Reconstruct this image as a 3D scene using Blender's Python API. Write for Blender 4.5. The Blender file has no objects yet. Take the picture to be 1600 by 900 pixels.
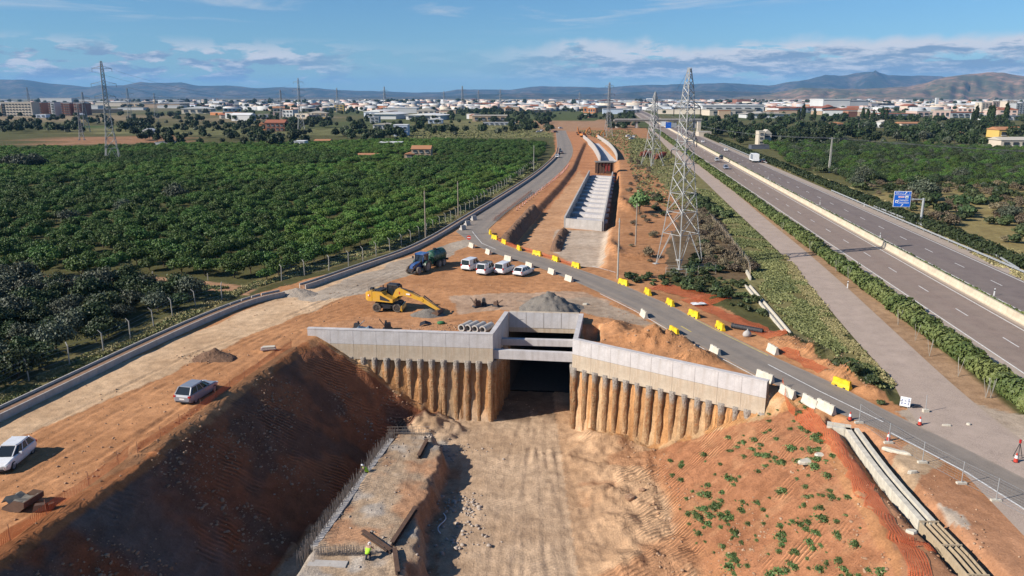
import bpy, math, random
import numpy as np
from math import sin, cos, tan, atan, atan2, pi, radians, sqrt, hypot
from mathutils import Vector, Matrix
SC = bpy.context.scene
COL = SC.collection
rnd = random.Random(7)
RNG = np.random.default_rng(11)

# ------------------------------------------------------------------ camera
CAM_H = 27.0
FPX = 1200.0                       # focal length in pixels of the 1600 px wide photograph
PITCH = atan(300.0 / FPX)
cp, sp = cos(PITCH), sin(PITCH)
cam = bpy.data.cameras.new('drone_camera')
cam.sensor_width = 36.0
cam.lens = 36.0 * FPX / 1600.0
cam.clip_start = 0.5
cam.clip_end = 60000.0
cam_o = bpy.data.objects.new('drone_camera', cam)
cam_o.location = (0, 0, CAM_H)
cam_o.rotation_euler = (pi / 2 - PITCH, 0, 0)
COL.objects.link(cam_o)
SC.camera = cam_o

# ------------------------------------------------------------------ sky, sun, exposure
SUN_EL = radians(32)
SUN_AZ = radians(20)               # light travels towards +x, a little away from the camera
sun_travel = Vector((cos(SUN_AZ) * cos(SUN_EL), sin(SUN_AZ) * cos(SUN_EL), -sin(SUN_EL)))
sl = bpy.data.lights.new('sun', 'SUN')
sl.energy = 5.0
sl.angle = radians(0.5)
sl.color = (1.0, 0.93, 0.83)
so = bpy.data.objects.new('sun', sl)
so.location = (-60, -20, 80)
so.rotation_euler = sun_travel.to_track_quat('-Z', 'Y').to_euler()
COL.objects.link(so)

world = bpy.data.worlds.new('World')
SC.world = world
world.use_nodes = True
wn = world.node_tree
wn.nodes.clear()


def W(t, **kw):
    n = wn.nodes.new(t)
    for k, v in kw.items():
        setattr(n, k, v)
    return n


def wl(a, b):
    wn.links.new(a, b)


def wmath(op, a, b=None, c=None, clamp=False):
    n = W('ShaderNodeMath', operation=op)
    n.use_clamp = clamp
    for i, v in enumerate((a, b, c)):
        if v is None:
            continue
        if isinstance(v, (int, float)):
            n.inputs[i].default_value = v
        else:
            wl(v, n.inputs[i])
    return n.outputs[0]


def wmap(v, a, b, c=0.0, d=1.0, smooth=True):
    n = W('ShaderNodeMapRange')
    n.interpolation_type = 'SMOOTHSTEP' if smooth else 'LINEAR'
    n.clamp = True
    wl(v, n.inputs[0])
    for i, q in enumerate((a, b, c, d)):
        n.inputs[1 + i].default_value = q
    return n.outputs[0]


sky = W('ShaderNodeTexSky', sky_type='NISHITA')
sky.sun_disc = False
sky.sun_elevation = SUN_EL
sky.sun_rotation = atan2(-sun_travel.x, -sun_travel.y)
sky.altitude = 0
sky.air_density = 1.0
sky.dust_density = 0.1
sky.ozone_density = 4.0
tc = W('ShaderNodeTexCoord')
sep = W('ShaderNodeSeparateXYZ')
wl(tc.outputs['Generated'], sep.inputs[0])
az = wmath('ARCTAN2', sep.outputs[0], sep.outputs[1])      # 0 straight ahead, + to the right
el = wmath('ARCSINE', sep.outputs[2])


def cloud_noise(sx, sy, ox, oy, detail, rough, dist=0.0):
    c = W('ShaderNodeCombineXYZ')
    wl(wmath('MULTIPLY_ADD', az, sx, ox), c.inputs[0])
    wl(wmath('MULTIPLY_ADD', el, sy, oy), c.inputs[1])
    n = W('ShaderNodeTexNoise')
    n.inputs['Scale'].default_value = 1.0
    n.inputs['Detail'].default_value = detail
    n.inputs['Roughness'].default_value = rough
    n.inputs['Distortion'].default_value = dist
    wl(c.outputs[0], n.inputs['Vector'])
    return n.outputs['Fac']


# low bank of stratocumulus that covers the sky to the right of straight ahead
bank_n = cloud_noise(13, 52, 3.1, 0.4, 8, 0.62, 0.3)
bank_top = cloud_noise(7, 9, 1.7, 9.4, 4, 0.6)
up = wmath('MULTIPLY_ADD', bank_top, 0.062, 0.034)             # ragged upper edge of the bank
below = wmath('SUBTRACT', up, el)
bank_el = wmath('MULTIPLY', wmap(below, -0.004, 0.010), wmap(el, 0.008, 0.028))
bank_az = wmath('MULTIPLY', wmap(az, -0.12, 0.16), wmap(az, 1.6, 2.4, 1, 0))
bank_d = wmath('MULTIPLY', wmath('MULTIPLY', bank_el, bank_az), wmap(bank_n, 0.34, 0.44))
# small scattered cumulus, low, to the left
cum_n = cloud_noise(17, 58, 7.3, 2.2, 7, 0.58, 0.2)
cum_el = wmath('MULTIPLY', wmap(el, 0.010, 0.022), wmap(el, 0.045, 0.070, 1, 0))
cum_az = wmath('MULTIPLY', wmap(az, -0.14, -0.30), wmap(az, -2.4, -1.7))
cum_d = wmath('MULTIPLY', wmath('MULTIPLY', cum_el, wmath('MULTIPLY_ADD', cum_az, 0.85, 0.15)), wmap(cum_n, 0.455, 0.53))
# a high thin wisp
wis_n = cloud_noise(3.2, 34, 1.2, 0.9, 6, 0.62, 0.6)
wis_el = wmath('MULTIPLY', wmap(el, 0.07, 0.10), wmap(el, 0.24, 0.42, 1, 0))
wis_d = wmath('MULTIPLY', wmath('MULTIPLY', wis_el, wmap(wis_n, 0.50, 0.68)), 0.62)
dens = wmath('MAXIMUM', wmath('MAXIMUM', bank_d, cum_d), wis_d)
shade_n = cloud_noise(16, 75, 4.4, 5.9, 8, 0.68, 0.2)
ramp = W('ShaderNodeMix', data_type='RGBA')
crest = wmap(below, 0.002, 0.020, 0.22, 0.0)                  # sunlit tops of the bank
wl(wmap(wmath('ADD', shade_n, crest), 0.44, 0.62), ramp.inputs['Factor'])
ramp.inputs[6].default_value = (2.2, 2.95, 4.1, 1)
ramp.inputs[7].default_value = (6.9, 6.8, 7.0, 1)
tint = W('ShaderNodeMix', data_type='RGBA', blend_type='MULTIPLY')
tint.inputs['Factor'].default_value = 1.0
wl(sky.outputs[0], tint.inputs[6])
tint.inputs[7].default_value = (0.56, 0.80, 1.0, 1)
cm = W('ShaderNodeMix', data_type='RGBA')
wl(wmath('MULTIPLY', dens, 0.93), cm.inputs['Factor'])
wl(tint.outputs[2], cm.inputs[6])
wl(ramp.outputs[2], cm.inputs[7])
bg = W('ShaderNodeBackground')
bg.inputs['Strength'].default_value = 0.073
wl(cm.outputs[2], bg.inputs['Color'])
wo = W('ShaderNodeOutputWorld')
wl(bg.outputs[0], wo.inputs['Surface'])

SC.view_settings.view_transform = 'Standard'
SC.view_settings.look = 'None'
SC.view_settings.exposure = 0.55
SC.view_settings.gamma = 1.0
SC.view_settings.use_curve_mapping = False
SC.cycles.max_bounces = 5
SC.cycles.diffuse_bounces = 1
SC.cycles.glossy_bounces = 2
SC.cycles.transmission_bounces = 3
SC.cycles.transparent_max_bounces = 12
SC.cycles.volume_bounces = 1


# ------------------------------------------------------------------ ray helpers (pixel of the 1600x900 photograph <-> world)
def P(px, py, z=0.0):
    cx, cy = (px - 800) / FPX, (450 - py) / FPX
    d = (cx, cp + cy * sp, -sp + cy * cp)
    t = (z - CAM_H) / d[2]
    return Vector((d[0] * t, d[1] * t, z))


def PY(px, py, Y):
    cx, cy = (px - 800) / FPX, (450 - py) / FPX
    d = (cx, cp + cy * sp, -sp + cy * cp)
    t = Y / d[1]
    return Vector((d[0] * t, Y, CAM_H + d[2] * t))


# ------------------------------------------------------------------ noise (numpy)
def _hash(ix, iy, seed):
    h = (ix.astype(np.int64) * 374761393 + iy.astype(np.int64) * 668265263 + seed * 974711) & 0xFFFFFFFF
    h = ((h ^ (h >> 13)) * 1274126177) & 0xFFFFFFFF
    return ((h ^ (h >> 16)) & 0xFFFFFF) / float(0xFFFFFF)


def vnoise(x, y, seed=0):
    x = np.asarray(x, float); y = np.asarray(y, float)
    ix, iy = np.floor(x), np.floor(y)
    fx, fy = x - ix, y - iy
    fx = fx * fx * (3 - 2 * fx); fy = fy * fy * (3 - 2 * fy)
    a, b = _hash(ix, iy, seed), _hash(ix + 1, iy, seed)
    c, d = _hash(ix, iy + 1, seed), _hash(ix + 1, iy + 1, seed)
    return (a * (1 - fx) + b * fx) * (1 - fy) + (c * (1 - fx) + d * fx) * fy


def fbm(x, y, octv=4, seed=0, rough=0.5):
    s = 0; a = 1.0; t = 0
    for i in range(octv):
        s = s + a * vnoise(x * 2 ** i, y * 2 ** i, seed + i * 17)
        t += a; a *= rough
    return s / t - 0.5          # about -0.5 .. 0.5


def sstep(a, b, x):
    t = np.clip((x - a) / (b - a), 0, 1)
    return t * t * (3 - 2 * t)


def in_poly(x, y, poly):
    inside = np.zeros(x.shape, bool)
    n = len(poly)
    for i in range(n):
        x1, y1 = poly[i][0], poly[i][1]
        x2, y2 = poly[(i + 1) % n][0], poly[(i + 1) % n][1]
        if y1 == y2:
            continue
        c = ((y1 > y) != (y2 > y)) & (x < (x2 - x1) * (y - y1) / (y2 - y1) + x1)
        inside ^= c
    return inside


def dist_line(x, y, pts):
    d = np.full(x.shape, 1e9)
    for i in range(len(pts) - 1):
        ax, ay = pts[i][0], pts[i][1]
        bx, by = pts[i + 1][0], pts[i + 1][1]
        vx, vy = bx - ax, by - ay
        t = np.clip(((x - ax) * vx + (y - ay) * vy) / (vx * vx + vy * vy + 1e-9), 0, 1)
        d = np.minimum(d, np.hypot(x - ax - t * vx, y - ay - t * vy))
    return d


def pix(pts, z=0.0):
    return [P(a, b, z) for a, b in pts]


def resample(pts, step):
    out = [Vector(pts[0])]
    for i in range(len(pts) - 1):
        a, b = Vector(pts[i]), Vector(pts[i + 1])
        n = max(1, int(round((b - a).length / step)))
        for k in range(1, n + 1):
            out.append(a.lerp(b, k / n))
    return out


def smooth_path(pts, it=2):
    pts = [Vector(p) for p in pts]
    for _ in range(it):
        q = [pts[0]]
        for i in range(len(pts) - 1):
            q.append(pts[i].lerp(pts[i + 1], 0.25)); q.append(pts[i].lerp(pts[i + 1], 0.75))
        q.append(pts[-1]); pts = q
    return pts


def offset_path(pts, d):
    out = []
    for i, p in enumerate(pts):
        a = pts[max(i - 1, 0)]; b = pts[min(i + 1, len(pts) - 1)]
        t = (b - a); t.z = 0
        t.normalize()
        out.append(p + Vector((t.y, -t.x, 0)) * d)       # + is to the right of travel
    return out


def walk(pts, step, start=0.0):
    """points every STEP metres along a path, with the heading there"""
    out = []; acc = -start
    for i in range(len(pts) - 1):
        a, b = Vector(pts[i]), Vector(pts[i + 1])
        L = (b - a).length
        while acc < L:
            if acc >= 0:
                out.append((a.lerp(b, acc / L), atan2(b.y - a.y, b.x - a.x)))
            acc += step
        acc -= L
    return out


# ------------------------------------------------------------------ materials
class Mat:
    def __init__(s, name):
        s.m = bpy.data.materials.new(name); s.m.use_nodes = True
        s.t = s.m.node_tree
        s.b = s.t.nodes['Principled BSDF']
        s.b.inputs['Roughness'].default_value = 0.9
        s.b.inputs['Specular IOR Level'].default_value = 0.25
        s._co = None

    def n(s, t, **kw):
        n = s.t.nodes.new(t)
        for k, v in kw.items():
            setattr(n, k, v)
        return n

    def link(s, a, b):
        s.t.links.new(a, b)

    def setin(s, inp, v):
        if hasattr(v, 'links'):
            s.link(v, inp)
        else:
            inp.default_value = v

    def co(s, obj=True):
        if s._co is None:
            s._co = s.n('ShaderNodeTexCoord')
        return s._co.outputs['Object' if obj else 'UV']

    def noise(s, scale, detail=4, rough=0.55, dist=0.0, vec=None, stretch=None, out='Fac'):
        n = s.n('ShaderNodeTexNoise')
        n.inputs['Scale'].default_value = scale
        n.inputs['Detail'].default_value = detail
        n.inputs['Roughness'].default_value = rough
        n.inputs['Distortion'].default_value = dist
        v = vec or s.co()
        if stretch:
            mp = s.n('ShaderNodeMapping')
            mp.inputs['Scale'].default_value = stretch[:3]
            if len(stretch) > 3:
                mp.inputs['Rotation'].default_value = (0, 0, stretch[3])
            s.link(v, mp.inputs['Vector']); v = mp.outputs[0]
        s.link(v, n.inputs['Vector'])
        return n.outputs[out]

    def map(s, v, a, b, c=0.0, d=1.0):
        n = s.n('ShaderNodeMapRange'); n.clamp = True
        s.link(v, n.inputs[0])
        for i, q in enumerate((a, b, c, d)):
            n.inputs[1 + i].default_value = q
        return n.outputs[0]

    def math(s, op, a, b=None):
        n = s.n('ShaderNodeMath', operation=op)
        s.setin(n.inputs[0], a)
        if b is not None:
            s.setin(n.inputs[1], b)
        return n.outputs[0]

    def mix(s, f, a, b, blend='MIX'):
        n = s.n('ShaderNodeMix', data_type='RGBA', blend_type=blend)
        s.setin(n.inputs['Factor'], f)
        for i, v in ((6, a), (7, b)):
            if isinstance(v, tuple):
                n.inputs[i].default_value = (v[0], v[1], v[2], 1)
            else:
                s.link(v, n.inputs[i])
        return n.outputs[2]

    def color(s, c):
        if isinstance(c, tuple):
            s.b.inputs['Base Color'].default_value = (c[0], c[1], c[2], 1)
        else:
            s.link(c, s.b.inputs['Base Color'])

    def bump(s, h, strength=0.5, dist=0.1, prev=None):
        n = s.n('ShaderNodeBump')
        n.inputs['Strength'].default_value = strength
        n.inputs['Distance'].default_value = dist
        s.link(h, n.inputs['Height'])
        if prev is not None:
            s.link(prev, n.inputs['Normal'])
        s.link(n.outputs[0], s.b.inputs['Normal'])
        return n.outputs[0]

    def attr(s, name, out='Color'):
        n = s.n('ShaderNodeAttribute'); n.attribute_name = name
        return n.outputs[out]


MATS = {}


def flat(name, c, rough=0.6, metal=0.0, var=0.12, scale=3.0, spec=0.3):
    """a plain painted / cast surface with a little wear in it"""
    if name in MATS:
        return MATS[name]
    k = Mat(name)
    f = k.noise(scale, 5, 0.6)
    lo = tuple(max(0, q * (1 - var * 2)) for q in c); hi = tuple(min(1, q * (1 + var)) for q in c)
    k.color(k.mix(k.map(f, 0.3, 0.7), lo, hi))
    k.b.inputs['Roughness'].default_value = rough
    k.b.inputs['Metallic'].default_value = metal
    k.b.inputs['Specular IOR Level'].default_value = spec
    MATS[name] = k.m
    return k.m


def leafmat(name, c1, c2, obj_var=0.35):
    k = Mat(name)
    a = k.attr('tint', 'Fac')
    oi = k.n('ShaderNodeObjectInfo')
    col = k.mix(a, c1, c2)
    v = k.map(oi.outputs['Random'], 0, 1, 1 - obj_var, 1 + obj_var)
    hs = k.n('ShaderNodeHueSaturation')
    k.link(k.map(oi.outputs['Random'], 0, 1, 0.485, 0.52), hs.inputs['Hue'])
    k.link(v, hs.inputs['Value'])
    k.link(col, hs.inputs['Color'])
    k.color(hs.outputs[0])
    k.b.inputs['Roughness'].default_value = 0.55
    k.b.inputs['Specular IOR Level'].default_value = 0.25
    MATS[name] = k.m
    return k.m


# ------------------------------------------------------------------ objects
def tag(o, label, cat, group=None):
    o['label'] = label; o['category'] = cat
    if group:
        o['group'] = group
    return o


def empty(name, loc=(0, 0, 0), rz=0.0, label=None, cat=None, group=None):
    o = bpy.data.objects.new(name, None)
    o.empty_display_size = 0.3
    o.location = loc; o.rotation_euler = (0, 0, rz)
    COL.objects.link(o)
    if label:
        tag(o, label, cat, group)
    return o


def link(name, me, parent=None, loc=None, rz=None):
    o = bpy.data.objects.new(name, me)
    COL.objects.link(o)
    if parent is not None:
        o.parent = parent
    if loc is not None:
        o.location = loc
    if rz is not None:
        o.rotation_euler = (0, 0, rz)
    return o


def dup(root, loc, rz=0.0, scale=None, label=None, group=None):
    r = root.copy(); COL.objects.link(r)
    r.location = loc; r.rotation_euler = (0, 0, rz)
    if scale is not None:
        r.scale = (scale, scale, scale) if isinstance(scale, (int, float)) else scale
    if label:
        r['label'] = label
    if group:
        r['group'] = group
    for ch in root.children:
        c = ch.copy(); COL.objects.link(c); c.parent = r
        for g in ch.children:
            d = g.copy(); COL.objects.link(d); d.parent = c
    return r


class MB:
    """collects simple shapes, then links them as ONE mesh object"""
    def __init__(s):
        s.v = []; s.f = []; s.m = []; s.cur = 0

    def add(s, vs, fs):
        b = len(s.v)
        s.v.extend([tuple(q) for q in vs])
        for f in fs:
            s.f.append(tuple(i + b for i in f)); s.m.append(s.cur)
        return s

    def hexa(s, p):              # 8 corners: bottom 4 ccw, top 4 ccw
        return s.add(p, [(3, 2, 1, 0), (4, 5, 6, 7), (0, 1, 5, 4), (1, 2, 6, 5), (2, 3, 7, 6), (3, 0, 4, 7)])

    def box(s, c, d, rz=0.0, taper=1.0):
        x, y, z = d[0] / 2, d[1] / 2, d[2] / 2
        q = [(-x, -y, -z), (x, -y, -z), (x, y, -z), (-x, y, -z)]
        q += [(a * taper, b * taper, z) for a, b, _ in q]
        ca, sa = cos(rz), sin(rz)
        return s.hexa([(c[0] + a * ca - b * sa, c[1] + a * sa + b * ca, c[2] + h) for a, b, h in q])

    def box2(s, a, b):
        return s.box([(i + j) / 2 for i, j in zip(a, b)], [abs(j - i) for i, j in zip(a, b)])

    def tube(s, a, b, r, r2=None, n=6, caps=True):
        a, b = Vector(a), Vector(b)
        r2 = r if r2 is None else r2
        d = (b - a)
        if d.length < 1e-6:
            return s
        d.normalize()
        u = d.orthogonal().normalized(); w = d.cross(u)
        vs = []
        for k in range(n):
            t = 2 * pi * k / n + pi / n
            o = u * cos(t) + w * sin(t)
            vs.append(a + o * r); vs.append(b + o * r2)
        fs = [(2 * k, 2 * ((k + 1) % n), 2 * ((k + 1) % n) + 1, 2 * k + 1) for k in range(n)]
        if caps:
            fs.append(tuple(2 * k for k in reversed(range(n)))); fs.append(tuple(2 * k + 1 for k in range(n)))
        return s.add(vs, fs)

    def path(s, pts, r, n=5):
        for i in range(len(pts) - 1):
            s.tube(pts[i], pts[i + 1], r, n=n)
        return s

    def loft(s, secs, closed=True, caps=True):
        n = len(secs[0]); vs = [q for sec in secs for q in sec]; fs = []
        for i in range(len(secs) - 1):
            for k in range(n if closed else n - 1):
                k2 = (k + 1) % n
                fs.append((i * n + k, i * n + k2, (i + 1) * n + k2, (i + 1) * n + k))
        if caps and closed:
            fs.append(tuple(reversed(range(n)))); fs.append(tuple((len(secs) - 1) * n + k for k in range(n)))
        return s.add(vs, fs)

    def prism(s, poly, axis, a, b):
        """poly of (u, v) extruded along axis 'y' (u=x, v=z), 'x' (u=y, v=z) or 'z' (u=x, v=y)"""
        def pt(u, v, w):
            return {'y': (u, w, v), 'x': (w, u, v), 'z': (u, v, w)}[axis]
        return s.loft([[pt(u, v, a) for u, v in poly], [pt(u, v, b) for u, v in poly]])

    def mesh(s, name, mats, smooth=False):
        me = bpy.data.meshes.new(name)
        me.from_pydata(s.v, [], s.f)
        for m in (mats if isinstance(mats, (list, tuple)) else [mats]):
            me.materials.append(m)
        if any(s.m):
            me.polygons.foreach_set('material_index', s.m)
        if smooth:
            me.polygons.foreach_set('use_smooth', [True] * len(me.polygons))
        # consistent outward normals
        import bmesh
        bm = bmesh.new(); bm.from_mesh(me)
        bmesh.ops.recalc_face_normals(bm, faces=bm.faces)
        bm.to_mesh(me); bm.free()
        me.update()
        return me

    def build(s, name, mats, parent=None, loc=None, rz=None, smooth=False):
        return link(name, s.mesh(name, mats, smooth), parent, loc, rz)


def np_mesh(name, V, Fq, mats, smooth=False, tint=None, mi=None, tri=False):
    me = bpy.data.meshes.new(name)
    V = np.asarray(V, np.float32); Fq = np.asarray(Fq, np.int32)
    k = Fq.shape[1]
    me.vertices.add(len(V)); me.vertices.foreach_set('co', V.ravel())
    me.loops.add(Fq.size); me.loops.foreach_set('vertex_index', Fq.ravel())
    me.polygons.add(len(Fq))
    me.polygons.foreach_set('loop_start', np.arange(0, Fq.size, k, dtype=np.int32))
    me.polygons.foreach_set('loop_total', np.full(len(Fq), k, np.int32))
    if smooth:
        me.polygons.foreach_set('use_smooth', np.ones(len(Fq), bool))
    for m in (mats if isinstance(mats, (list, tuple)) else [mats]):
        me.materials.append(m)
    if mi is not None:
        me.polygons.foreach_set('material_index', np.asarray(mi, np.int32))
    if tint is not None:
        at = me.attributes.new('tint', 'FLOAT', 'POINT')
        at.data.foreach_set('value', np.asarray(tint, np.float32))
    me.update(calc_edges=True)
    return me


def leaf_quads(C, N, S, rng, tint=None, up=0.0, aspect=1.5):
    """one bent-free leaf spray (quad) per centre C, facing about N, of size S"""
    C = np.asarray(C, float); N = np.asarray(N, float)
    n = len(C)
    N = N + rng.normal(0, 0.45, (n, 3)); N[:, 2] += up
    N /= np.linalg.norm(N, axis=1)[:, None] + 1e-9
    A = np.cross(N, rng.normal(0, 1, (n, 3))); A /= np.linalg.norm(A, axis=1)[:, None] + 1e-9
    B = np.cross(N, A)
    S = np.asarray(S, float).reshape(-1, 1)
    V = np.empty((n, 4, 3))
    V[:, 0] = C - A * S * aspect * .5; V[:, 1] = C - B * S * .5
    V[:, 2] = C + A * S * aspect * .5; V[:, 3] = C + B * S * .5
    F = np.arange(n * 4).reshape(n, 4)
    t = (rng.random(n) if tint is None else np.asarray(tint))
    return V.reshape(-1, 3), F, np.repeat(t, 4)


def crown_points(rng, n, rx, ry, z0, z1, k=9, sub=0.45, rag=0.15):
    """points and outward normals on a crown made of K overlapping clumps"""
    h = (z1 - z0)
    cs = []
    for i in range(k):
        t = 2 * pi * i / k * 2.4 + rng.random() * 0.9
        rr = sqrt((i + 0.5) / k) * (1 - sub) * 1.05
        zz = z0 + h * (0.35 + 0.42 * rng.random() * (1.25 - rr))
        cs.append((cos(t) * rr * rx, sin(t) * rr * ry, zz))
    cs = np.array(cs)
    idx = rng.integers(0, k, n)
    d = rng.normal(0, 1, (n, 3)); d /= np.linalg.norm(d, axis=1)[:, None]
    d[:, 2] = np.where(d[:, 2] < -0.35, -d[:, 2] * 0.6, d[:, 2])
    R = sub * (0.8 + 0.4 * rng.random(k))[idx]
    rad = 1 + rng.normal(0, rag, n)
    pts = cs[idx] + d * np.stack([R * rx, R * ry, R * h * 0.75], 1) * rad[:, None]
    pts[:, 2] = np.maximum(pts[:, 2], z0 * 0.6 + 0.1 * rng.random(n))
    ct = rng.random(k)[idx]
    return pts, d, ct


def crown_mesh(name, mat, seed, n=260, rx=2.2, ry=2.2, z0=0.5, z1=3.0, k=9, size=0.5, sub=0.45, rag=0.15):
    rng = np.random.default_rng(seed)
    p, d, ct = crown_points(rng, n, rx, ry, z0, z1, k, sub, rag)
    S = size * (0.7 + 0.6 * rng.random(n))
    V, F, t = leaf_quads(p, d, S, rng, tint=np.clip(ct * 0.5 + rng.random(n) * 0.5, 0, 1))
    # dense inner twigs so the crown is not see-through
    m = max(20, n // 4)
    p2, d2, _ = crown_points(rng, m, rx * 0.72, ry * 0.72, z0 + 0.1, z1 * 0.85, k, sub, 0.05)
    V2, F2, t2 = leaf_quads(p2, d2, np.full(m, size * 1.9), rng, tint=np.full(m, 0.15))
    return np_mesh(name, np.vstack([V, V2]), np.vstack([F, F2 + len(V)]), mat, tint=np.concatenate([t, t2]))


def scatter_stuff(name, pts, rz, scl, var, sources, seed=0):
    """one object that scatters the crowns of SOURCES over PTS (geometry nodes)"""
    me = bpy.data.meshes.new(name)
    pts = np.asarray(pts, np.float32)
    me.vertices.add(len(pts)); me.vertices.foreach_set('co', pts.ravel())
    for nm, ty, arr in (('rz', 'FLOAT', rz), ('scl', 'FLOAT', scl), ('var', 'INT', var)):
        a = me.attributes.new(nm, ty, 'POINT')
        a.data.foreach_set('value', np.asarray(arr, np.int32 if ty == 'INT' else np.float32))
    o = link(name, me)
    g = bpy.data.node_groups.new(name + '_nodes', 'GeometryNodeTree')
    g.interface.new_socket('Geometry', in_out='INPUT', socket_type='NodeSocketGeometry')
    g.interface.new_socket('Geometry', in_out='OUTPUT', socket_type='NodeSocketGeometry')
    gi = g.nodes.new('NodeGroupInput'); go = g.nodes.new('NodeGroupOutput')
    j = g.nodes.new('GeometryNodeJoinGeometry')

    def attr(nm, ty):
        n = g.nodes.new('GeometryNodeInputNamedAttribute'); n.data_type = ty
        n.inputs['Name'].default_value = nm
        return n.outputs[0]
    cx = g.nodes.new('ShaderNodeCombineXYZ')
    g.links.new(attr('rz', 'FLOAT'), cx.inputs[2])
    sc = attr('scl', 'FLOAT')
    va = attr('var', 'INT')
    for k, s in enumerate(sources):
        oi = g.nodes.new('GeometryNodeObjectInfo'); oi.transform_space = 'ORIGINAL'
        oi.inputs['Object'].default_value = s
        oi.inputs['As Instance'].default_value = True
        cmp_ = g.nodes.new('FunctionNodeCompare'); cmp_.data_type = 'INT'; cmp_.operation = 'EQUAL'
        g.links.new(va, cmp_.inputs[2]); cmp_.inputs[3].default_value = k
        ip = g.nodes.new('GeometryNodeInstanceOnPoints')
        g.links.new(gi.outputs[0], ip.inputs['Points'])
        g.links.new(cmp_.outputs[0], ip.inputs['Selection'])
        g.links.new(oi.outputs['Geometry'], ip.inputs['Instance'])
        g.links.new(cx.outputs[0], ip.inputs['Rotation'])
        g.links.new(sc, ip.inputs['Scale'])
        g.links.new(ip.outputs[0], j.inputs[0])
    g.links.new(j.outputs[0], go.inputs[0])
    md = o.modifiers.new('scatter', 'NODES'); md.node_group = g
    o['kind'] = 'stuff'
    return o
# ================================================================== TERRAIN
# plan of the cutting, in metres (x right, y away from the drone)
LW0, LW1 = Vector((-23.74, 85.22, 0)), Vector((-2.17, 83.01, 0))      # left wing wall, outer end -> portal
RW0, RW1 = Vector((6.73, 81.13, 0)), Vector((24.11, 68.18, 0))        # right wing wall, portal -> outer end
BK0, BK1 = Vector((-0.40, 92.57, 0)), Vector((8.34, 91.70, 0))        # back wall of the open shaft
FLOOR = -9.8


def lin(y, tab):
    return np.interp(y, [a for a, b in tab], [b for a, b in tab])


L_EDGE = [(20, -35), (41, -30.9), (47, -29.6), (51, -28.5), (63.5, -26.7), (74, -25.0), (82.7, -23.1), (87, -22.6)]
L_TOE = [(20, -24.5), (55, -18.2), (65, -15.7), (76, -13.6), (80, -11.5), (84, -7.5), (90, -6)]
R_TOE = [(20, 13.6), (40, 13.6), (53, 13.2), (67, 12.6), (74, 13.4), (79, 12.2), (84, 10)]
R_EDGE = [(20, 22.9), (40, 23.3), (50, 24.6), (60, 26.7), (66, 27.6), (75, 28.2), (90, 28)]
B_L = [(20, -21.0), (53, -16.0), (72, -12.9), (77, -11.6)]
B_R = [(20, -8.6), (51, -7.3), (60, -7.7), (66, -6.6), (72, -6.6), (77, -8.5)]


def line_d(x, y, a, b):
    """signed distance behind the line a->b (positive: away from the drone)"""
    dx, dy = b[0] - a[0], b[1] - a[1]
    L = hypot(dx, dy)
    return (-(x - a[0]) * dy + (y - a[1]) * dx) / L


ROAD_A_L = [(868, 204), (869, 212), (871, 230), (868, 242), (854, 260), (815, 292), (780, 313), (745, 338), (712, 362)]
ROAD_A_R = [(884, 204), (887, 212), (894, 226), (896, 240), (885, 260), (852, 290), (832, 305), (797, 327), (763, 358)]
ROAD_B_U = [(763, 358), (765, 366), (776, 376), (800, 388), (850, 403), (905, 421), (965, 442), (1010, 461), (1045, 476), (1080, 495), (1135, 522), (1200, 554), (1300, 598), (1390, 645), (1500, 697), (1640, 768)]
ROAD_B_L = [(712, 362), (735, 379), (757, 391), (800, 405), (850, 421), (905, 443), (940, 459), (1000, 488), (1050, 518), (1110, 549), (1200, 597), (1320, 651), (1390, 678), (1485, 726), (1555, 769), (1660, 835)]
SERV_L = [(1012, 200), (1028, 215), (1050, 240), (1085, 268), (1150, 331), (1237, 411), (1330, 525), (1392, 590), (1420, 650), (1640, 880)]
SERV_R = [(1018, 200), (1038, 215), (1068, 240), (1112, 266), (1180, 329), (1282, 411), (1405, 525), (1500, 612), (1580, 676), (1830, 860)]
SUNK = pix([(790, 379), (812, 352), (842, 318), (870, 290), (893, 262), (903, 240), (912, 222), (938, 222), (968, 250), (972, 300), (960, 350), (950, 420), (902, 416), (850, 399), (815, 388)])
MOUNDS = [(420, 548, .25, 1.2, .5), (1040, 540, 1.3, 3.4, 1.8), (1000, 530, 1.1, 2.4, 2.0), (965, 512, .6, 1.4, 2.2), (1085, 562, .9, 3.0, 1.4),
          (1275, 552, .9, 2.2, 1.3), (1330, 588, 1.1, 2.4, 1.5), (1365, 612, .8, 1.6, 1.2), (1240, 540, .6, 2.0, 1.5), (1290, 570, .6, 1.5, 1.0),
          (780, 510, .5, 2.0, .8), (745, 505, .35, 2.0, .8), (958, 385, .6, 1.0, 7), (978, 320, .9, 1.5, 14), (1225, 528, .5, 1.6, 1.5),
          (30, 782, .5, 1.0, .5), (1005, 400, .5, 3, 3), (1120, 470, .5, 3, 2)]
PITS = [(pix([(946, 353), (962, 353), (968, 290), (964, 262), (958, 272)]), 1.6), (pix([(908, 507), (939, 507), (940, 535), (914, 531)]), 3.0)]
MOUNDS = [(P(a, b), h, rx, ry) for a, b, h, rx, ry in MOUNDS]
TRACKS = [pix(q) for q in ([(-60, 790), (100, 700), (260, 610), (420, 528), (560, 478), (680, 452)], [(-40, 800), (60, 770), (170, 720), (280, 650), (380, 580), (460, 520)], [(20, 830), (110, 780), (200, 715), (240, 680), (330, 610), (420, 548)],
          [(-60, 745), (120, 650), (300, 560), (450, 500), (620, 425), (720, 385)], [(500, 500), (580, 492), (640, 470), (760, 446), (880, 455), (960, 472)], [(700, 500), (760, 486), (790, 468), (830, 452), (890, 448), (930, 455)], [(640, 440), (720, 446), (800, 448), (870, 470), (930, 470)], [(800, 395), (850, 408), (905, 425)])]
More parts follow.
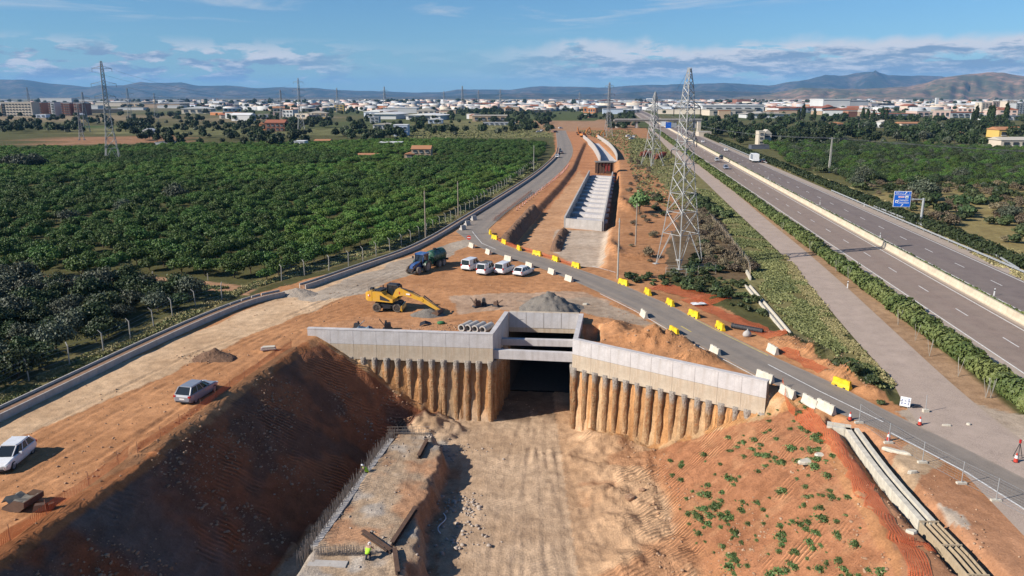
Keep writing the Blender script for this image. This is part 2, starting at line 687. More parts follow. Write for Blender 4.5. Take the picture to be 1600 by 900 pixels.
TRACKS += [[Vector(p) for p in q] for q in ([(-1.5, 40, 0), (-.6, 58, 0), (.8, 74, 0), (2.6, 86, 0)], [(1.6, 40, 0), (2.0, 60, 0), (3.2, 84, 0)], [(5.5, 40, 0), (3.6, 56, 0), (3.8, 72, 0), (3.6, 86, 0)], [(9, 44, 0), (6.5, 56, 0), (5.2, 66, 0), (4.2, 80, 0)], [(10.5, 70, 0), (8.2, 66.5, 0), (7.2, 62, 0), (8.6, 57, 0)], [(11.5, 72, 0), (9.2, 68.5, 0), (8.4, 62, 0), (10.2, 57, 0)])]
DITCH = pix([(1318, 660), (1336, 672), (1362, 710), (1395, 752), (1450, 812), (1500, 862), (1570, 935)])
ROADPOLYS = [pix(ROAD_A_L) + pix(ROAD_A_R)[::-1], pix(ROAD_B_U) + pix(ROAD_B_L)[::-1], pix(SERV_L) + pix(SERV_R)[::-1]]
HW_O = P(1325, 400)
HW_A = radians(6.97)
HW_D = Vector((sin(HW_A), cos(HW_A), 0)); HW_N = Vector((cos(HW_A), -sin(HW_A), 0))


def HW(o, t, z=0.0):
    q = HW_O + HW_N * o + HW_D * t
    return Vector((q.x, q.y, z))


def terrain(x, y):
    """height of the ground and a 0..1 measure of how rough / dug it is"""
    x = np.asarray(x, float); y = np.asarray(y, float)
    near = (np.abs(x) < 60) & (y < 130)
    n1 = fbm(x * .35, y * .35, 4, 3); n2 = fbm(x * 1.3, y * 1.3, 3, 9)
    z = np.zeros(x.shape)
    # cutting
    gul = fbm(y * .55 + x * .12, y * .1 - x * .05, 4, 61)
    jl = n1 * 2.4 + n2 * .8 + gul * 2.2
    le, lt = lin(y, L_EDGE), lin(y, L_TOE)
    re_, rt = lin(y, R_EDGE), lin(y, R_TOE)
    tl = np.clip((x - le + jl * .35) / (lt - le), 0, 1)
    tr = np.clip((re_ - x + jl * .3) / (re_ - rt), 0, 1)
    le_w = n1
    zl = FLOOR * (tl * .86 + .14 * sstep(0, 1, tl))
    zr = FLOOR * (tr * .80 + .20 * sstep(0, 1, tr))
    cut = np.maximum(zl, zr)
    rough = np.clip(np.minimum(tl, tr) * 6, 0, 1) * np.where((tl < .98) | (tr < .98), 1.0, .22)
    ledge = fbm(x * .9 + y * .15, y * .07, 3, 66)
    cut = cut + rough * (n1 * .75 + n2 * .42 + gul * .8 + ledge * .5)
    # left bench of the footing, with a steep ragged right side
    bl, br = lin(y, B_L), lin(y, B_R) + n1 * 2.6 + n2 * .8
    bench = sstep(-.25, .25, x - bl) * sstep(-.3, .5, br - x) * sstep(77.5, 75.2, y + n1 * 2)
    bh = -7.7 + n1 * .25 + n2 * .18
    cut = np.maximum(cut, FLOOR + (bh - FLOOR) * bench)
    side = sstep(5.2, 11.5, x + n1 * 5) * (x < rt + 1.5) * (y < 79)
    cut = np.where(side > 0, np.maximum(cut, FLOOR + side * (.75 + n1 * 1.3 + n2 * .55)), cut)
    rough = np.maximum(rough, side * .8)
    # heap of spoil where the left slope, the wall and the bench meet
    cone = -10.6 + 2.6 * np.exp(-(((x + 10.5) / 4.2) ** 2 + ((y - 81.0) / 3.4) ** 2)) + n1 * 1.8 + n2 * .7
    cut = np.maximum(cut, np.where(y > 74, cone, -99))
    cone = -10.4 + 1.9 * np.exp(-(((x - 11.5) / 5.0) ** 2 + ((y - 75.0) / 4.0) ** 2)) + n1 * 1.5 + n2 * .4
    cut = np.maximum(cut, cone)
    cut = np.minimum(cut, 0)
    # which side of the wing walls / shaft
    s1 = line_d(x, y, LW0, LW1); s2 = line_d(x, y, RW0, RW1)
    wob = n2 * .35
    f_l = sstep(.02, .42, s1 + wob * .4)
    f_r = np.where(x > 24.4, sstep(-1.2, 2.5, s2 + n1), sstep(.02, .42, s2 + wob * .4))
    behind = np.where(x < 2.2, f_l, f_r)
    a = line_d(x, y, BK0, BK1)                                      # >0 beyond the back wall
    sl_ = line_d(y, x, (LW1.y, LW1.x), (BK0.y, BK0.x))              # x to the right of the shaft's left side
    sr_ = line_d(y, x, (RW0.y, RW0.x), (BK1.y, BK1.x))
    shaft = sstep(-.30, -.02, sl_) * (1 - sstep(.02, .30, sr_)) * (1 - sstep(.2, .42, a))
    behind = behind * (1 - shaft)
    pit_side = (1 - behind)
    z = np.where(near, cut * pit_side + 0.0, 0)
    z = np.where((shaft > .5) & near & (y > 81), FLOOR + .05 * n1, z)
    rough = np.where(near, rough * pit_side, 0)
    # sunken working area round the concrete trough
    js = fbm(x * .12, y * .12, 3, 21) * 5
    ds = dist_line(x, y, SUNK + [SUNK[0]])
    ins = in_poly(x + js * .25, y, SUNK)
    z = z - 1.15 * np.where(ins, sstep(0, 2.2, ds), 0)
    for q, dp in PITS:
        dq = dist_line(x, y, q + [q[0]])
        z = z - dp * np.where(in_poly(x, y, q), sstep(0, .35, dq), 0)
    roadm = np.zeros(x.shape)
    rm = (y > 30) & (y < 760) & (np.abs(x) < 200)
    for q in ROADPOLYS:
        k = np.zeros(x.shape)
        k[rm] = np.where(in_poly(x[rm], y[rm], q), 1.0, sstep(1.2, .2, dist_line(x[rm], y[rm], q + [q[0]])))
        roadm = np.maximum(roadm, k)
    ho = (x - HW_O.x) * HW_N.x + (y - HW_O.y) * HW_N.y
    roadm = np.maximum(roadm, sstep(-4, -3, ho) * sstep(26, 24, ho))
    for c, h, rx, ry in MOUNDS:
        g = np.exp(-(((x - c.x) / rx) ** 2 + ((y - c.y) / ry) ** 2))
        z = z + h * g * (1 + n1 * 1.2 + n2 * 1.2) * (1 - roadm)
        rough = np.maximum(rough, g)
    for tr_ in TRACKS:
        nb = (y > 36) & (y < 150) & (np.abs(x) < 60)
        dl = dist_line(x[nb], y[nb], tr_)
        rr = np.abs(dl - .95) + n2[nb] * .22
        z[nb] = z[nb] + (-.085 * np.exp(-(rr / .22) ** 2) + .05 * np.exp(-((np.abs(rr) - .45) / .16) ** 2)) * (.55 + n1[nb] * 1.6) * (1 - roadm[nb])
    dd = dist_line(x, y, DITCH)
    z = z - .75 * sstep(1.7, .9, dd + n2 * .5) * (1 - roadm)
    z = z + (n1 * .14 + n2 * .05) * (1 - roadm) * (1 - np.clip(rough, 0, 1)) * (y < 300)
    z = z - .02 * roadm
    # the plain sinks a little away from the works and rolls gently in the distance
    z = z - .5 * sstep(70, 200, np.abs(x) - y * .1) * (1 - roadm) * (y < 700)
    return z, rough, roadm


def gz(x, y):
    return float(terrain(np.array([x]), np.array([y]))[0][0])


def on(p, dz=0.0):
    return Vector((p[0], p[1], gz(p[0], p[1]) + dz))


def PG(px, py, dz=0.0):
    """the ground under a pixel of the level plaza"""
    q = P(px, py)
    q = P(px, py, gz(q.x, q.y))
    return Vector((q.x, q.y, gz(q.x, q.y) + dz))


# grid lines run parallel to the underpass
G_A = radians(9.5); G_O = (2.0, 82.0)
GU = (cos(G_A), -sin(G_A)); GV = (sin(G_A), cos(G_A))


def geo(a, b, r, first):
    out = [a]; s = first
    while abs(out[-1] - a) < abs(b - a):
        out.append(out[-1] + (s if b > a else -s)); s *= r
    return out[1:]


us = list(np.arange(-42, 42.01, .23))
us = geo(-42, -150, 1.02, .6)[::-1] + us + geo(42, 150, 1.02, .6)
us = geo(us[0], -26000, 1.16, 4)[::-1] + us + geo(us[-1], 26000, 1.16, 4)
vs_ = list(np.arange(-50, 18.01, .23))
vs_ = geo(-50, -4000, 1.3, .6)[::-1] + vs_ + list(np.arange(18.5, 60, .5)) + list(np.arange(61, 330, 1.9))
vs_ = vs_ + geo(vs_[-1], 26000, 1.10, 3)
us = np.array(us); vs_ = np.array(vs_)
UU, VV = np.meshgrid(us, vs_)
TX = (G_O[0] + UU * GU[0] + VV * GV[0]).ravel(); TY = (G_O[1] + UU * GU[1] + VV * GV[1]).ravel()
TZ, TR, TM = terrain(TX, TY)
nu, nv = len(us), len(vs_)
ii = (np.arange(nv - 1)[:, None] * nu + np.arange(nu - 1)[None, :]).ravel()
TF = np.stack([ii, ii + 1, ii + nu + 1, ii + nu], 1)
# the mouth of the underpass: take out the cliff below the shaft's back wall
cz = TZ[TF]; cxm = TX[TF].mean(1); cym = TY[TF].mean(1)
steep = (cz.max(1) - cz.min(1) > .8)
mouth = steep & (line_d(cxm, cym, BK0, BK1) > -.3) & (line_d(cxm, cym, BK0, BK1) < 1.2) & (cxm > BK0.x + .15) & (cxm < BK1.x - .15)
TF = TF[~mouth]

# what the ground is made of, painted by area
def jit(x, y, a, s):
    return x + fbm(x * s, y * s, 3, 41) * a, y + fbm(x * s + 50, y * s, 3, 43) * a


SOIL = (.425, .218, .108); RED = (.40, .150, .062); TAN = (.54, .385, .25); PALE = (.47, .355, .25)
GREYD = (.34, .29, .24); FIELD = (.085, .085, .035); SCRUB = (.17, .145, .07); GREEN = (.09, .12, .035)
C = np.zeros((len(TX), 3)) + np.array(FIELD)


def blend(mask, col):
    m = np.clip(mask, 0, 1)[:, None]
    C[:] = C * (1 - m) + np.array(col) * m


def area(px_poly, col, a=2.0, s=.25, k=1.0, z=0.0, world_=False):
    q = px_poly if world_ else pix(px_poly, z)
    sel = (np.abs(TX) < 420) & (TY < 900) & (TY > 15)
    jx, jy = jit(TX[sel], TY[sel], a, s)
    m = np.zeros(len(TX)); m[sel] = in_poly(jx, jy, q) * k
    blend(m, col)


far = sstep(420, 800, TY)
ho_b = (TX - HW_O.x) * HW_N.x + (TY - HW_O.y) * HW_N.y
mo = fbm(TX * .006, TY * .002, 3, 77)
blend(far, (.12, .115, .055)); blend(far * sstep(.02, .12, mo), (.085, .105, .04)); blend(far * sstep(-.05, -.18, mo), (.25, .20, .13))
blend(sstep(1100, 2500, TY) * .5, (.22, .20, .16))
ho_all = (TX - HW_O.x) * HW_N.x + (TY - HW_O.y) * HW_N.y
blend((ho_all > 20) * (TY < 900) * 1.0, (.115, .115, .05))
area([(1400, 290), (1600, 290), (1700, 480), (1500, 420), (1330, 320)], (.24, .20, .09), 6, .08)
area([(1330, 310), (1600, 395), (1660, 470), (1400, 335)], (.36, .29, .15), 5, .1)
area([(1225, 258), (1400, 322), (1400, 332), (1215, 262)], (.33, .25, .13), 1)
# open land between the orchard and the town, and along the works
area([(80, 214), (262, 211), (300, 222), (60, 226)], (.30, .17, .10), 8, .05)
area([(-40, 186), (165, 186), (150, 198), (-40, 204)], (.06, .10, .035), 6, .05)
area([(120, 200), (270, 196), (290, 204), (140, 209)], (.20, .19, .09), 6, .05)
area([(640, 186), (860, 190), (865, 215), (650, 215)], (.17, .165, .075), 8, .05)
area([(800, 188), (985, 187), (1002, 203), (905, 208), (860, 208)], (.34, .21, .13), 6, .06)
area([(180, 196), (600, 203), (600, 212), (180, 208)], (.15, .155, .07), 8, .05)
area([(905, 200), (1010, 200), (1030, 250), (985, 300), (960, 300), (905, 240)], (.36, .19, .10), 3, .1)
area([(1075, 238), (1100, 238), (1190, 312), (1300, 405), (1430, 512), (1520, 590), (1640, 690), (1640, 720), (1570, 680), (1490, 612), (1395, 525), (1270, 411), (1170, 329), (1100, 266)], (.34, .225, .14), 1.0, .3)
area([(985, 215), (1030, 218), (1090, 268), (1240, 420), (1320, 525), (1420, 620), (1350, 600), (1230, 520), (1100, 420), (985, 330)], (.18, .165, .075), 2, .2)
area([(968, 250), (1010, 262), (1075, 330), (1040, 440), (1160, 500), (1240, 535), (1385, 650), (1000, 470), (965, 440), (950, 350)], (.37, .19, .095), 3, .3)
area([(1075, 300), (1120, 335), (1185, 430), (1160, 440), (1045, 425), (1040, 395)], (.14, .10, .06), 2, .3)
# the works: one large area of bare earth
area([(-200, 725), (0, 655), (230, 545), (400, 460), (480, 436), (640, 396), (800, 300), (850, 262), (868, 236), (866, 205), (905, 205), (912, 222), (945, 222),
      (975, 260), (968, 440), (1100, 500), (1250, 548), (1420, 640), (1640, 760), (1900, 1300), (-600, 1300)], SOIL, 1.0, .4)
area([(868, 236), (866, 205), (905, 205), (940, 222), (968, 270), (950, 300), (880, 300), (850, 330), (800, 370), (830, 320), (880, 262)], (.42, .20, .10), 2, .3)
area([(812, 386), (850, 330), (905, 262), (925, 290), (885, 350), (955, 355), (948, 412), (900, 414)], (.46, .27, .155), 1.5, .3)
area([(866, 352), (952, 352), (943, 408), (905, 410), (866, 385)], (.45, .365, .29), .8, .5)
area([(-200, 725), (0, 652), (230, 548), (445, 462), (560, 425), (640, 400), (735, 378), (725, 388), (640, 422), (560, 455), (430, 508), (250, 590), (0, 698), (-200, 790)], TAN, 2.0, .2)
area([(470, 462), (600, 418), (690, 385), (735, 372), (735, 384), (650, 425), (560, 458), (480, 475)], (.36, .305, .25), 2.5, .2)
area([(350, 640), (440, 560), (478, 532), (490, 545), (330, 700), (160, 800), (0, 885), (-60, 880), (80, 790), (240, 705)], (.42, .175, .075), 1.6, .3)
area([(560, 495), (770, 500), (770, 522), (480, 514)], (.42, .225, .12), 1.5, .4)
area([(700, 462), (905, 455), (960, 470), (880, 490), (790, 485), (720, 490)], (.40, .28, .20), 2.0, .3)
area([(800, 470), (930, 465), (990, 492), (1100, 545), (1010, 512), (900, 486)], (.34, .27, .21), 1.2, .4)
area([(1000, 508), (1110, 560), (1180, 590), (1190, 575), (1100, 540), (1020, 500)], (.40, .27, .17), 1.5, .3)
# cutting: floor, bench, slopes (plan coordinates)
pit = (np.abs(TX) < 40) & (TY < 93) & (TY > 10) & (TZ < -.5)
lt_, rt_ = lin(TY, L_TOE), lin(TY, R_TOE)
nz = fbm(TX * .25, TY * .25, 4, 55); nz2 = fbm(TX * .9, TY * .9, 3, 58)
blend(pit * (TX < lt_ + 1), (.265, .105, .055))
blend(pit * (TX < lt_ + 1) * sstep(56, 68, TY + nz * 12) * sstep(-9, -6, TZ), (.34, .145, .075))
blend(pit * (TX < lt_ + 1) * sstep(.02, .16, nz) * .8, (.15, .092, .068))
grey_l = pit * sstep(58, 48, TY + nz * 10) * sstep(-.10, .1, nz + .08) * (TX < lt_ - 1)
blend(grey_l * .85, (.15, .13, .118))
fl = pit * sstep(-8.6, -9.3, TZ) * (TX > lt_ - .5) * (TX < rt_ + 3)
blend(pit * (TX > lt_ + .4) * (TX < rt_ + 1), (.43, .30, .195))
blend(fl, (.455, .335, .235))
mouth_shade = pit * sstep(-.6, 1.4, np.where(TX < 2.2, line_d(TX, TY, LW0, LW1), line_d(TX, TY, RW0, RW1)) + nz * 3) * (TX > -3) * (TX < 9) * (TZ < -9)
blend(mouth_shade * .85, (.16, .11, .075))  # shade of the underpass mouth painted into the floor colour, ragged edge
bn = pit * (TX > lin(TY, B_L) - .2) * (TX < lin(TY, B_R) + 1.5) * (TY < 78)
blend(bn * .9, (.36, .275, .20)); blend(bn * sstep(.02, .15, nz) * .8, (.37, .20, .115)); blend(bn * sstep(-.04, -.16, nz) * .8, (.36, .335, .31))
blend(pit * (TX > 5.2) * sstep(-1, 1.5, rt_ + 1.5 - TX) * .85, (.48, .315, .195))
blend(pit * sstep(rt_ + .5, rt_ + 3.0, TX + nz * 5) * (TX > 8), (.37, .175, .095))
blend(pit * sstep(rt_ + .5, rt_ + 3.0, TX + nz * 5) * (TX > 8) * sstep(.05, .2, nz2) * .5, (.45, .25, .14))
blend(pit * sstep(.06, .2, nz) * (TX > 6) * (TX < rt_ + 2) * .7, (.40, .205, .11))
# steep earth between the bored piles
wf = pit * (np.abs(np.where(TX < 2, line_d(TX, TY, LW0, LW1), line_d(TX, TY, RW0, RW1))) < .9) * (TZ > -9.5)
blend(wf, (.46, .25, .115)); blend(wf * sstep(.0, .12, nz2), (.50, .34, .20))
# right-hand verge of red earth beside the precast ditch
area([(1290, 655), (1330, 655), (1400, 690), (1480, 740), (1560, 790), (1700, 880), (1800, 1100), (1450, 1000), (1400, 850), (1340, 760)], (.38, .20, .115), 1.2, .4)
area([(1420, 690), (1470, 720), (1420, 760), (1395, 720)], (.42, .31, .21), 1, .4)
area([(1460, 785), (1500, 800), (1520, 830), (1480, 810)], (.42, .36, .30), 1, .4)
area([(1400, 645), (1480, 700), (1570, 750), (1640, 790), (1640, 660), (1560, 640), (1480, 620)], (.40, .335, .275), 1, .4)
area([(1500, 680), (1640, 690), (1640, 740), (1560, 725)], (.60, .58, .55), 1.5, .5)
area([(0, 640), (230, 533), (400, 452), (470, 432), (640, 385), (800, 292), (845, 258), (835, 250), (640, 365), (430, 425), (330, 470), (100, 560), (-60, 620)], (.16, .14, .065), 1.5, .3)
area([(-200, 462), (0, 432), (140, 430), (250, 433), (400, 448), (390, 462), (300, 460), (150, 437), (0, 447)], (.36, .215, .13), 1.0, .3)
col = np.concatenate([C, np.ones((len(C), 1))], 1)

gk = Mat('bare_earth_and_fields')
ca = gk.attr('soil')
d1 = gk.noise(.9, 8, .62); d2 = gk.noise(7, 5, .6); d3 = gk.noise(.13, 4, .55)
cc = gk.mix(gk.map(d1, .32, .68), (.76, .73, .70), (1.20, 1.17, 1.13))
c2 = gk.mix(1.0, ca, cc, 'MULTIPLY')
c3 = gk.mix(gk.map(d3, .35, .65), (.86, .82, .78), (1.12, 1.13, 1.13))
c4 = gk.mix(1.0, c2, c3, 'MULTIPLY')
c5 = gk.mix(1.0, c4, gk.mix(gk.map(d2, .3, .7), (.8, .79, .78), (1.15, 1.15, 1.14)), 'MULTIPLY')
# scattered pale stones
vo = gk.n('ShaderNodeTexVoronoi'); vo.inputs['Scale'].default_value = 2.6
gk.link(gk.co(), vo.inputs['Vector'])
st = gk.math('MULTIPLY', gk.map(vo.outputs['Distance'], .13, .09), gk.math('MULTIPLY', gk.attr('rough', 'Fac'), gk.map(d3, .48, .58)))
gk.color(gk.mix(gk.math('MULTIPLY', st, .3), c5, gk.mix(1.0, c5, (1.5, 1.45, 1.4), 'MULTIPLY')))
# ruts: long streaks along the direction of travel, and comb marks of a toothed bucket on dug faces
ruts = gk.noise(1.0, 6, .65, .4, stretch=(2.6, .22, 1, radians(-38)))
rut2 = gk.noise(1.0, 6, .65, .4, stretch=(2.2, .2, 1, radians(8)))
wv = gk.n('ShaderNodeTexWave'); wv.wave_type = 'BANDS'; wv.bands_direction = 'X'
mp = gk.n('ShaderNodeMapping'); mp.inputs['Rotation'].default_value = (0, 0, radians(62))
gk.link(gk.co(), mp.inputs['Vector']); gk.link(mp.outputs[0], wv.inputs['Vector'])
wv.inputs['Scale'].default_value = .85; wv.inputs['Distortion'].default_value = 1.6; wv.inputs['Detail'].default_value = 2; wv.inputs['Detail Scale'].default_value = .6
msk = gk.math('MULTIPLY', gk.map(gk.noise(.13, 3, .6), .50, .60), gk.attr('rough', 'Fac'))
# the bucket's teeth leave fresh, lighter earth between darker weathered ridges
fresh = gk.mix(gk.map(wv.outputs['Fac'], .35, .75), gk.mix(1.0, c5, (.66, .64, .62), 'MULTIPLY'), gk.mix(1.0, c5, (1.45, 1.36, 1.28), 'MULTIPLY'))
worked = gk.mix(gk.math('MULTIPLY', msk, .8), c5, fresh)
gk.color(gk.mix(gk.math('MULTIPLY', st, .3), worked, gk.mix(1.0, worked, (1.5, 1.45, 1.4), 'MULTIPLY')))
h = gk.math('ADD', gk.math('MULTIPLY', d1, 1.0), gk.math('MULTIPLY', d2, .30))
h = gk.math('ADD', h, gk.math('MULTIPLY', gk.math('ADD', ruts, rut2), .22))
h = gk.math('ADD', h, gk.math('MULTIPLY', gk.math('MULTIPLY', wv.outputs['Fac'], msk), .42))
amp = gk.map(gk.attr('rough', 'Fac'), 0, 1, .19, 1.0)
gk.bump(gk.math('MULTIPLY', h, amp), 1.0, .42)
gk.b.inputs['Roughness'].default_value = .95
gk.b.inputs['Specular IOR Level'].default_value = .1
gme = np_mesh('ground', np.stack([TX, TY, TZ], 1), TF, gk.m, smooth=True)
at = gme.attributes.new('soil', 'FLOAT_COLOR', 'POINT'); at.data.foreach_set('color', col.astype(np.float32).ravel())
at = gme.attributes.new('rough', 'FLOAT', 'POINT'); at.data.foreach_set('value', np.clip(TR, 0, 1).astype(np.float32))
ground = link('ground', gme); ground['kind'] = 'structure'


# ================================================================== ROADS
def asphalt(name, c, dust, track=.5):
    k = Mat(name)
    uv = k.n('ShaderNodeUVMap').outputs[0]
    n = k.noise(.5, 6, .6); f = k.noise(18, 3, .6)
    base = k.mix(k.map(n, .3, .7), tuple(q * .66 for q in c), tuple(q * 1.3 for q in c))
    pt_ = k.noise(.07, 5, .7)
    base = k.mix(k.math('MULTIPLY', k.map(pt_, .5, .62), .45), base, tuple(q * .72 for q in c))
    base = k.mix(k.map(f, .35, .65), base, tuple(q * 1.45 for q in c)); 
    sx = k.n('ShaderNodeSeparateXYZ'); k.link(uv, sx.inputs[0])
    w = k.math('ABSOLUTE', k.math('SINE', k.math('MULTIPLY', sx.outputs[0], pi * 2)))
    st = k.noise(1, 5, .6, stretch=(6, .06, 1), vec=uv)
    ft = k.math('MULTIPLY', k.math('MULTIPLY', w, k.map(st, .3, .7)), track)
    base = k.mix(ft, base, dust)
    ed = k.math('ABSOLUTE', k.math('SUBTRACT', sx.outputs[0], .5))
    e2 = k.math('MULTIPLY', k.map(k.math('ADD', ed, k.math('MULTIPLY', k.noise(.8, 5, .6), .18)), .5, .62), .8)
    k.color(k.mix(e2, base, dust))
    k.bump(f, .3, .01)
    k.b.inputs['Roughness'].default_value = .85
    return k.m


def ribbon(name, Lp, Rp, mat, z=.03, step=2.0, kind='structure', n_across=3):
    def rs(p, n):
        p = [Vector(q) for q in p]
        d = [0]
        for i in range(1, len(p)):
            d.append(d[-1] + (p[i] - p[i - 1]).length)
        out = []
        for k in range(n):
            t = d[-1] * k / (n - 1); i = max(0, min(len(p) - 2, int(np.searchsorted(d, t)) - 1))
            s = (t - d[i]) / (d[i + 1] - d[i] + 1e-9); out.append(p[i].lerp(p[i + 1], s))
        return out, d[-1]
    L = sum((Vector(Lp[i + 1]) - Vector(Lp[i])).length for i in range(len(Lp) - 1))
    n = max(2, int(L / step)); a, l1 = rs(Lp, n); b, l2 = rs(Rp, n)
    V = []; UV = []
    for i in range(n):
        for k in range(n_across):
            t = k / (n_across - 1); q = a[i].lerp(b[i], t); V.append((q.x, q.y, z)); UV.append((t, i * step))
    F = [(i * n_across + k, i * n_across + k + 1, (i + 1) * n_across + k + 1, (i + 1) * n_across + k) for i in range(n - 1) for k in range(n_across - 1)]
    me = np_mesh(name, V, F, mat)
    uv = me.uv_layers.new(name='UVMap')
    li = np.array(F).ravel(); uv.data.foreach_set('uv', np.array(UV, np.float32)[li].ravel())
    o = link(name, me); o['kind'] = kind
    return o


M_ROAD = asphalt('site_road_asphalt', (.165, .142, .122), (.36, .29, .225), .45)
M_SERV = asphalt('service_road_asphalt', (.315, .245, .20), (.37, .29, .225), .35)
M_HWY = asphalt('motorway_asphalt', (.20, .15, .122), (.29, .235, .19), .45)
M_HW2 = asphalt('motorway_asphalt_far_side', (.145, .115, .103), (.24, .20, .17), .45)
M_SHO = asphalt('shoulder_asphalt', (.30, .245, .20), (.36, .28, .21), .2)
M_PAINT = flat('road_paint', (.72, .70, .66), .7, var=.2, scale=6)
M_YPAINT = flat('yellow_road_paint', (.62, .47, .12), .7, var=.2, scale=6)
ribbon('service_road', smooth_path(pix(SERV_L), 2), smooth_path(pix(SERV_R), 2), M_SERV, .028)
ribbon('site_road', smooth_path(pix(ROAD_A_L), 1), smooth_path(pix(ROAD_A_R), 1), M_ROAD, .034)
ribbon('diversion_road', smooth_path(pix(ROAD_B_L), 1), smooth_path(pix(ROAD_B_U), 1), M_ROAD, .040, 1.5)
T0, T1 = -95, 1500
ribbon('motorway_shoulder', [HW(-2.6, T0), HW(-2.6, T1)], [HW(-.05, T0), HW(-.05, T1)], M_SHO, .026, 12)
ribbon('motorway', [HW(-.05, T0), HW(-.05, T1)], [HW(8.0, T0), HW(8.0, T1)], M_HWY, .030, 12)
ribbon('motorway_median', [HW(8.0, T0), HW(8.0, T1)], [HW(11.4, T0), HW(11.4, T1)], M_SHO, .022, 12)
ribbon('motorway', [HW(11.4, T0), HW(11.4, T1)], [HW(20.7, T0), HW(20.7, T1)], M_HW2, .032, 12)
ribbon('motorway_shoulder', [HW(20.7, T0), HW(20.7, T1)], [HW(23.2, T0), HW(23.2, T1)], M_SHO, .026, 12)


def stripe(pts, w, mat, z, name='lane_marking'):
    pts = [Vector(p) for p in pts]
    return ribbon(name, offset_path(pts, -w / 2), offset_path(pts, w / 2), mat, z, 4.0, n_across=2)


for o_ in (0.0, 7.5, 11.6, 20.2):
    stripe([HW(o_, T0), HW(o_, T1)], .17, M_PAINT, .040)
for o_, ph in ((3.75, 0), (15.9, 5)):
    mb = MB()
    for i in range(-8, 70):
        t = i * 12.5 + ph
        a, b = HW(o_ - .075, t, .040), HW(o_ + .075, t, .040); c, d = HW(o_ + .075, t + 3.6, .040), HW(o_ - .075, t + 3.6, .040)
        mb.add([a, b, c, d], [(0, 1, 2, 3)])
    mb.build('lane_marking', M_PAINT)['kind'] = 'structure'
bu, bl_ = smooth_path(pix(ROAD_B_U[4:]), 2), smooth_path(pix(ROAD_B_L[4:]), 2)
stripe(offset_path(smooth_path(pix(ROAD_B_L[6:11]), 2), .25), .14, M_PAINT, .048)
stripe(pix([(1392, 677), (1440, 701), (1485, 724), (1555, 766), (1640, 822)]), .16, M_PAINT, .048)
stripe(pix([(925, 416), (945, 421), (962, 426)]), .16, M_PAINT, .048)
stripe(pix([(1085, 499), (1110, 512), (1140, 527), (1200, 556)]), .13, M_YPAINT, .048)
stripe(pix([(1064, 510), (1080, 519)]), .16, M_YPAINT, .048)
stripe(pix([(1200, 570), (1300, 622), (1380, 660)]), .12, M_PAINT, .048)
stripe(pix([(738, 362), (752, 380), (775, 390)]), .12, M_PAINT, .048)

# ================================================================== MOUNTAINS
mk = Mat('mountain_scrub_and_rock')
mn = mk.noise(.0022, 8, .62); mn2 = mk.noise(.012, 5, .6)
mk.color(mk.mix(mk.map(mn2, .4, .62), mk.mix(mk.map(mn, .42, .60), (.022, .032, .022), (.15, .105, .075)), (.032, .038, .026)))
mk2 = Mat('dry_hill_scrub')
mn = mk2.noise(.004, 8, .62); mn2 = mk2.noise(.02, 5, .6)
mk2.color(mk2.mix(mk2.map(mn2, .45, .62), mk2.mix(mk2.map(mn, .42, .60), (.10, .095, .055), (.32, .185, .12)), (.08, .085, .045)))


def ridge(name, prof, D, mat, seed, depth=2600, n=420, rows=26, az0=-1.0, az1=1.0):
    """a range whose crest, seen from the works, has the given profile (pixel x, pixel y)"""
    px = np.array([p[0] for p in prof], float); py = np.array([p[1] for p in prof], float)
    a = np.linspace(az0, az1, n); V = []
    tx = 800 + np.tan(a) * FPX / cp
    tops = np.interp(tx, px, py)
    hz = CAM_H + (150 - tops) * D / FPX / cp * .97
    for r in range(rows):
        t = r / (rows - 1)
        back = t > .62
        s = t / .62 if not back else 1 - (t - .62) / .38
        dist = D - depth + depth * 1.5 * t
        gul = fbm(a * 42 + seed, np.full(n, t * 2.2), 5, seed, .6)
        gul2 = fbm(a * 14 + seed, np.full(n, t * 1.0), 4, seed + 5, .6)
        prof_s = s ** 1.25
        hh = hz * np.clip(prof_s + (gul * 1.5 + gul2 * .8) * (s * (1 - s)) * 2.6, 0, 1.0) + gul * 10 * s - 8 * (1 - s)
        V.append(np.stack([np.sin(a) * dist / np.cos(a) * 1.0, np.full(n, dist), hh], 1))
    V = np.vstack(V); i0 = (np.arange(rows - 1)[:, None] * n + np.arange(n - 1)[None, :]).ravel()
    o = link(name, np_mesh(name, V, np.stack([i0, i0 + 1, i0 + n + 1, i0 + n], 1), mat, smooth=True))
    o['kind'] = 'structure'
    return o


FARP = [(-900, 134), (-300, 130), (0, 125), (40, 125), (80, 131), (110, 133.5), (140, 137), (155, 134), (175, 135), (195, 134), (222, 128), (236, 130), (258, 130), (283, 129), (310, 135), (355, 134),
        (400, 138), (440, 137), (490, 137.5), (530, 141), (555, 141.5), (600, 143), (650, 145), (690, 144), (715, 140), (760, 140), (800, 140), (850, 134.5), (900, 136), (950, 137), (1000, 133), (1060, 132),
        (1120, 131), (1160, 131), (1200, 134), (1250, 127), (1287, 119), (1310, 120), (1335, 115), (1365, 115), (1385, 119), (1450, 120), (1470, 121), (1540, 128), (1600, 123), (1800, 120), (2200, 128), (3000, 134)]
HILLP = [(-900, 160), (1080, 160), (1130, 154), (1200, 147), (1225, 142), (1250, 137.5), (1300, 139.5), (1360, 139), (1415, 136), (1450, 129), (1475, 122), (1510, 118), (1545, 114), (1562, 115), (1588, 119), (1610, 121), (1800, 116), (2300, 130), (3000, 140)]
LOWP = [(-900, 152), (500, 152), (700, 150.5), (760, 147), (830, 146), (900, 147.5), (960, 147), (1000, 143.5), (1080, 142.5), (1150, 143), (1260, 147), (1400, 150), (1600, 150), (3000, 152)]
ridge('mountains', FARP, 12500, mk.m, 3)
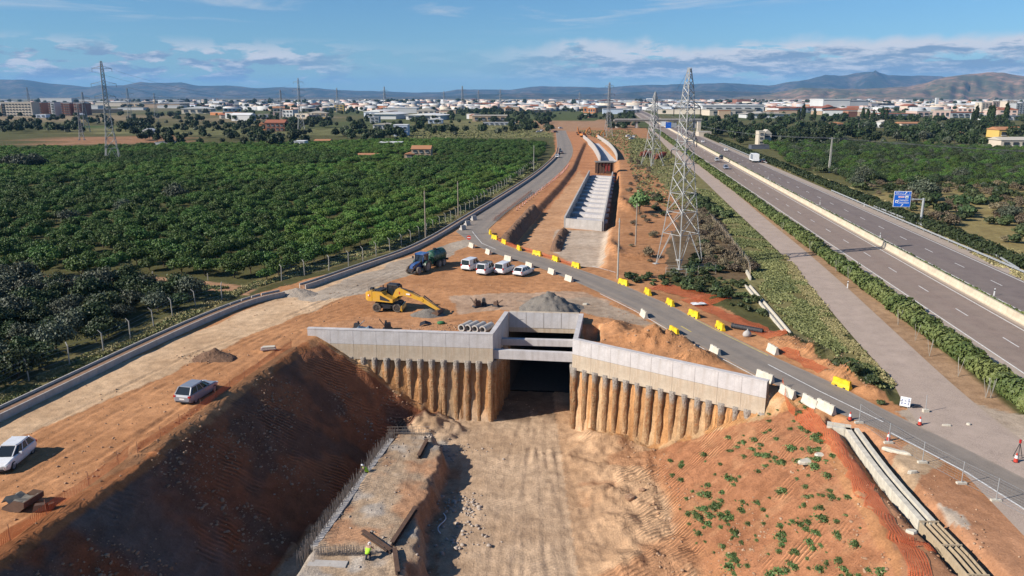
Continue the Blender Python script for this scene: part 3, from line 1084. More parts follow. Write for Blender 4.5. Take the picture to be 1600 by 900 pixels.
ridge('hills', LOWP, 8200, mk.m, 13, depth=900, rows=14)
ridge('hills', HILLP, 6800, mk2.m, 23, depth=2000, n=420, rows=26, az0=-.1, az1=1.0)

# air: distance haze over the whole plain
hk = Mat('distance_haze')
hk.t.nodes.remove(hk.b)
hv = hk.n('ShaderNodeVolumePrincipled')
hv.inputs['Color'].default_value = (.22, .52, .95, 1)
hv.inputs['Density'].default_value = 4.2e-5
hv.inputs['Anisotropy'].default_value = 0.0
hk.link(hv.outputs[0], hk.t.nodes['Material Output'].inputs['Volume'])
hb = MB(); hb.box2((-27500, -4600, -14), (27500, 27500, 560)); 
haze = hb.build('haze', hk.m); haze['kind'] = 'stuff'
# ================================================================== CONCRETE OF THE UNDERPASS
def concrete(name, c, stain, streak=.6, scale=.8):
    k = Mat(name)
    n = k.noise(scale, 7, .65); f = k.noise(14, 4, .6)
    s = k.noise(1, 6, .65, .3, stretch=(1.6, 1.6, .18))
    base = k.mix(k.map(n, .3, .7), tuple(q * .82 for q in c), tuple(min(.9, q * 1.12) for q in c))
    base = k.mix(k.math('MULTIPLY', k.map(s, .48, .72), streak), base, stain)
    base = k.mix(k.map(f, .3, .7), base, k.mix(1.0, base, (.84, .83, .82), 'MULTIPLY'))
    k.color(base)
    k.bump(f, .25, .02)
    k.b.inputs['Roughness'].default_value = .85
    MATS[name] = k.m
    return k.m


M_CONC = concrete('concrete_upper_lift', (.56, .53, .52), (.40, .36, .33))
M_CONC2 = concrete('concrete_lower_lift_stained', (.53, .44, .335), (.38, .27, .18), .8)
M_CONCG = concrete('concrete_new', (.47, .44, .41), (.33, .29, .25), .5)
M_CONCD = concrete('concrete_dark_joint', (.22, .20, .18), (.15, .13, .12))
M_BARR = concrete('concrete_barrier_paint', (.62, .57, .47), (.40, .36, .30), .5, 2.0)
M_CREAM = concrete('cream_concrete', (.60, .51, .38), (.42, .35, .26), .5, .6)
M_FILL = flat('reddish_earth_fill', (.27, .16, .10), .95, var=.25)
M_DARK = flat('dark_steel', (.035, .035, .04), .55)
M_STEEL = flat('galvanised_steel', (.42, .43, .43), .5, .35)
M_WHITE = flat('white_paint', (.74, .74, .73), .5, var=.06)
M_RUST = flat('rusty_steel', (.11, .065, .045), .8)
M_WOOD = flat('weathered_timber', (.40, .31, .205), .85)
M_RED = flat('red_plastic', (.50, .05, .03), .5)
M_TYRE = flat('tyre_rubber', (.03, .029, .028), .85)
M_TYRED = flat('dusty_tyre_rubber', (.15, .125, .10), .9)
M_RIM = flat('alloy_rim', (.35, .35, .36), .4, .5)
M_HIVIS = flat('hi_vis_cloth', (.42, .75, .05), .8, var=.05)
M_SKIN = flat('skin', (.42, .26, .19), .6)
M_NAVY = flat('navy_work_cloth', (.03, .035, .06), .9)
M_HELMET = flat('white_helmet', (.75, .75, .74), .35)
gm = Mat('vehicle_glass'); gm.color((.018, .022, .026)); gm.b.inputs['Roughness'].default_value = .08; gm.b.inputs['Specular IOR Level'].default_value = .6
M_GLASS = gm.m

# bored piles: cast against the earth, clean collar at the top, earth stuck to the shaft
pk = Mat('bored_pile_concrete_with_earth')
pn = pk.noise(1.3, 7, .65, .3, stretch=(1, 1, .45)); pn2 = pk.noise(5, 5, .6)
oi_ = pk.n('ShaderNodeObjectInfo')
sepz = pk.n('ShaderNodeSeparateXYZ'); pk.link(pk.co(), sepz.inputs[0])
zz = pk.math('ADD', sepz.outputs[2], pk.math('MULTIPLY', pn, 1.6))
earth = pk.mix(pk.map(pn, .36, .64), (.33, .185, .09), (.50, .325, .185))
pv = pk.map(oi_.outputs['Random'], 0, 1, .74, 1.16)
pvc = pk.n('ShaderNodeCombineColor'); [pk.link(pv, pvc.inputs[i]) for i in range(3)]
earth = pk.mix(1.0, earth, pvc.outputs[0], 'MULTIPLY')
crust = pk.noise(2.6, 6, .7, .8)
earth = pk.mix(pk.map(crust, .52, .60), earth, (.40, .17, .07))
earth = pk.mix(pk.map(pn2, .35, .65), earth, pk.mix(1.0, earth, (.74, .70, .66), 'MULTIPLY'))
grey = pk.mix(pk.map(pn2, .3, .7), (.26, .235, .21), (.40, .37, .33))
pk.color(pk.mix(pk.math('MULTIPLY', pk.map(zz, -.35, .35), .85), earth, grey))
pk.bump(pk.math('ADD', pn, pk.math('MULTIPLY', pn2, .8)), 1.0, .34)
M_PILE = pk.m


def pile_mesh(seed):
    rng = np.random.default_rng(seed)
    na, nr = 14, 26; secs = []
    for i in range(nr):
        z = .25 - 9.2 * i / (nr - 1)
        collar = .06 if z > -.45 else 0
        ring = []
        for k in range(na):
            t = 2 * pi * k / na
            r = .345 + collar + .045 * (float(vnoise(np.array([cos(t) * 1.3 + 9 + seed]), np.array([z * .8]), seed)[0]) - .5) * 2 + .06 * (float(vnoise(np.array([seed * 3.1]), np.array([z * .9]), seed + 4)[0]) - .5) * 1.2 * (collar == 0)
            r += .05 * (rng.random() - .5) * (collar == 0)
            ring.append((cos(t) * r, sin(t) * r, z))
        secs.append(ring)
    m = MB(); m.loft(secs)
    return m.mesh('bored_pile', M_PILE, smooth=True)


PILES = [pile_mesh(s) for s in (1, 2, 3, 4)]


def wing_wall(A, B, label, ncol, zt=.8, zm=-.85, zb=-2.65, pile_from=0.0, pile_off=.16, step=1.32, piles=True, thick=.55):
    d = (B - A); L = d.length; rz = atan2(d.y, d.x)
    root = empty('wing_wall', (A.x, A.y, 0), rz, label, 'retaining wall', None)
    m = MB(); m.box2((0, .03, zb + .002), (L, thick, zt - .004)); m.build('wall_core', M_CONCD, root)
    w = L / ncol
    for row, (a, b, mt) in enumerate(((zm + .012, zt, M_CONC), (zb, zm - .012, M_CONC2))):
        pm = None
        for i in range(ncol):
            if pm is None:
                q = MB(); q.box2((.012, -.03 - .012 * row, a), (w - .012, .10, b)); pm = q.mesh('wall_panel', mt)
            link('wall_panel', pm, root, (i * w, rnd.uniform(-.006, .006), 0))
    m = MB(); m.box2((-.03, -.06, zt), (L + .03, thick + .03, zt + .10)); m.build('coping', M_CONC, root)
    if piles:
        n = int((L - pile_from) / step)
        for i in range(n + 1):
            x = pile_from + i * (L - pile_from - .5) / n + .25
            o = link('bored_pile', PILES[(i * 7 + ncol) % 4], root, (x + rnd.uniform(-.08, .08), pile_off + rnd.uniform(-.05, .05), zb + .02), rnd.uniform(0, 6.28))
            o.scale = (rnd.uniform(.92, 1.1), rnd.uniform(.92, 1.1), 1)
    return root


wing_wall(LW0, LW1, 'long pale concrete wing wall on the shaded embankment side of the underpass, four pipes behind it', 8, pile_from=3.5)
wing_wall(RW0, RW1, 'long pale concrete wing wall slanting towards the diversion road, lit by the sun', 9)
# the two parapets of the open shaft, its back wall and cross beams belong to one portal
portal = empty('underpass_portal', (2, 82, 0), 0, 'concrete box portal of the underpass with two cross beams over its dark mouth', 'underpass')


def slab_between(name, A, B, t0, t1, z0, z1, mat, parent, side=1):
    """a wall from A to B; it occupies t0..t1 to the left of A->B"""
    d = (B - A); d.z = 0; L = d.length; rz = atan2(d.y, d.x)
    m = MB(); m.box2((0, t0, z0), (L, t1, z1))
    return m.build(name, mat, parent, (A.x - parent.location.x, A.y - parent.location.y, 0), rz)


def pan_wall(A, B, t0, t1, z0, z1, n, mat, zm=None):
    d = (B - A); d.z = 0; u = d.normalized(); w = d.length / n
    slab_between('parapet', A, B, t0 + .03 if t0 < t1 else t0, t1, z0 + .003, z1, M_CONC, portal)


slab_between('parapet', LW1, BK0, .0, .55, -2.65, .82, M_CONC, portal)
slab_between('parapet', RW0, BK1, -.55, .0, -2.65, .82, M_CONC, portal)
slab_between('back_wall', BK0 + Vector((.02, 0, 0)), BK1 - Vector((.02, 0, 0)), .0, .5, -1.80, .80, M_CONC2, portal)
bd = (BK1 - BK0) / 4
for i in range(4):
    A = BK0 + bd * i
    slab_between('wall_panel', A + bd * .012 + Vector((0, -.02, 0)), A + bd * .988 + Vector((0, -.02, 0)), -.03, .1, -1.2, .78, M_CONC, portal)
sd_l = (BK0 - LW1); sd_r = (BK1 - RW0)
for t, z0, z1 in ((.0, -2.15, -1.12), (.46, -1.98, -1.20)):
    A = LW1 + sd_l * (t + .03); B = RW0 + sd_r * (t + .09)
    slab_between('cross_beam', A, B, 0, .62, z0, z1, M_CONC, portal)
for side, A, dv in ((0, LW1, sd_l), (1, RW0, sd_r)):
    for i in range(7):
        p_ = A + dv * ((i + .55) / 7.0) + Vector(((-.08 if side == 0 else .08), 0, 0))
        link('bored_pile', PILES[i % 4], portal, (p_.x - 2, p_.y - 82, -2.63), i * 1.1)
# roofed length beyond the shaft
ud = (BK0 - LW1).normalized()
mt = MB()
Fa, Fb = BK0 + Vector((.1, .5, 0)), BK1 + Vector((-.1, .5, 0)); Ga, Gb = Fa + ud * 40, Fb + ud * 40


def quad(a, za, b, zb, c, zc, d, zd):
    mt.add([(a.x - 2, a.y - 82, za), (b.x - 2, b.y - 82, zb), (c.x - 2, c.y - 82, zc), (d.x - 2, d.y - 82, zd)], [(0, 1, 2, 3)])


zf, zr_ = FLOOR + .02, -1.7
quad(Fa, zf, Fb, zf, Gb, zf, Ga, zf); quad(Fa, zr_, Fb, zr_, Gb, zr_, Ga, zr_)
quad(Fa, zf, Fa, zr_, Ga, zr_, Ga, zf); quad(Fb, zf, Fb, zr_, Gb, zr_, Gb, zf); quad(Ga, zf, Ga, zr_, Gb, zr_, Gb, zf)
for A, B in ((BK0 + Vector((0.12, -.1, 0)), Fa), (BK1 + Vector((-.12, -.1, 0)), Fb)):
    quad(A, zf, A, zr_, B, zr_, B, zf)
mt.build('tunnel_lining', flat('dark_tunnel_lining', (.085, .075, .065), .9), portal)  # lining in one even dark brown

# ------------------------------------------------------------------ concrete channel along the haul road (left)
def channel(pts, label, near=1.0, wdt=1.0, step=4.2):
    """two upstanding concrete lips with a floor between, in cast lengths; pts = foot of the near wall, travelling away"""
    pts = resample(smooth_path(pts, 2), step)
    c0 = pts[0]
    root = empty('drainage_channel', (c0.x, c0.y, 0), 0, label, 'drainage channel')
    for i in range(len(pts) - 1):
        a, b = pts[i] - c0, pts[i + 1] - c0
        L = (b - a).length; rz = atan2(b.y - a.y, b.x - a.x)
        m = MB(); m.box2((.012, 0, -.3), (L - .012, .13, near)); m.build('channel_wall', M_CONCG, root, (a.x, a.y, 0), rz)
        m = MB(); m.box2((.012, wdt, -.3), (L - .012, wdt + .13, near + .06)); m.build('channel_wall', M_CONCG, root, (a.x, a.y, 0), rz)
        m = MB(); m.box2((.012, .132, -.3), (L - .012, wdt - .002, near * .74)); m.build('earth_fill', M_FILL, root, (a.x, a.y, 0), rz)
    return root


channel(pix([(-110, 712), (0, 660), (110, 606), (220, 552), (325, 503), (400, 473), (446, 463)]), 'concrete drainage channel below the dark grove, running beside the haul road', .68, 1.35)
channel(pix([(478, 452), (497, 446), (575, 418), (640, 396), (688, 371), (722, 349), (790, 307), (838, 275), (858, 258), (873, 243), (874, 232)]), 'concrete drainage channel between the orange orchard and the road to the town', .68, 1.1)

# ------------------------------------------------------------------ long U-shaped trough under construction
TA, TB = P(881, 348, 0), P(943, 353, 0)
TC, TD = P(920, 272, 0), P(958, 274, 0)
TC = TA.lerp(TC, 1.0)
trough = empty('concrete_trough', (TA.x, TA.y, -1.0), 0, 'long roofless concrete trough with cross ribs, end wall facing the works', 'trough')


def tr_slab(name, A, B, t0, t1, z0, z1, mat=M_CONCG):
    d = (B - A); d.z = 0; L = d.length
    m = MB(); m.box2((0, t0, z0), (L, t1, z1))
    return m.build(name, mat, trough, (A.x - TA.x, A.y - TA.y, 0), atan2(d.y, d.x))


tr_slab('side_wall', TA, TC, -.35, .0, -.5, 2.3)
tr_slab('side_wall', TB, TD, .0, .35, -.5, 2.3)
tr_slab('end_wall', TA + Vector((.36, -.1, 0)), TB + Vector((-.36, -.1, 0)), -.0, .4, -.5, 2.0)
nr = 12
for i in range(nr):
    a = TA.lerp(TC, (i + .75) / nr); b = TB.lerp(TD, (i + .75) / nr); a.z = b.z = 0
    e = (b - a).normalized()
    tr_slab('cross_rib', a + e * .36, b - e * .36, 0, 3.0, .1, .85 - .02 * i, M_CONC)
fl_ = MB(); fl_.add([(p_.x - TA.x, p_.y - TA.y, .1) for p_ in (TA, TB, TD, TC)], [(0, 1, 2, 3)]); fl_.build('floor_slab', M_CONCG, trough)
# the part beyond, curving away, with a formwork gantry in the gap
t2 = empty('concrete_trough', (P(936, 246).x, P(936, 246).y, -1.0), 0, 'pale curved concrete trough beyond the red formwork gantry', 'trough')
LP_ = smooth_path(pix([(937, 252), (934, 243), (925, 228), (911, 216)]), 2); RP_ = smooth_path(pix([(965, 250), (962, 240), (951, 227), (934, 216)]), 2)
for pth, s_ in ((LP_, -1), (RP_, 1)):
    for i in range(len(pth) - 1):
        a, b = pth[i], pth[i + 1]; d = b - a
        m = MB(); m.box2((-.05, -.4 if s_ < 0 else 0, -.5), (d.length + .05, 0 if s_ < 0 else .4, 3.2))
        m.build('side_wall', M_CONCG, t2, (a.x - t2.location.x, a.y - t2.location.y, 0), atan2(d.y, d.x))
n_ = len(LP_); m = MB()
m.loft([[(LP_[i].x - t2.location.x, LP_[i].y - t2.location.y, .4), (RP_[i].x - t2.location.x, RP_[i].y - t2.location.y, .4)] for i in range(n_)], closed=False)
m.build('floor_slab', M_CONC, t2)
g0, g1 = P(931, 268), P(962, 269)
gan = empty('formwork_gantry', (g0.x, g0.y, -1), 0, 'red formwork gantry with dark props in the gap of the trough', 'formwork')
w_ = g1.x - g0.x
M_FORM = flat('red_formwork_steel', (.34, .05, .04), .6)
for k in range(6):
    m = MB(); m.tube((.6 + k * (w_ - 1.2) / 5, 0, 0), (.6 + k * (w_ - 1.2) / 5, 0, 4.2), .12, n=5); m.tube((.6 + k * (w_ - 1.2) / 5, 0, 4.2), (1.2 + k * (w_ - 1.8) / 5, 6, 4.2), .12, n=5)
    m.build('prop', M_RUST, gan)
m = MB(); m.box((w_ / 2, 3.0, 4.35), (w_ + .2, 6.4, .14)); m.build('deck_panel', M_CONCD, gan)
m = MB(); m.box((w_ * .62, 1.0, 2.4), (1.6, 1.0, 2.6)); m.box((w_ * .55, .8, 3.4), (2.8, .5, .5)); m.tube((w_ * .45, .6, .2), (w_ * .7, .6, 3.5), .15); m.build('hoist', M_FORM, gan)
m = MB(); m.box((.9, 0.5, 2.1), (.7, .8, 3.8)); m.build('side_form', M_RUST, gan)
m = MB(); m.box((w_ / 2, 4.5, 2.0), (w_ - .4, .3, 4.0)); m.build('back_form', M_RUST, gan)

# ------------------------------------------------------------------ precast ditch on the right-hand slope
def ditch_run(pts, label):
    pts = resample(smooth_path(pts, 1), 2.4); c0 = pts[0]
    root = empty('precast_ditch', (c0.x, c0.y, 0), 0, label, 'drainage channel')
    for i in range(len(pts) - 1):
        a, b = pts[i] - c0, pts[i + 1] - c0; L = (b - a).length
        m = MB()
        m.box2((.01, -.60, -.85), (L - .01, -.20, .10)); m.box2((.01, .16, -.85), (L - .01, .48, .10)); m.box2((.01, -.20, -.85), (L - .01, .16, -.62))
        m.build('ditch_section', M_BARR, root, (a.x, a.y, 0), atan2(b.y - a.y, b.x - a.x))
    return root


ditch_run(pix([(1332, 670), (1362, 712), (1395, 754), (1450, 815)]), 'white precast concrete ditch cut into the red verge beside the diversion road')
ditch_run(pix([(1292, 663), (1330, 669)]), 'short white concrete ditch end behind the row of pale barriers')
# its last length is still in timber shutters
fpts = resample(pix([(1452, 818), (1500, 868), (1560, 938)]), 1.0); c0 = fpts[0]
fw = empty('ditch_formwork', (c0.x, c0.y, 0), 0, 'timber shuttering with cross battens at the unfinished end of the white ditch', 'formwork')
for i in range(len(fpts) - 1):
    a, b = fpts[i] - c0, fpts[i + 1] - c0; L = (b - a).length; rz = atan2(b.y - a.y, b.x - a.x)
    for s_ in (-.62, -.20, .18, .50):
        m = MB(); m.box2((0, s_, -.8), (L - .01, s_ + .045, .12)); m.build('shutter_board', M_WOOD, fw, (a.x, a.y, 0), rz)
    if i % 3 == 0:
        m = MB(); m.box2((0, -.66, .12), (.08, .58, .20)); m.build('batten', M_WOOD, fw, (a.x, a.y, 0), rz)

# ------------------------------------------------------------------ motorway furniture
root = empty('median_barrier', HW(9.0, 0), 0, 'long cream concrete barrier down the middle of the motorway', 'barrier')
L_ = 12.5
q = MB(); q.prism([(-.40, 0), (.40, 0), (.40, .08), (.22, .38), (.14, 1.0), (-.14, 1.0), (-.22, .38), (-.40, .08)], 'x', -L_ / 2 + .015, L_ / 2 - .015)
bm_ = q.mesh('barrier_section', M_CREAM)
for i in range(-8, 60):
    p_ = HW(9.0, i * L_) - root.location
    link('barrier_section', bm_, root, p_, pi / 2 - HW_A)
q = MB(); q.box2((-.45, -6.2, .024), (1.35, 6.2, .10)); bm2 = q.mesh('base_strip', M_CREAM)
for i in range(-8, 60):
    p_ = HW(8.95, i * L_) - root.location
    link('base_strip', bm2, root, (p_.x, p_.y, 0), -HW_A)


def w_beam(name, pts, label, h=.72):
    pts = resample(pts, 4.0); c0 = pts[0]
    root = empty(name, c0, 0, label, 'guardrail')
    for i in range(len(pts) - 1):
        a, b = pts[i] - c0, pts[i + 1] - c0; L = (b - a).length; rz = atan2(b.y - a.y, b.x - a.x)
        m = MB(); m.prism([(0, h - .32), (-.07, h - .25), (0, h - .17), (-.07, h - .09), (0, h), (.03, h), (.03, h - .32)], 'x', 0, L)
        m.build('rail', M_STEEL, root, a, rz)
        m = MB(); m.box2((-.05, .03, -.2), (.05, .15, h - .05)); m.build('post', M_STEEL, root, a, rz)
    return root


w_beam('guardrail', [HW(22.6, 95), HW(22.6, -80)], 'grey steel guardrail on the far edge of the motorway, near the sign post')
w_beam('guardrail', [HW(23.9, 62), HW(24.6, 20), HW(24.4, 0), HW(22.9, -10)], 'second grey steel guardrail bowing out behind the first around the sign post')
w_beam('guardrail', [HW(22.9, 330), HW(22.9, 190)], 'far grey guardrail on the motorway edge behind the lorry')

# slim white marker posts
mk_ = MB(); mk_.prism([(-.09, 0), (.09, 0), (.06, .08), (.06, 1.05), (-.06, .98), (-.06, .08)], 'y', -.05, .05)
pm_ = mk_.mesh('post', M_WHITE)
mk_ = MB(); mk_.box((0, 0, .80), (.14, .12, .18)); pm2_ = mk_.mesh('reflector_band', M_DARK)
g_ = 'white marker posts along the motorway'
for (px, py) in ((1263, 371), (1324, 450), (1390, 462), (1350, 323), (1375, 372), (1281, 320), (1468, 367), (1553, 462), (1200, 280), (1100, 237), (1156, 260)):
    r = empty('marker_post', P(px, py), -HW_A, 'slim white marker post with dark band at the motorway edge', 'marker post', g_)
    link('post', pm_, r); link('reflector_band', pm2_, r)

# ------------------------------------------------------------------ lattice pylons
M_PYL = flat('galvanised_lattice_steel', (.40, .40, .385), .55, .1)
M_PYLB = flat('galvanised_lattice_steel_dull', (.33, .33, .33), .6, .1)


def pylon(loc, rz, prof, arms, label, detail=True, r=.07, mat=M_PYL, ladder=False, group=None):
    """prof: [(height, half width)]; arms: [(height, reach, side list)]"""
    root = empty('lattice_pylon', loc, rz, label, 'pylon', group)
    cor = ((1, 1), (-1, 1), (-1, -1), (1, -1))
    hs = [p[0] for p in prof]; ws = [p[1] for p in prof]

    def wd(h):
        return float(np.interp(h, hs, ws))
    for sx, sy in cor:
        m = MB()
        for i in range(len(prof) - 1):
            m.tube((sx * ws[i], sy * ws[i], hs[i]), (sx * ws[i + 1], sy * ws[i + 1], hs[i + 1]), r * 1.5, n=4)
        m.box((sx * ws[0], sy * ws[0], -.1), (.8, .8, .5))
        m.build('leg', mat, root)
    # panels about as tall as they are wide
    lv = [0.0]
    while lv[-1] < hs[-1] - .6:
        lv.append(min(hs[-1], lv[-1] + max(.95, wd(lv[-1]) * (1.75 if len(lv) > 1 else 2.0))))
    allm = MB()
    for i in range(len(lv) - 1):
        a, b = lv[i], lv[i + 1]; wa, wb = wd(a), wd(b)
        for k in range(4):
            c1, c2 = cor[k], cor[(k + 1) % 4]
            m = MB() if detail else allm
            pa, pb = (c1[0] * wa, c1[1] * wa, a), (c2[0] * wb, c2[1] * wb, b)
            pc, pd = (c2[0] * wa, c2[1] * wa, a), (c1[0] * wb, c1[1] * wb, b)
            if i == 0:        # open K at the feet
                mid = tuple((u + v) / 2 for u, v in zip(pb, pd))
                m.tube(pa, mid, r, n=4); m.tube(pc, mid, r, n=4)
            else:
                m.tube(pa, pb, r, n=4); m.tube(pc, pd, r, n=4)
            if detail:
                m.build('brace', mat, root)
            if i % 2 == 0 or i < 3:
                m = MB() if detail else allm
                m.tube(pd, pb, r * .85, n=4)
                if detail:
                    m.build('girt', mat, root)
    if not detail:
        allm.build('bracing', mat, root)
    for h_, reach, sides in arms:
        for s_ in sides:
            m = MB(); w0 = wd(h_)
            tip = (s_ * reach, 0, h_ + .15)
            for sy in (-1, 1):
                m.tube((s_ * w0, sy * w0, h_), tip, r, n=4); m.tube((s_ * wd(h_ + 1.1), sy * wd(h_ + 1.1), h_ + 1.1), tip, r, n=4)
            for t in (.35, .7):
                x = s_ * (w0 + (reach - w0) * t); m.tube((x, 0, h_ + .05), (x, 0, h_ + 1.1 * (1 - t) + .1), r * .7, n=4)
            m.build('crossarm', mat, root)
            m = MB(); m.tube(tip, (tip[0], 0, tip[2] - 1.3), .07, n=5); m.build('insulator', M_DARK, root)
    return root


b0 = P(1061, 414)
pylon(b0, radians(33), [(0, 2.65), (6.6, 1.9), (17.0, 1.0), (25.0, .78), (28.0, .58), (31.3, .16)],
      [(25.1, 2.9, (-1, 1)), (21.7, 1.7, (1,)), (18.7, 3.0, (-1,)), (20.2, 2.5, (1,))], 'tall white lattice pylon, nearest of all, in scrub beside the motorway service road', r=.062)
b1 = P(1019, 258)
pylon(b1, radians(30), [(0, 3.2), (9, 1.9), (19, .95), (26, .7), (28.6, .12)], [(22, 4.2, (-1, 1)), (18.5, 2.4, (1,))], 'second white lattice pylon beyond the tall one, red bushes at its feet', r=.085)
PYL2 = [(950, 214, 36, 'lattice pylon with wide arms behind the curved trough'), (177, 252, 41, 'tall grey lattice pylon standing in the left orchard'),
        (471, 207, 40, 'grey lattice pylon in front of the red-brick houses'), (128, 218, 22, 'short lattice pylon in the brown field by the orchard edge')]
for px, py, hgt, lb in PYL2:
    q = P(px, py); k = hgt / 40
    pylon(q, radians(20), [(0, 2.7 * k), (13 * k, 1.35 * k), (26 * k, .75 * k), (36 * k, .6 * k), (40 * k, .3 * k)],
          [(37 * k, 3.6 * k, (-1, 1)), (31 * k, 4.6 * k, (-1, 1)), (26 * k, 3.8 * k, (-1, 1))], lb, detail=False, r=.06, mat=M_PYLB)
for i, (px, py, hgt) in enumerate(((163 * 1.0 + 278, 186, 34), (205, 196, 34), (245, 190, 30), (528, 176, 40), (602, 180, 40), (694, 172, 36), (723, 178, 42), (748, 173, 38), (782, 172, 40), (48, 178, 40), (136, 205, 30), (905, 172, 34))):
    q = P(px, py); k = hgt / 40
    pylon(q, radians(25), [(0, 3.0 * k), (20 * k, 1.5 * k), (40 * k, .6 * k)], [(34 * k, 6 * k, (-1, 1)), (28 * k, 7 * k, (-1, 1))], 'thin grey lattice pylon on the skyline of the town', detail=False, r=.085, mat=M_PYLB, group='pylons far off over the town')

# power lines
M_CABLE = flat('aluminium_cable', (.22, .22, .23), .5, .4)


def cable(a, b, sag, label, r=.028, n=24):
    a, b = Vector(a), Vector(b); m = MB(); pts = []
    for i in range(n + 1):
        t = i / n; q = a.lerp(b, t); q.z -= sag * 4 * t * (1 - t); pts.append(q)
    m.path(pts, r, 4)
    o = m.build('power_cable', M_CABLE)
    tag(o, label, 'cable', 'cables between the pylons')


for (x1, z1), (x2, z2) in (((-2.9, 25.2), (-4, 22.2)), ((2.9, 25.2), (4, 22.2)), ((0, 31.2), (0, 28.4))):
    c_, s_ = cos(radians(33)), sin(radians(33))
    cable((b0.x + x1 * c_, b0.y + x1 * s_, z1 - 1.2 * (z1 < 28)), (b1.x + x2 * c_, b1.y + x2 * s_, z2 - 1.2 * (z1 < 30)), 4.0, 'thin grey power cable slung from the tall white pylon', .02)
pa_, pb_ = P(471, 207), P(177, 252)
for h_, x_ in ((35.5, -5.5), (35.5, 5.5), (29.8, 7)):
    cable((pa_.x + x_, pa_.y, h_), (pb_.x + x_, pb_.y, h_ * 1.05), 9, 'thin grey power cable between the orchard pylon and the next', .03)

# timber and concrete poles
M_POLE = flat('weathered_pole_timber', (.30, .25, .20), .85)
M_POLC = flat('pole_concrete', (.36, .34, .30), .85)
for px, py, hgt, mt_, lb in ((665, 371, 9.2, M_POLE, 'bare timber pole between the orchard fence and the drainage channel'), (716, 337, 8.0, M_POLE, 'second bare timber pole farther along the orchard fence'),
                            (834, 268, 9.5, M_POLC, 'pale pole at the bend of the drainage channel'), (965, 436, 9.3, M_POLC, 'pale concrete pole beside the first yellow barrier after the junction'),
                            (993, 383, 7.8, M_POLE, 'brown timber pole in front of the round green tree'), (1340, 182 + 30, 9, M_POLC, 'far pale pole in the orchard beyond the motorway')):
    q = P(px, py); r = empty('utility_pole', q, 0, lb, 'pole')
    m = MB(); m.tube((0, 0, -.4), (0, 0, hgt), .15, .10, n=8); m.build('shaft', mt_, r)
    m = MB(); m.box((0, 0, hgt - .5), (.34, .12, .10)); m.build('bracket', M_STEEL, r)
q = P(1295, 270); r = empty('utility_pole', q, 0, 'tall tapered lattice concrete pole beside the motorway hedge', 'pole')
m = MB(); m.box((0, 0, 6.2), (.75, .55, 12.8), 0, .5)
m.build('shaft', M_POLC, r)
for k in range(7):
    m = MB(); m.box((0, 0, 1 + k * 1.6), (.80 - k * .05, .60 - k * .04, .2)); m.build('rung', M_POLC, r)
m = MB(); m.box((0, 0, 12.2), (2.0, .16, .16)); m.build('crossarm', M_STEEL, r)
for k, (x_, h_) in enumerate(((-.8, 12.3), (.8, 12.3), (0, 12.6))):
    cable((q.x + x_, q.y, h_), (q.x + 190, q.y - 66 + k, 9.5), 3.0, 'thin cable running from the lattice concrete pole across the scrub', .028)
    cable((q.x + x_, q.y, h_), (P(1028, 195).x, P(1028, 195).y, 14), 6.0, 'thin cable running from the lattice concrete pole towards the overpass', .028)

# ------------------------------------------------------------------ motorway direction sign
M_BLUE = flat('sign_blue', (.008, .11, .52), .45, var=.05)
sgp = P(1438, 352); sg = empty('direction_sign', sgp, -HW_A - radians(4), 'blue motorway direction sign hung from a grey cantilever post', 'road sign')
PH = 5.35
m = MB(); m.tube((0, 0, -.3), (0, 0, PH + .5), .28, .24, n=10); m.build('post', M_STEEL, sg)
m = MB(); m.tube((.15, 0, PH + .2), (-2.1, 0, PH + .2), .17, .13, n=8); m.build('arm', M_STEEL, sg)
sx0, sx1, sz0, sz1 = -6.0, -2.55, 3.85, 7.25
m = MB(); m.box2((sx0, -.10, sz0), (sx1, -.02, sz1)); m.build('sign_board', M_WHITE, sg)
m = MB(); m.box2((sx1, .0, PH), (-1.9, .1, PH + .4)); m.box2((sx0 + .6, -.02, PH + .1), (sx1, .06, PH + .3)); m.build('bracket', M_STEEL, sg)
m = MB(); m.box2((sx0 + .09, -.13, sz0 + .09), (sx1 - .09, -.104, sz1 - .82)); m.build('main_panel', M_BLUE, sg)
m = MB(); m.box2((sx0 + .09, -.13, sz1 - .72), (-4.32, -.104, sz1 - .09)); m.build('distance_panel', M_BLUE, sg)
m = MB(); m.box2((-4.22, -.13, sz1 - .72), (sx1 - .09, -.104, sz1 - .09)); m.build('exit_panel', M_BLUE, sg)
m = MB(); m.box2((-5.1, -.15, 5.85), (-3.9, -.134, 6.2)); m.build('route_badge', flat('pale_pink_paint', (.75, .55, .60), .5), sg)
m = MB(); m.box2((-3.72, -.15, 5.75), (-3.1, -.134, 6.3)); m.build('pictogram', M_WHITE, sg)
m = MB(); m.box2((-3.58, -.165, 5.88), (-3.24, -.152, 6.06)); m.build('pictogram_mark', flat('sign_green_grey', (.12, .22, .22), .6), sg)
m = MB(); m.box2((-5.62, -.15, 4.75), (-5.08, -.134, 5.3)); m.build('pictogram', M_WHITE, sg)
m = MB(); m.box2((-5.5, -.165, 4.88), (-5.2, -.152, 5.12)); m.build('pictogram_mark', M_BLUE, sg)


def text(s, name, parent, loc, size, mat, rot=(pi / 2, 0, 0), align='CENTER'):
    cu = bpy.data.curves.new(name, 'FONT'); cu.body = s; cu.size = size; cu.align_x = align; cu.extrude = .004
    cu.materials.append(mat)
    tmp = bpy.data.objects.new(name, cu)
    me = bpy.data.meshes.new_from_object(tmp)          # real letter outlines as one mesh
    bpy.data.objects.remove(tmp); bpy.data.curves.remove(cu)
    o = link(name, me, parent, loc); o.rotation_euler = rot
    return o


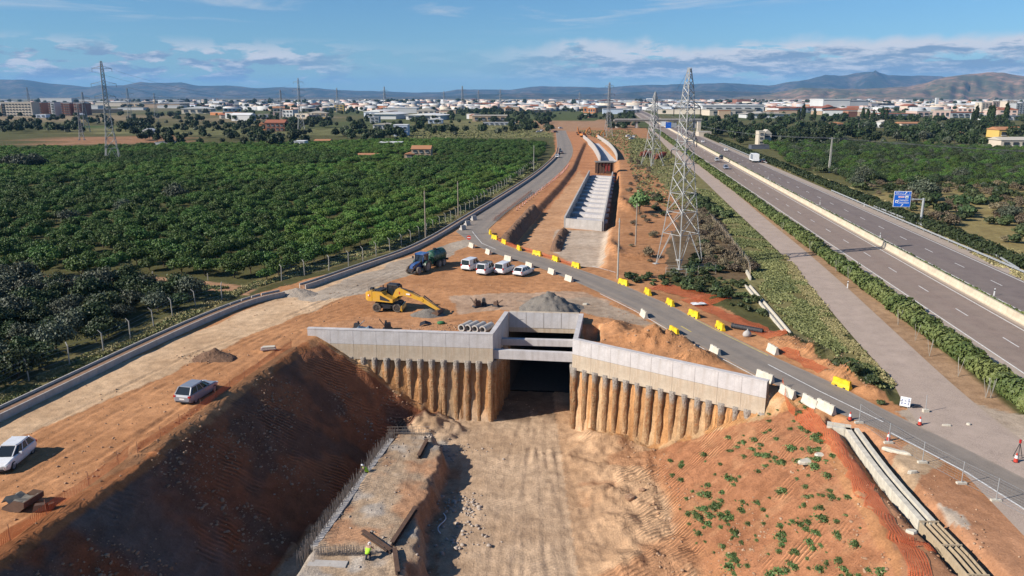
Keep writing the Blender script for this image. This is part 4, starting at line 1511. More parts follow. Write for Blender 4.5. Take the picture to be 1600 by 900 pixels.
text('450 m', 'lettering', sg, (-5.1, -.14, sz1 - .58), .5, M_WHITE)
text('1', 'lettering', sg, (-2.95, -.14, sz1 - .58), .5, M_WHITE)
text('Castelló', 'lettering', sg, (-4.05, -.14, 5.15), .62, M_WHITE)
text('Castellón', 'lettering', sg, (-4.05, -.14, 4.62), .62, M_WHITE)
text('AP-7', 'lettering', sg, (-4.5, -.16, 5.90), .34, flat('sign_red', (.5, .03, .05), .5))
m = MB()
for c_, sc_ in (((-3.72, sz1 - .40), .26), ((-4.25, 4.25), .24)):
    m.prism([(c_[0] - sc_, c_[1] - sc_), (c_[0] - sc_ + .14, c_[1] - sc_ - .05), (c_[0] + .16, c_[1] + .06), (c_[0] + sc_, c_[1] - .05), (c_[0] + sc_ * .95, c_[1] + sc_), (c_[0] - .06, c_[1] + sc_), (c_[0] + .05, c_[1] + .16)], 'y', -.15, -.134)
m.build('arrow', M_WHITE, sg)
# far gantry sign at the overpass
q = P(1042, 213); r = empty('direction_sign', q, 0, 'far blue and white sign gantry over the motorway before the overpass', 'road sign')
m = MB(); m.box2((-1.2, -.1, 5.5), (2.6, .1, 9.5)); m.build('sign_board', M_BLUE, r)
m = MB(); m.box2((-4.2, -.1, 6.8), (-1.25, .1, 10.0)); m.build('sign_board', M_WHITE, r)
m = MB(); m.box2((2.7, -.1, 6.0), (6.0, .1, 9.2)); m.build('sign_board', M_STEEL, r)
m = MB(); m.tube((-4.6, .3, 0), (-4.6, .3, 10), .25); m.tube((10, .3, 0), (10, .3, 9.5), .25); m.box2((-4.6, .1, 7.2), (10, .5, 7.8)); m.build('gantry_frame', M_STEEL, r)
# overpass bridge
q0, q1 = P(985, 200), P(1062, 204)
ov = empty('overpass_bridge', q0, 0, 'low concrete overpass crossing the motorway before the town', 'bridge')
w_ = 62
m = MB(); m.box2((-14, 0, 5.6), (w_, 9, 7.0)); m.build('deck', M_CONCD, ov)
m = MB(); m.box2((-14, -.3, 7.0), (w_, -.05, 8.0)); m.build('parapet', M_CONCG, ov)
for k in range(5):
    m = MB(); m.box2((-12 + k * 17, 1, -.2), (-10.6 + k * 17, 8, 5.6)); m.build('pier', M_CONCG, ov)
# ================================================================== VEHICLES
ORD = ['first', 'second', 'third', 'fourth', 'fifth', 'sixth', 'seventh', 'eighth', 'ninth', 'tenth', 'eleventh', 'twelfth', 'thirteenth', 'fourteenth']


def paint(name, c, rough=.3):
    if name in MATS:
        return MATS[name]
    k = Mat(name); n = k.noise(2.5, 4, .6)
    k.color(k.mix(k.math('MULTIPLY', k.map(n, .45, .7), .25), c, (.40, .30, .22)))     # a film of site dust
    k.b.inputs['Roughness'].default_value = rough
    k.b.inputs['Coat Weight'].default_value = .5
    k.b.inputs['Specular IOR Level'].default_value = .5
    MATS[name] = k.m
    return k.m


M_LAMP = flat('lamp_lens', (.60, .60, .58), .15)
M_TAIL = flat('tail_lamp', (.42, .02, .02), .25)


def wheel(parent, x, y, r, w, tyre=None, rim=None, rr=.62):
    m = MB(); s = 1 if y > 0 else -1
    n = 18; prof = [(r * .70, -w / 2), (r * .94, -w / 2), (r, -w * .3), (r, w * .3), (r * .94, w / 2), (r * .70, w / 2)]
    m.loft([[(cos(2 * pi * k / n) * a, b, sin(2 * pi * k / n) * a) for a, b in prof] for k in list(range(n)) + [0]], closed=False)
    root = m.build('wheel', tyre or M_TYRE, parent, (x, y, r), 0, smooth=False)
    m = MB(); m.tube((0, -w * .40, 0), (0, w * .40, 0), r * .72, n=n)
    for k in range(5):
        t = 2 * pi * k / 5; m.box((cos(t) * r * .40, s * w * .44, sin(t) * r * .40), (r * .22, w * .1, r * .22))
    m.tube((0, s * w * .38, 0), (0, s * w * .5, 0), r * .2, n=8)
    m.build('rim', rim or M_RIM, root)
    return root


def car(loc, rz, mat, label, kind='hatch', L=4.2, Wd=1.78, H_=1.48, group=None, cat='car', name='parked_car', glassy=True):
    root = empty(name, loc, rz, label, cat, group)
    hw, hl = Wd / 2, L / 2
    wr = .33 if kind != 'suv' else .36
    belt = {'hatch': .92, 'suv': 1.0, 'van': 1.05}[kind]
    # lower body: cross-sections from tail to nose  (x, half width, bottom, shoulder height)
    nose = {'hatch': .70, 'suv': .84, 'van': .86}[kind]
    st = [(-hl, .80 * hw, .42, belt * .80), (-hl + .10, .93 * hw, .28, belt * .97), (-hl + .55, hw, .22, belt), (-.5, hw, .20, belt), (.45, hw, .20, belt * .985),
          (hl - 1.0, .99 * hw, .22, belt * .95), (hl - .35, .92 * hw, .26, nose + .05), (hl - .07, .78 * hw, .30, nose - .08), (hl, .66 * hw, .42, nose - .24)]
    secs = []
    for x, w, b, t in st:
        secs.append([(x, -w * .92, b), (x, -w, b + .18), (x, -w, (b + t) / 2), (x, -w * .97, t - .06), (x, -w * .86, t), (x, w * .86, t), (x, w * .97, t - .06), (x, w, (b + t) / 2), (x, w, b + .18), (x, w * .92, b)])
    m = MB(); m.loft(secs)
    m.build('body', mat, root, smooth=False)
    # glasshouse
    xr = {'hatch': -hl + .12, 'suv': -hl + .14, 'van': -hl + .05}[kind]; xf = {'hatch': hl - 1.12, 'suv': hl - 1.25, 'van': hl - .85}[kind]
    tr = {'hatch': -hl + .62, 'suv': -hl + .62, 'van': -hl + .16}[kind]; tf = {'hatch': hl - 1.95, 'suv': hl - 2.05, 'van': hl - 1.62}[kind]
    wb_, wt = hw * .89, hw * .72
    if kind == 'van':
        wt = hw * .80
    lo = [(xr, -wb_ * .92), (xr + .3, -wb_), (xf - .5, -wb_), (xf, -wb_ * .78), (xf, wb_ * .78), (xf - .5, wb_), (xr + .3, wb_), (xr, wb_ * .92)]
    hi = [(tr, -wt * .92), (tr + .2, -wt), (tf - .3, -wt), (tf, -wt * .86), (tf, wt * .86), (tf - .3, wt), (tr + .2, wt), (tr, wt * .92)]
    m = MB(); m.loft([[(a, b, belt - .03) for a, b in lo], [(a, b, H_ - .07) for a, b in hi]])
    m.build('window', M_GLASS, root)
    m = MB(); m.loft([[(a * 1.0 + (0), b * 1.02, H_ - .085) for a, b in hi], [(a, b * 1.02, H_ - .05) for a, b in hi], [(a * .96, b * .88, H_) for a, b in hi]])
    m.build('roof', mat, root)
    m = MB()
    for s in (-1, 1):
        m.tube((lo[0][0] + .02, s * wb_ * .93, belt - .03), (hi[0][0], s * wt * .95, H_ - .06), .07, n=5)
        m.tube((lo[3][0], s * wb_ * .80, belt - .03), (hi[3][0], s * wt * .88, H_ - .06), .045, n=5)
        for f in ((.36, .62) if kind != 'van' else (.30, .62)):
            m.tube((xr + (xf - xr) * f, s * (wb_ + .005), belt - .03), (tr + (tf - tr) * f, s * (wt + .005), H_ - .06), .045, n=5)
        if kind == 'van':      # panelled rear quarter
            m.add([(xr + .02, s * (wb_ * .96 + .03), belt), (xr + L * .27, s * (wb_ + .03), belt), (tr + L * .27, s * (wt + .03), H_ - .06), (tr, s * (wt * .97 + .03), H_ - .06)], [(0, 1, 2, 3)])
    m.build('pillar', mat, root)
    for s in (-1, 1):
        m = MB(); m.box((hl - .16, s * hw * .66, nose - .14), (.26, .34, .16)); m.build('headlight', M_LAMP, root)
        m = MB(); m.box((-hl + .06, s * hw * .80, belt * .84 + (.12 if kind == 'van' else 0)), (.14, .22, .30 if kind == 'van' else .16)); m.build('tail_light', M_TAIL, root)
        m = MB(); m.box((xf - .55, s * (hw + .09), belt + .06), (.12, .20, .15)); m.build('mirror', mat, root)
        for x in (-hl + .78, hl - .82):
            wheel(root, x, s * (hw - .12), wr, .22)
    m = MB(); m.box((-hl + .02, 0, .62), (.05, .50, .12)); m.build('number_plate', M_WHITE, root)
    m = MB(); m.box((hl - .03, 0, .36), (.08, 1.1, .14)); m.build('bumper', M_DARK, root)
    m = MB(); m.box((-hl + .06, 0, .33), (.12, 1.3, .12)); m.build('bumper', M_DARK, root)
    return root


W_PAINT = paint('white_car_paint', (.72, .72, .72)); S_PAINT = paint('silver_car_paint', (.36, .37, .39)); K_PAINT = paint('black_car_paint', (.03, .03, .035))
B_PAINT = paint('blue_grey_car_paint', (.22, .25, .32)); R_PAINT = paint('dark_red_car_paint', (.10, .03, .035))
car(on((-29.15, 66.63)), radians(77), paint('grey_blue_car_paint', (.20, .22, .26)), 'grey-blue estate car parked by the edge of the cutting, its tail towards us', 'suv', 4.45, 1.84, 1.60)
car(on((-37.95, 53.4)), radians(-86), W_PAINT, 'white hatchback parked on the haul road, its nose towards us', 'hatch', 4.2, 1.78, 1.46)


def behind(px, py, hd, L):
    q = P(px, py); return on((q.x + cos(hd) * L / 2, q.y + sin(hd) * L / 2))


hd = radians(64)
car(behind(727, 424, hd, 4.3), hd, W_PAINT, 'white panel van in the parked row, next to the green slurry tanker', 'van', 4.35, 1.82, 1.86, cat='van', name='parked_van')
v2 = car(behind(751, 431, hd, 4.3), hd, W_PAINT, 'white van with dark bars on its roof in the parked row', 'van', 4.3, 1.80, 1.84, cat='van', name='parked_van')
m = MB()
for x in (-1.2, -.4, .4):
    m.box((x, 0, 1.90), (.34, 1.30, .07))
m.build('roof_rack', M_DARK, v2)
car(behind(779, 430, hd, 4.3), hd, W_PAINT, 'white van with a plain roof, between the roof-rack van and the low white car', 'van', 4.3, 1.80, 1.80, cat='van', name='parked_van')
car(behind(808, 433, radians(60), 4.2), radians(60), W_PAINT, 'low white car at the end of the parked row', 'hatch', 4.3, 1.80, 1.42)
# traffic on the motorway
g_ = 'cars on the motorway'
hwz = pi / 2 - HW_A
for px, py, mt_, dr, lb in ((1120, 252, S_PAINT, -1, 'silver car following a dark car down the motorway'), (1127, 248, K_PAINT, -1, 'black car beside the cream median barrier'), (1134, 264, B_PAINT, -1, 'blue-grey car nearest to us on the motorway'),
                           (1048, 219, S_PAINT, -1, 'small silver car far down the motorway, foremost of a pair'), (1057, 222, W_PAINT, -1, 'small white car far down the motorway behind the tall pylon'),
                           (1098, 223, W_PAINT, 1, 'white car farther away on the far carriageway'), (1134, 236, W_PAINT, 1, 'white car ahead of the lorry on the far carriageway'), (1192, 254, K_PAINT, 1, 'dark car following the lorry')):
    car(P(px, py, .03), hwz + (pi if dr < 0 else 0), mt_, lb, 'hatch', 4.3, 1.8, 1.48, g_, name='moving_car')
car(P(871, 246, .04), radians(80), W_PAINT, 'white car on the road to the town behind a dark one', 'hatch', 4.3, 1.8, 1.48, name='moving_car')
car(P(877, 240, .04), radians(80), K_PAINT, 'dark car on the road to the town beside the drainage channel', 'hatch', 4.3, 1.8, 1.48, name='moving_car')
for px, py, mt_ in ((846, 205, W_PAINT), (858, 203, W_PAINT), (868, 207, R_PAINT), (842, 207, S_PAINT), (876, 201, W_PAINT), (865, 201, S_PAINT), (982, 214, W_PAINT), (990, 215, W_PAINT), (987, 218, S_PAINT)):
    car(P(px, py, .04), radians(rnd.choice((20, 35, 80, 100))), mt_, 'small car parked far off where the road meets the town', 'hatch', 4.3, 1.8, 1.48, 'cars parked at the far end of the works')
# lorry
q = P(1178, 253, .03); lo = empty('lorry', q, hwz, 'grey and white lorry driving away on the far carriageway', 'lorry')
m = MB(); m.box2((-4.2, -1.2, .9), (2.4, 1.2, 3.5)); m.build('cargo_box', flat('grey_tarpaulin', (.20, .22, .25), .7), lo)
m = MB(); m.box2((-4.26, -1.24, .75), (-4.0, 1.24, 3.55)); m.box2((-4.25, -1.25, 3.4), (2.45, 1.25, 3.56)); m.box2((-4.2, -1.24, .8), (2.4, 1.24, 1.2)); m.build('frame', M_WHITE, lo)
m = MB(); m.prism([(2.6, .6), (4.6, .6), (4.6, 1.8), (4.35, 3.0), (2.6, 3.1)], 'y', -1.15, 1.15); m.build('cab', M_WHITE, lo)
m = MB(); m.prism([(4.62, 1.85), (4.63, 1.85), (4.42, 2.75), (4.38, 2.75)], 'y', -1.0, 1.0); m.build('window', M_GLASS, lo)
m = MB(); m.box2((-4.1, -.9, .55), (4.2, .9, .85)); m.build('chassis', M_DARK, lo)
for x in (-3.2, -2.1, 3.6):
    for s in (-1, 1):
        wheel(lo, x, s * 1.0, .5, .32)

# ------------------------------------------------------------------ wheeled excavator
YEL = paint('machine_yellow', (.56, .30, .02), .45)
ec = P(608, 484); ex = empty('wheeled_excavator', on(ec), radians(-4), 'yellow wheeled excavator reaching its arm down to a gravel heap', 'excavator')
m = MB(); m.box2((-1.7, -.55, .55), (1.7, .55, 1.05)); m.box2((-1.45, -1.1, .42), (-1.15, 1.1, .72)); m.box2((1.15, -1.1, .42), (1.45, 1.1, .72)); m.box2((-.8, -1.0, .55), (.8, 1.0, .95)); m.build('chassis', M_DARK, ex)
m = MB(); m.tube((0, 0, 1.05), (0, 0, 1.30), .75, n=18); m.build('slew_ring', M_DARK, ex)
for x in (-1.32, 1.32):
    for s in (-1, 1):
        wheel(ex, x, s * 1.05, .56, .46, M_TYRED, flat('dusty_dark_rim', (.10, .085, .07), .8))
m = MB(); m.prism([(1.75, .25), (2.0, .12), (2.02, .30), (1.92, .62), (2.0, .85), (1.86, .85), (1.78, .55)], 'y', -1.3, 1.3); m.box2((1.4, -.8, .45), (1.85, -.6, .62)); m.box2((1.4, .6, .45), (1.85, .8, .62)); m.build('dozer_blade', YEL, ex)
m = MB(); m.box2((-.5, -1.28, .5), (.5, -1.02, .8)); m.box2((-.6, 1.02, .5), (.6, 1.28, .8)); m.build('step', M_DARK, ex)
up_ = -radians(15)


def U(m, name, mat, smooth=False):
    o = m.build(name, mat, ex, (0, 0, 0), up_, smooth); return o


m = MB(); m.loft([[(-2.75, -1.05, 1.45), (-2.75, 1.05, 1.45), (-2.75, 1.05, 2.35), (-2.75, -1.05, 2.35)], [(-2.35, -1.25, 1.3), (-2.35, 1.25, 1.3), (-2.35, 1.25, 2.6), (-2.35, -1.25, 2.6)],
                [(-1.75, -1.25, 1.3), (-1.75, 1.25, 1.3), (-1.75, 1.25, 2.66), (-1.75, -1.25, 2.66)]])
U(m, 'counterweight', YEL)
m = MB(); m.prism([(-1.74, 1.32), (1.2, 1.32), (1.2, 1.75), (.1, 2.2), (-.35, 2.55), (-1.74, 2.6)], 'y', -1.22, -.25); m.prism([(-1.74, 1.32), (1.2, 1.32), (1.2, 1.7), (-.3, 1.8), (-.3, 2.5), (-1.74, 2.6)], 'y', -.24, 1.22)
U(m, 'engine_housing', YEL)
m = MB(); m.prism([(-.60, 1.55), (.75, 1.45), (.75, 1.62), (.02, 1.95), (-.60, 2.18)], 'y', -1.245, -1.20); U(m, 'side_grille', M_DARK)
m = MB(); m.box((-2.1, -1.255, 2.02), (.24, .03, .24)); U(m, 'emblem', M_RED)
m = MB(); m.box((-2.22, -1.262, 2.06), (.14, .03, .2)); U(m, 'emblem', M_WHITE)
m = MB(); m.box2((-1.6, -.9, 2.6), (-.6, .9, 2.72)); m.tube((-1.0, .5, 2.7), (-1.0, .5, 3.1), .08); m.tube((-1.6, -1.1, 2.6), (-1.6, -1.1, 3.0), .03); m.tube((-2.3, -1.1, 2.6), (-2.3, -1.1, 3.0), .03); m.tube((-1.6, -1.1, 3.0), (-2.3, -1.1, 3.0), .03); m.box((-2.2, -.3, 2.75), (.4, .6, .25)); U(m, 'engine_cover', M_DARK)
cabp = [(-.30, 1.75), (1.35, 1.60), (1.48, 2.2), (1.30, 3.18), (.98, 3.28), (-.25, 3.28)]
m = MB(); m.prism([(a * .985 + .01, b * .99 + .02) for a, b in cabp], 'y', .20, 1.14); U(m, 'cab_window', M_GLASS)
m = MB()
for y in (.18, 1.16):
    for i in range(len(cabp)):
        a, b = cabp[i], cabp[(i + 1) % len(cabp)]; m.tube((a[0], y, a[1]), (b[0], y, b[1]), .065, n=5)
    m.tube((.5, y, 1.68), (.5, y, 3.26), .05, n=5)
m.box2((-.3, .14, 3.24), (1.05, 1.2, 3.36)); U(m, 'cab_frame', M_DARK)
m = MB(); m.box2((-.3, .15, 1.55), (1.3, 1.19, 1.95)); U(m, 'cab_base', YEL)
# arm: boom falls from a high foot to the elbow, stick reaches down to the bucket
m = MB(); m.prism([(.55, 1.65), (.95, 1.55), (1.55, 2.0), (2.35, 2.15), (4.95, 1.55), (5.05, 1.75), (4.9, 1.95), (2.1, 3.0), (1.55, 3.08), (1.2, 2.85)], 'y', -.26, .16); U(m, 'boom', YEL)
m = MB(); m.prism([(4.55, 2.15), (4.95, 2.18), (5.3, 1.9), (7.35, .75), (7.3, .52), (7.05, .50), (4.75, 1.5)], 'y', -.20, .10); U(m, 'stick', YEL)
m = MB(); m.tube((1.9, -.05, 3.05), (3.6, -.05, 2.68), .10, n=8); m.tube((3.6, -.05, 2.68), (4.6, -.05, 2.25), .055, n=8); m.tube((5.1, -.05, 2.32), (6.2, -.05, 1.62), .09, n=8); m.tube((6.2, -.05, 1.62), (7.1, -.05, 1.02), .05, n=8); U(m, 'hydraulic_ram', M_DARK)
m = MB(); m.prism([(6.9, 1.0), (7.1, 1.08), (7.55, .80), (7.4, .62)], 'y', -.18, .08); U(m, 'bucket_link', M_RUST)
m = MB(); m.prism([(7.35, .75), (7.5, .4), (7.3, .05), (6.75, -.12), (6.25, .02), (6.2, .12), (6.75, .02), (7.15, .2), (7.2, .55), (7.0, .72)], 'y', -.95, .60)
for y in (-.97, .62):
    m.prism([(7.35, .75), (7.5, .4), (7.3, .05), (6.75, -.12), (6.25, .02), (6.5, .45)], 'y', y - .03, y + .03)
U(m, 'bucket', flat('worn_bucket_steel', (.13, .075, .05), .6))
m = MB(); m.box((2.95, -.285, 2.38), (.55, .03, .18)); U(m, 'emblem', M_WHITE)
m = MB(); m.box((3.28, -.285, 2.30), (.16, .03, .2)); U(m, 'emblem', M_RED)
m = MB(); m.box((1.72, -.285, 2.45), (.12, .03, .32)); U(m, 'emblem', M_RED)

# ------------------------------------------------------------------ tractor and slurry tanker
TB_ = paint('tractor_blue', (.018, .085, .26), .4); TG_ = paint('tanker_green', (.01, .075, .045), .45)
trz = atan2(-.89, -.45)
tp = on((-14.3, 119.2)); tr_ = empty('tractor', tp, trz, 'blue tractor with folded front loader, coupled to a green tanker', 'tractor')
m = MB(); m.loft([[(.55, -.42, .75), (.55, .42, .75), (.55, .42, 1.75), (.55, -.42, 1.75)], [(2.4, -.38, .8), (2.4, .38, .8), (2.4, .36, 1.58), (2.4, -.36, 1.58)], [(3.05, -.32, .85), (3.05, .32, .85), (3.05, .26, 1.3), (3.05, -.26, 1.3)]])
m.build('bonnet', TB_, tr_)
m = MB(); m.box2((-.5, -.35, .45), (2.9, .35, .9)); m.box2((2.15, -.75, .5), (2.45, .75, .75)); m.box2((3.0, -.5, .5), (3.4, .5, 1.0)); m.build('chassis', M_DARK, tr_)
cb = [(-.75, 1.3), (.75, 1.2), (.85, 1.7), (.55, 2.75), (-.75, 2.8)]
m = MB(); m.prism(cb, 'y', -.72, .72); m.build('cab_window', M_GLASS, tr_)
m = MB(); m.box2((-.95, -.85, 2.75), (.75, .85, 2.95))
m.build('roof', TB_, tr_)
m = MB()
for y in (-.74, .74):
    for i in range(5):
        a, b = cb[i], cb[(i + 1) % 5]; m.tube((a[0], y, a[1]), (b[0], y, b[1]), .06, n=5)
m.box2((-.75, -.74, 1.0), (.7, .74, 1.35)); m.build('cab_frame', TB_, tr_)
for s in (-1, 1):
    m = MB(); m.prism([(cos(t) * 1.0, sin(t) * 1.0 + .85) for t in [radians(20 + 20 * k) for k in range(8)]] + [(cos(t) * .9, sin(t) * .9 + .85) for t in [radians(160 - 20 * k) for k in range(8)]], 'y', s * .95 - .3, s * .95 + .3); m.build('mudguard', TG_, tr_)
    wheel(tr_, 0, s * .98, .86, .55, M_TYRED); wheel(tr_, 2.35, s * .92, .60, .42, M_TYRED)
    m = MB(); m.tube((.7, s * .55, 1.9), (2.9, s * .55, 1.25), .09, n=5); m.tube((2.9, s * .55, 1.25), (3.7, s * .55, .6), .08, n=5); m.build('loader_arm', M_RUST, tr_)
m = MB(); m.tube((1.1, -.5, 1.6), (1.1, -.5, 3.0), .06); m.build('exhaust', M_DARK, tr_)
m = MB(); m.box((.8, 1.15, 2.3), (.1, .3, .4)); m.box((.8, -1.15, 2.3), (.1, .3, .4)); m.build('mirror', M_DARK, tr_)
fw_ = Vector((cos(trz), sin(trz), 0))
kp = on(tp - fw_ * 4.1); tk = empty('slurry_tanker', kp, trz, 'dark green cylindrical slurry tanker behind the blue tractor', 'trailer')
m = MB(); n = 18
m.loft([[(x, cos(2 * pi * k / n) * r, 1.85 + sin(2 * pi * k / n) * r) for k in range(n)] for x, r in ((-2.1, .35), (-1.95, .85), (-1.7, 1.02), (1.6, 1.02), (1.85, .85), (2.0, .35))]); m.build('tank', TG_, tk, smooth=False)
for x in (-1.2, -.2, .8):
    m = MB(); m.tube((x - .05, 0, 1.85), (x + .05, 0, 1.85), 1.055, n=18); m.build('tank_band', TG_, tk)
m = MB(); m.box2((-2.0, -.5, .6), (1.9, .5, .85)); m.tube((1.9, 0, .7), (3.2, 0, .6), .09); m.tube((-1.9, -.6, .8), (-2.3, -.6, 1.9), .10); m.tube((-1.9, .6, .8), (-2.3, .6, 1.9), .10); m.box((-2.2, 0, .9), (.3, 2.0, .3)); m.build('chassis', M_DARK, tk)
m = MB(); m.tube((.3, 0, 2.85), (.3, 0, 3.05), .28, n=10); m.tube((-1.2, .3, 2.8), (1.4, .3, 2.95), .05); m.build('hatch', M_DARK, tk)
m = MB(); m.box2((1.9, -.7, .7), (2.3, .7, 1.7)); m.build('pump', flat('pump_green', (.02, .11, .06), .6), tk)
for x in (-.75, .55):
    for s in (-1, 1):
        wheel(tk, x, s * .98, .60, .5, M_TYRED)

# ================================================================== BARRIERS AND SMALL SITE THINGS
M_YPL = flat('yellow_plastic', (.76, .50, .02), .55, var=.22, scale=1.6)
yb = MB()
yb.loft([[(-.98, -.25, 0), (.98, -.25, 0), (.98, .25, 0), (-.98, .25, 0)], [(-.98, -.25, .20), (.98, -.25, .20), (.98, .25, .20), (-.98, .25, .20)],
         [(-.93, -.15, .44), (.93, -.15, .44), (.93, .15, .44), (-.93, .15, .44)], [(-.90, -.12, .86), (.90, -.12, .86), (.90, .12, .86), (-.90, .12, .86)]])
yb_me = yb.mesh('shell', M_YPL)
q = MB()
for s in (-1, 1):
    q.box((s * .45, -.252, .11), (.30, .02, .15)); q.box((s * .45, .252, .11), (.30, .02, .15))
yd_me = q.mesh('fork_slot', M_DARK)
q = MB(); q.tube((-.95, 0, .2), (-.95, 0, .80), .07, n=6); q.tube((.4, 0, .85), (.4, 0, .92), .07, n=8); yc_me = q.mesh('coupling', M_YPL)


def road_heading(px, py):
    q = P(px, py); best = None
    pts = smooth_path(pix(ROAD_B_U), 1)
    for i in range(len(pts) - 1):
        d = (pts[i] - q).length
        if best is None or d < best[0]:
            best = (d, atan2(pts[i + 1].y - pts[i].y, pts[i + 1].x - pts[i].x))
    return best[1]


YB = [(766, 366), (773, 374), (788, 381), (811, 391), (839, 399), (868, 408), (900, 418), (974, 445), (1012, 460), (1047, 477), (1084, 495), (1125, 514), (1315, 605), (1053, 522)]
YL = ['yellow plastic barrier at the tight inner kerb of the junction bend', 'yellow plastic barrier just past the tight bend, beside another at the kerb', 'yellow barrier at the foot of the striped rubble bank',
      'yellow barrier below the striped rubble bank, first of four in front of the sandy yard', 'second of the four yellow barriers in front of the sandy yard', 'third of the four yellow barriers in front of the sandy yard', 'last yellow barrier before the concrete apron of the sandy yard',
      'yellow barrier at the foot of the pale concrete pole', 'yellow barrier second from the pale concrete pole, beside the orange netting', 'yellow barrier midway along the spread of orange netting', 'yellow barrier near the white sheet on the netting', 'yellow barrier next to the fat black pipe',
      'lone yellow barrier by the low earth mound near the road fork', 'lone yellow barrier on the near kerb of the diversion road, facing the others']
g_ = 'yellow barriers along the diversion road'
for (px, py), lb in zip(YB, YL):
    r = empty('plastic_barrier', on(P(px, py)), road_heading(px, py) + rnd.uniform(-.3, .3), lb, 'barrier', g_)
    link('shell', yb_me, r); link('fork_slot', yd_me, r); link('coupling', yc_me, r)
q = MB(); q.prism([(-.28, 0), (.28, 0), (.28, .10), (.16, .38), (.10, .86), (-.10, .86), (-.16, .38), (-.28, .10)], 'x', -.88, .88); cb_me = q.mesh('block', M_BARR)
q = MB(); q.box((.4, 0, .87), (.10, .05, .06)); q.box((-.4, 0, .87), (.10, .05, .06)); cl_me = q.mesh('lifting_eye', M_RUST)
CBS = [((737, 387), 'pale concrete block beside the red no-entry sign'), ((763, 397), 'pale concrete block second from the red no-entry sign'), ((794, 407), 'pale concrete block behind the low white car, third from the no-entry sign'), ((827, 418), 'pale concrete block right after the low white car'),
       ((862, 428), 'pale concrete block between the white car and the road crossing'), ((889, 439), 'pale concrete block last before the gap with skid marks'), ((1006, 495), 'lone pale concrete block on the kerb behind the underpass heap'), ((1117, 553), 'pale concrete block beyond the yellow barrier on the near kerb'),
       ((1195, 594), 'pale concrete block just behind the outer end of the wing wall'), ((1207, 551), 'cream concrete block alone on the far kerb by the red earth'), ((1231, 612), 'pale concrete block above the slope, between gap and netting post'), ((1266, 630), 'pale concrete block, upper one of the last touching pair'), ((1290, 642), 'pale concrete block, end of the last touching pair near a cone')]
for (px, py), lb in CBS:
    r = empty('concrete_barrier', on(P(px, py)), road_heading(px, py) + rnd.uniform(-.16, .16), lb, 'barrier', 'pale concrete blocks along the diversion road')
    link('block', cb_me, r); link('lifting_eye', cl_me, r)
    if px > 1180 and py > 560:
        r.scale = (1.15, 1, 1)
# three tipped dark blocks closing the old road
q = MB(); q.prism([(-.5, 0), (.5, 0), (.5, .35), (.1, .5), (0, 1.0), (-.28, 1.0), (-.5, .3)], 'y', -.55, .55); tb_me = q.mesh('block', M_CONCG)
for (px, py), lb in (((723, 359), 'tipped grey block closing the old road, lowest of three'), ((730, 352), 'tipped grey block closing the old road, middle of three'), ((740, 344), 'tipped grey block closing the old road, nearest the orchard end')):
    r = empty('concrete_block', P(px, py, .034), radians(130), lb, 'barrier', 'tipped blocks across the old road'); link('block', tb_me, r)
    q = MB(); q.box((.505, 0, .2), (.02, .9, .24)); q.build('recess_shade_panel', M_DARK, r)  # dark panel on the flat face, painting in the shade of a recess

# leaning red and white delineators on the edge of the road to the town
q = MB(); q.prism([(-.16, 0), (.16, 0), (.12, 1.25), (-.12, 1.25)], 'y', -.03, .03); dl_me = q.mesh('panel', M_RED)
q = MB()
for k in range(3):
    q.box((0, -.035, .28 + k * .38), (.25, .01, .17))
ds_me = q.mesh('white_stripe', M_WHITE)
q = MB(); q.box((0, 0, .05), (.5, .3, .1)); db_me = q.mesh('foot', M_DARK)
for k, (p_, h_) in enumerate(walk(smooth_path(pix([(808, 329), (834, 308), (855, 291), (872, 277), (884, 266), (889, 258)]), 1), 3.6)):
    r = empty('delineator', on(p_), h_ + pi / 2, 'leaning red and white delineator on the edge of the road to the town', 'delineator', 'red and white delineators above the rubble bank')
    r.rotation_euler = (rnd.uniform(-.15, .15), .35 + rnd.uniform(-.1, .1), pi / 2 + radians(100) + pi / 2)
    link('panel', dl_me, r); link('white_stripe', ds_me, r); link('foot', db_me, r)

# orange safety netting
nk = Mat('orange_safety_netting')
uvn = nk.n('ShaderNodeUVMap').outputs[0]
sx_ = nk.n('ShaderNodeSeparateXYZ'); nk.link(uvn, sx_.inputs[0])


def cell(v):
    return nk.math('LESS_THAN', nk.math('FRACT', nk.math('MULTIPLY', v, 9.0)), .25)


hole = nk.math('MAXIMUM', cell(sx_.outputs[0]), cell(sx_.outputs[1]))
nk.color((.58, .125, .045)); nk.b.inputs['Roughness'].default_value = .6
nk.link(hole, nk.b.inputs['Alpha'])
M_NET = nk.m
M_NETP = flat('netting_post', (.22, .12, .08), .8)


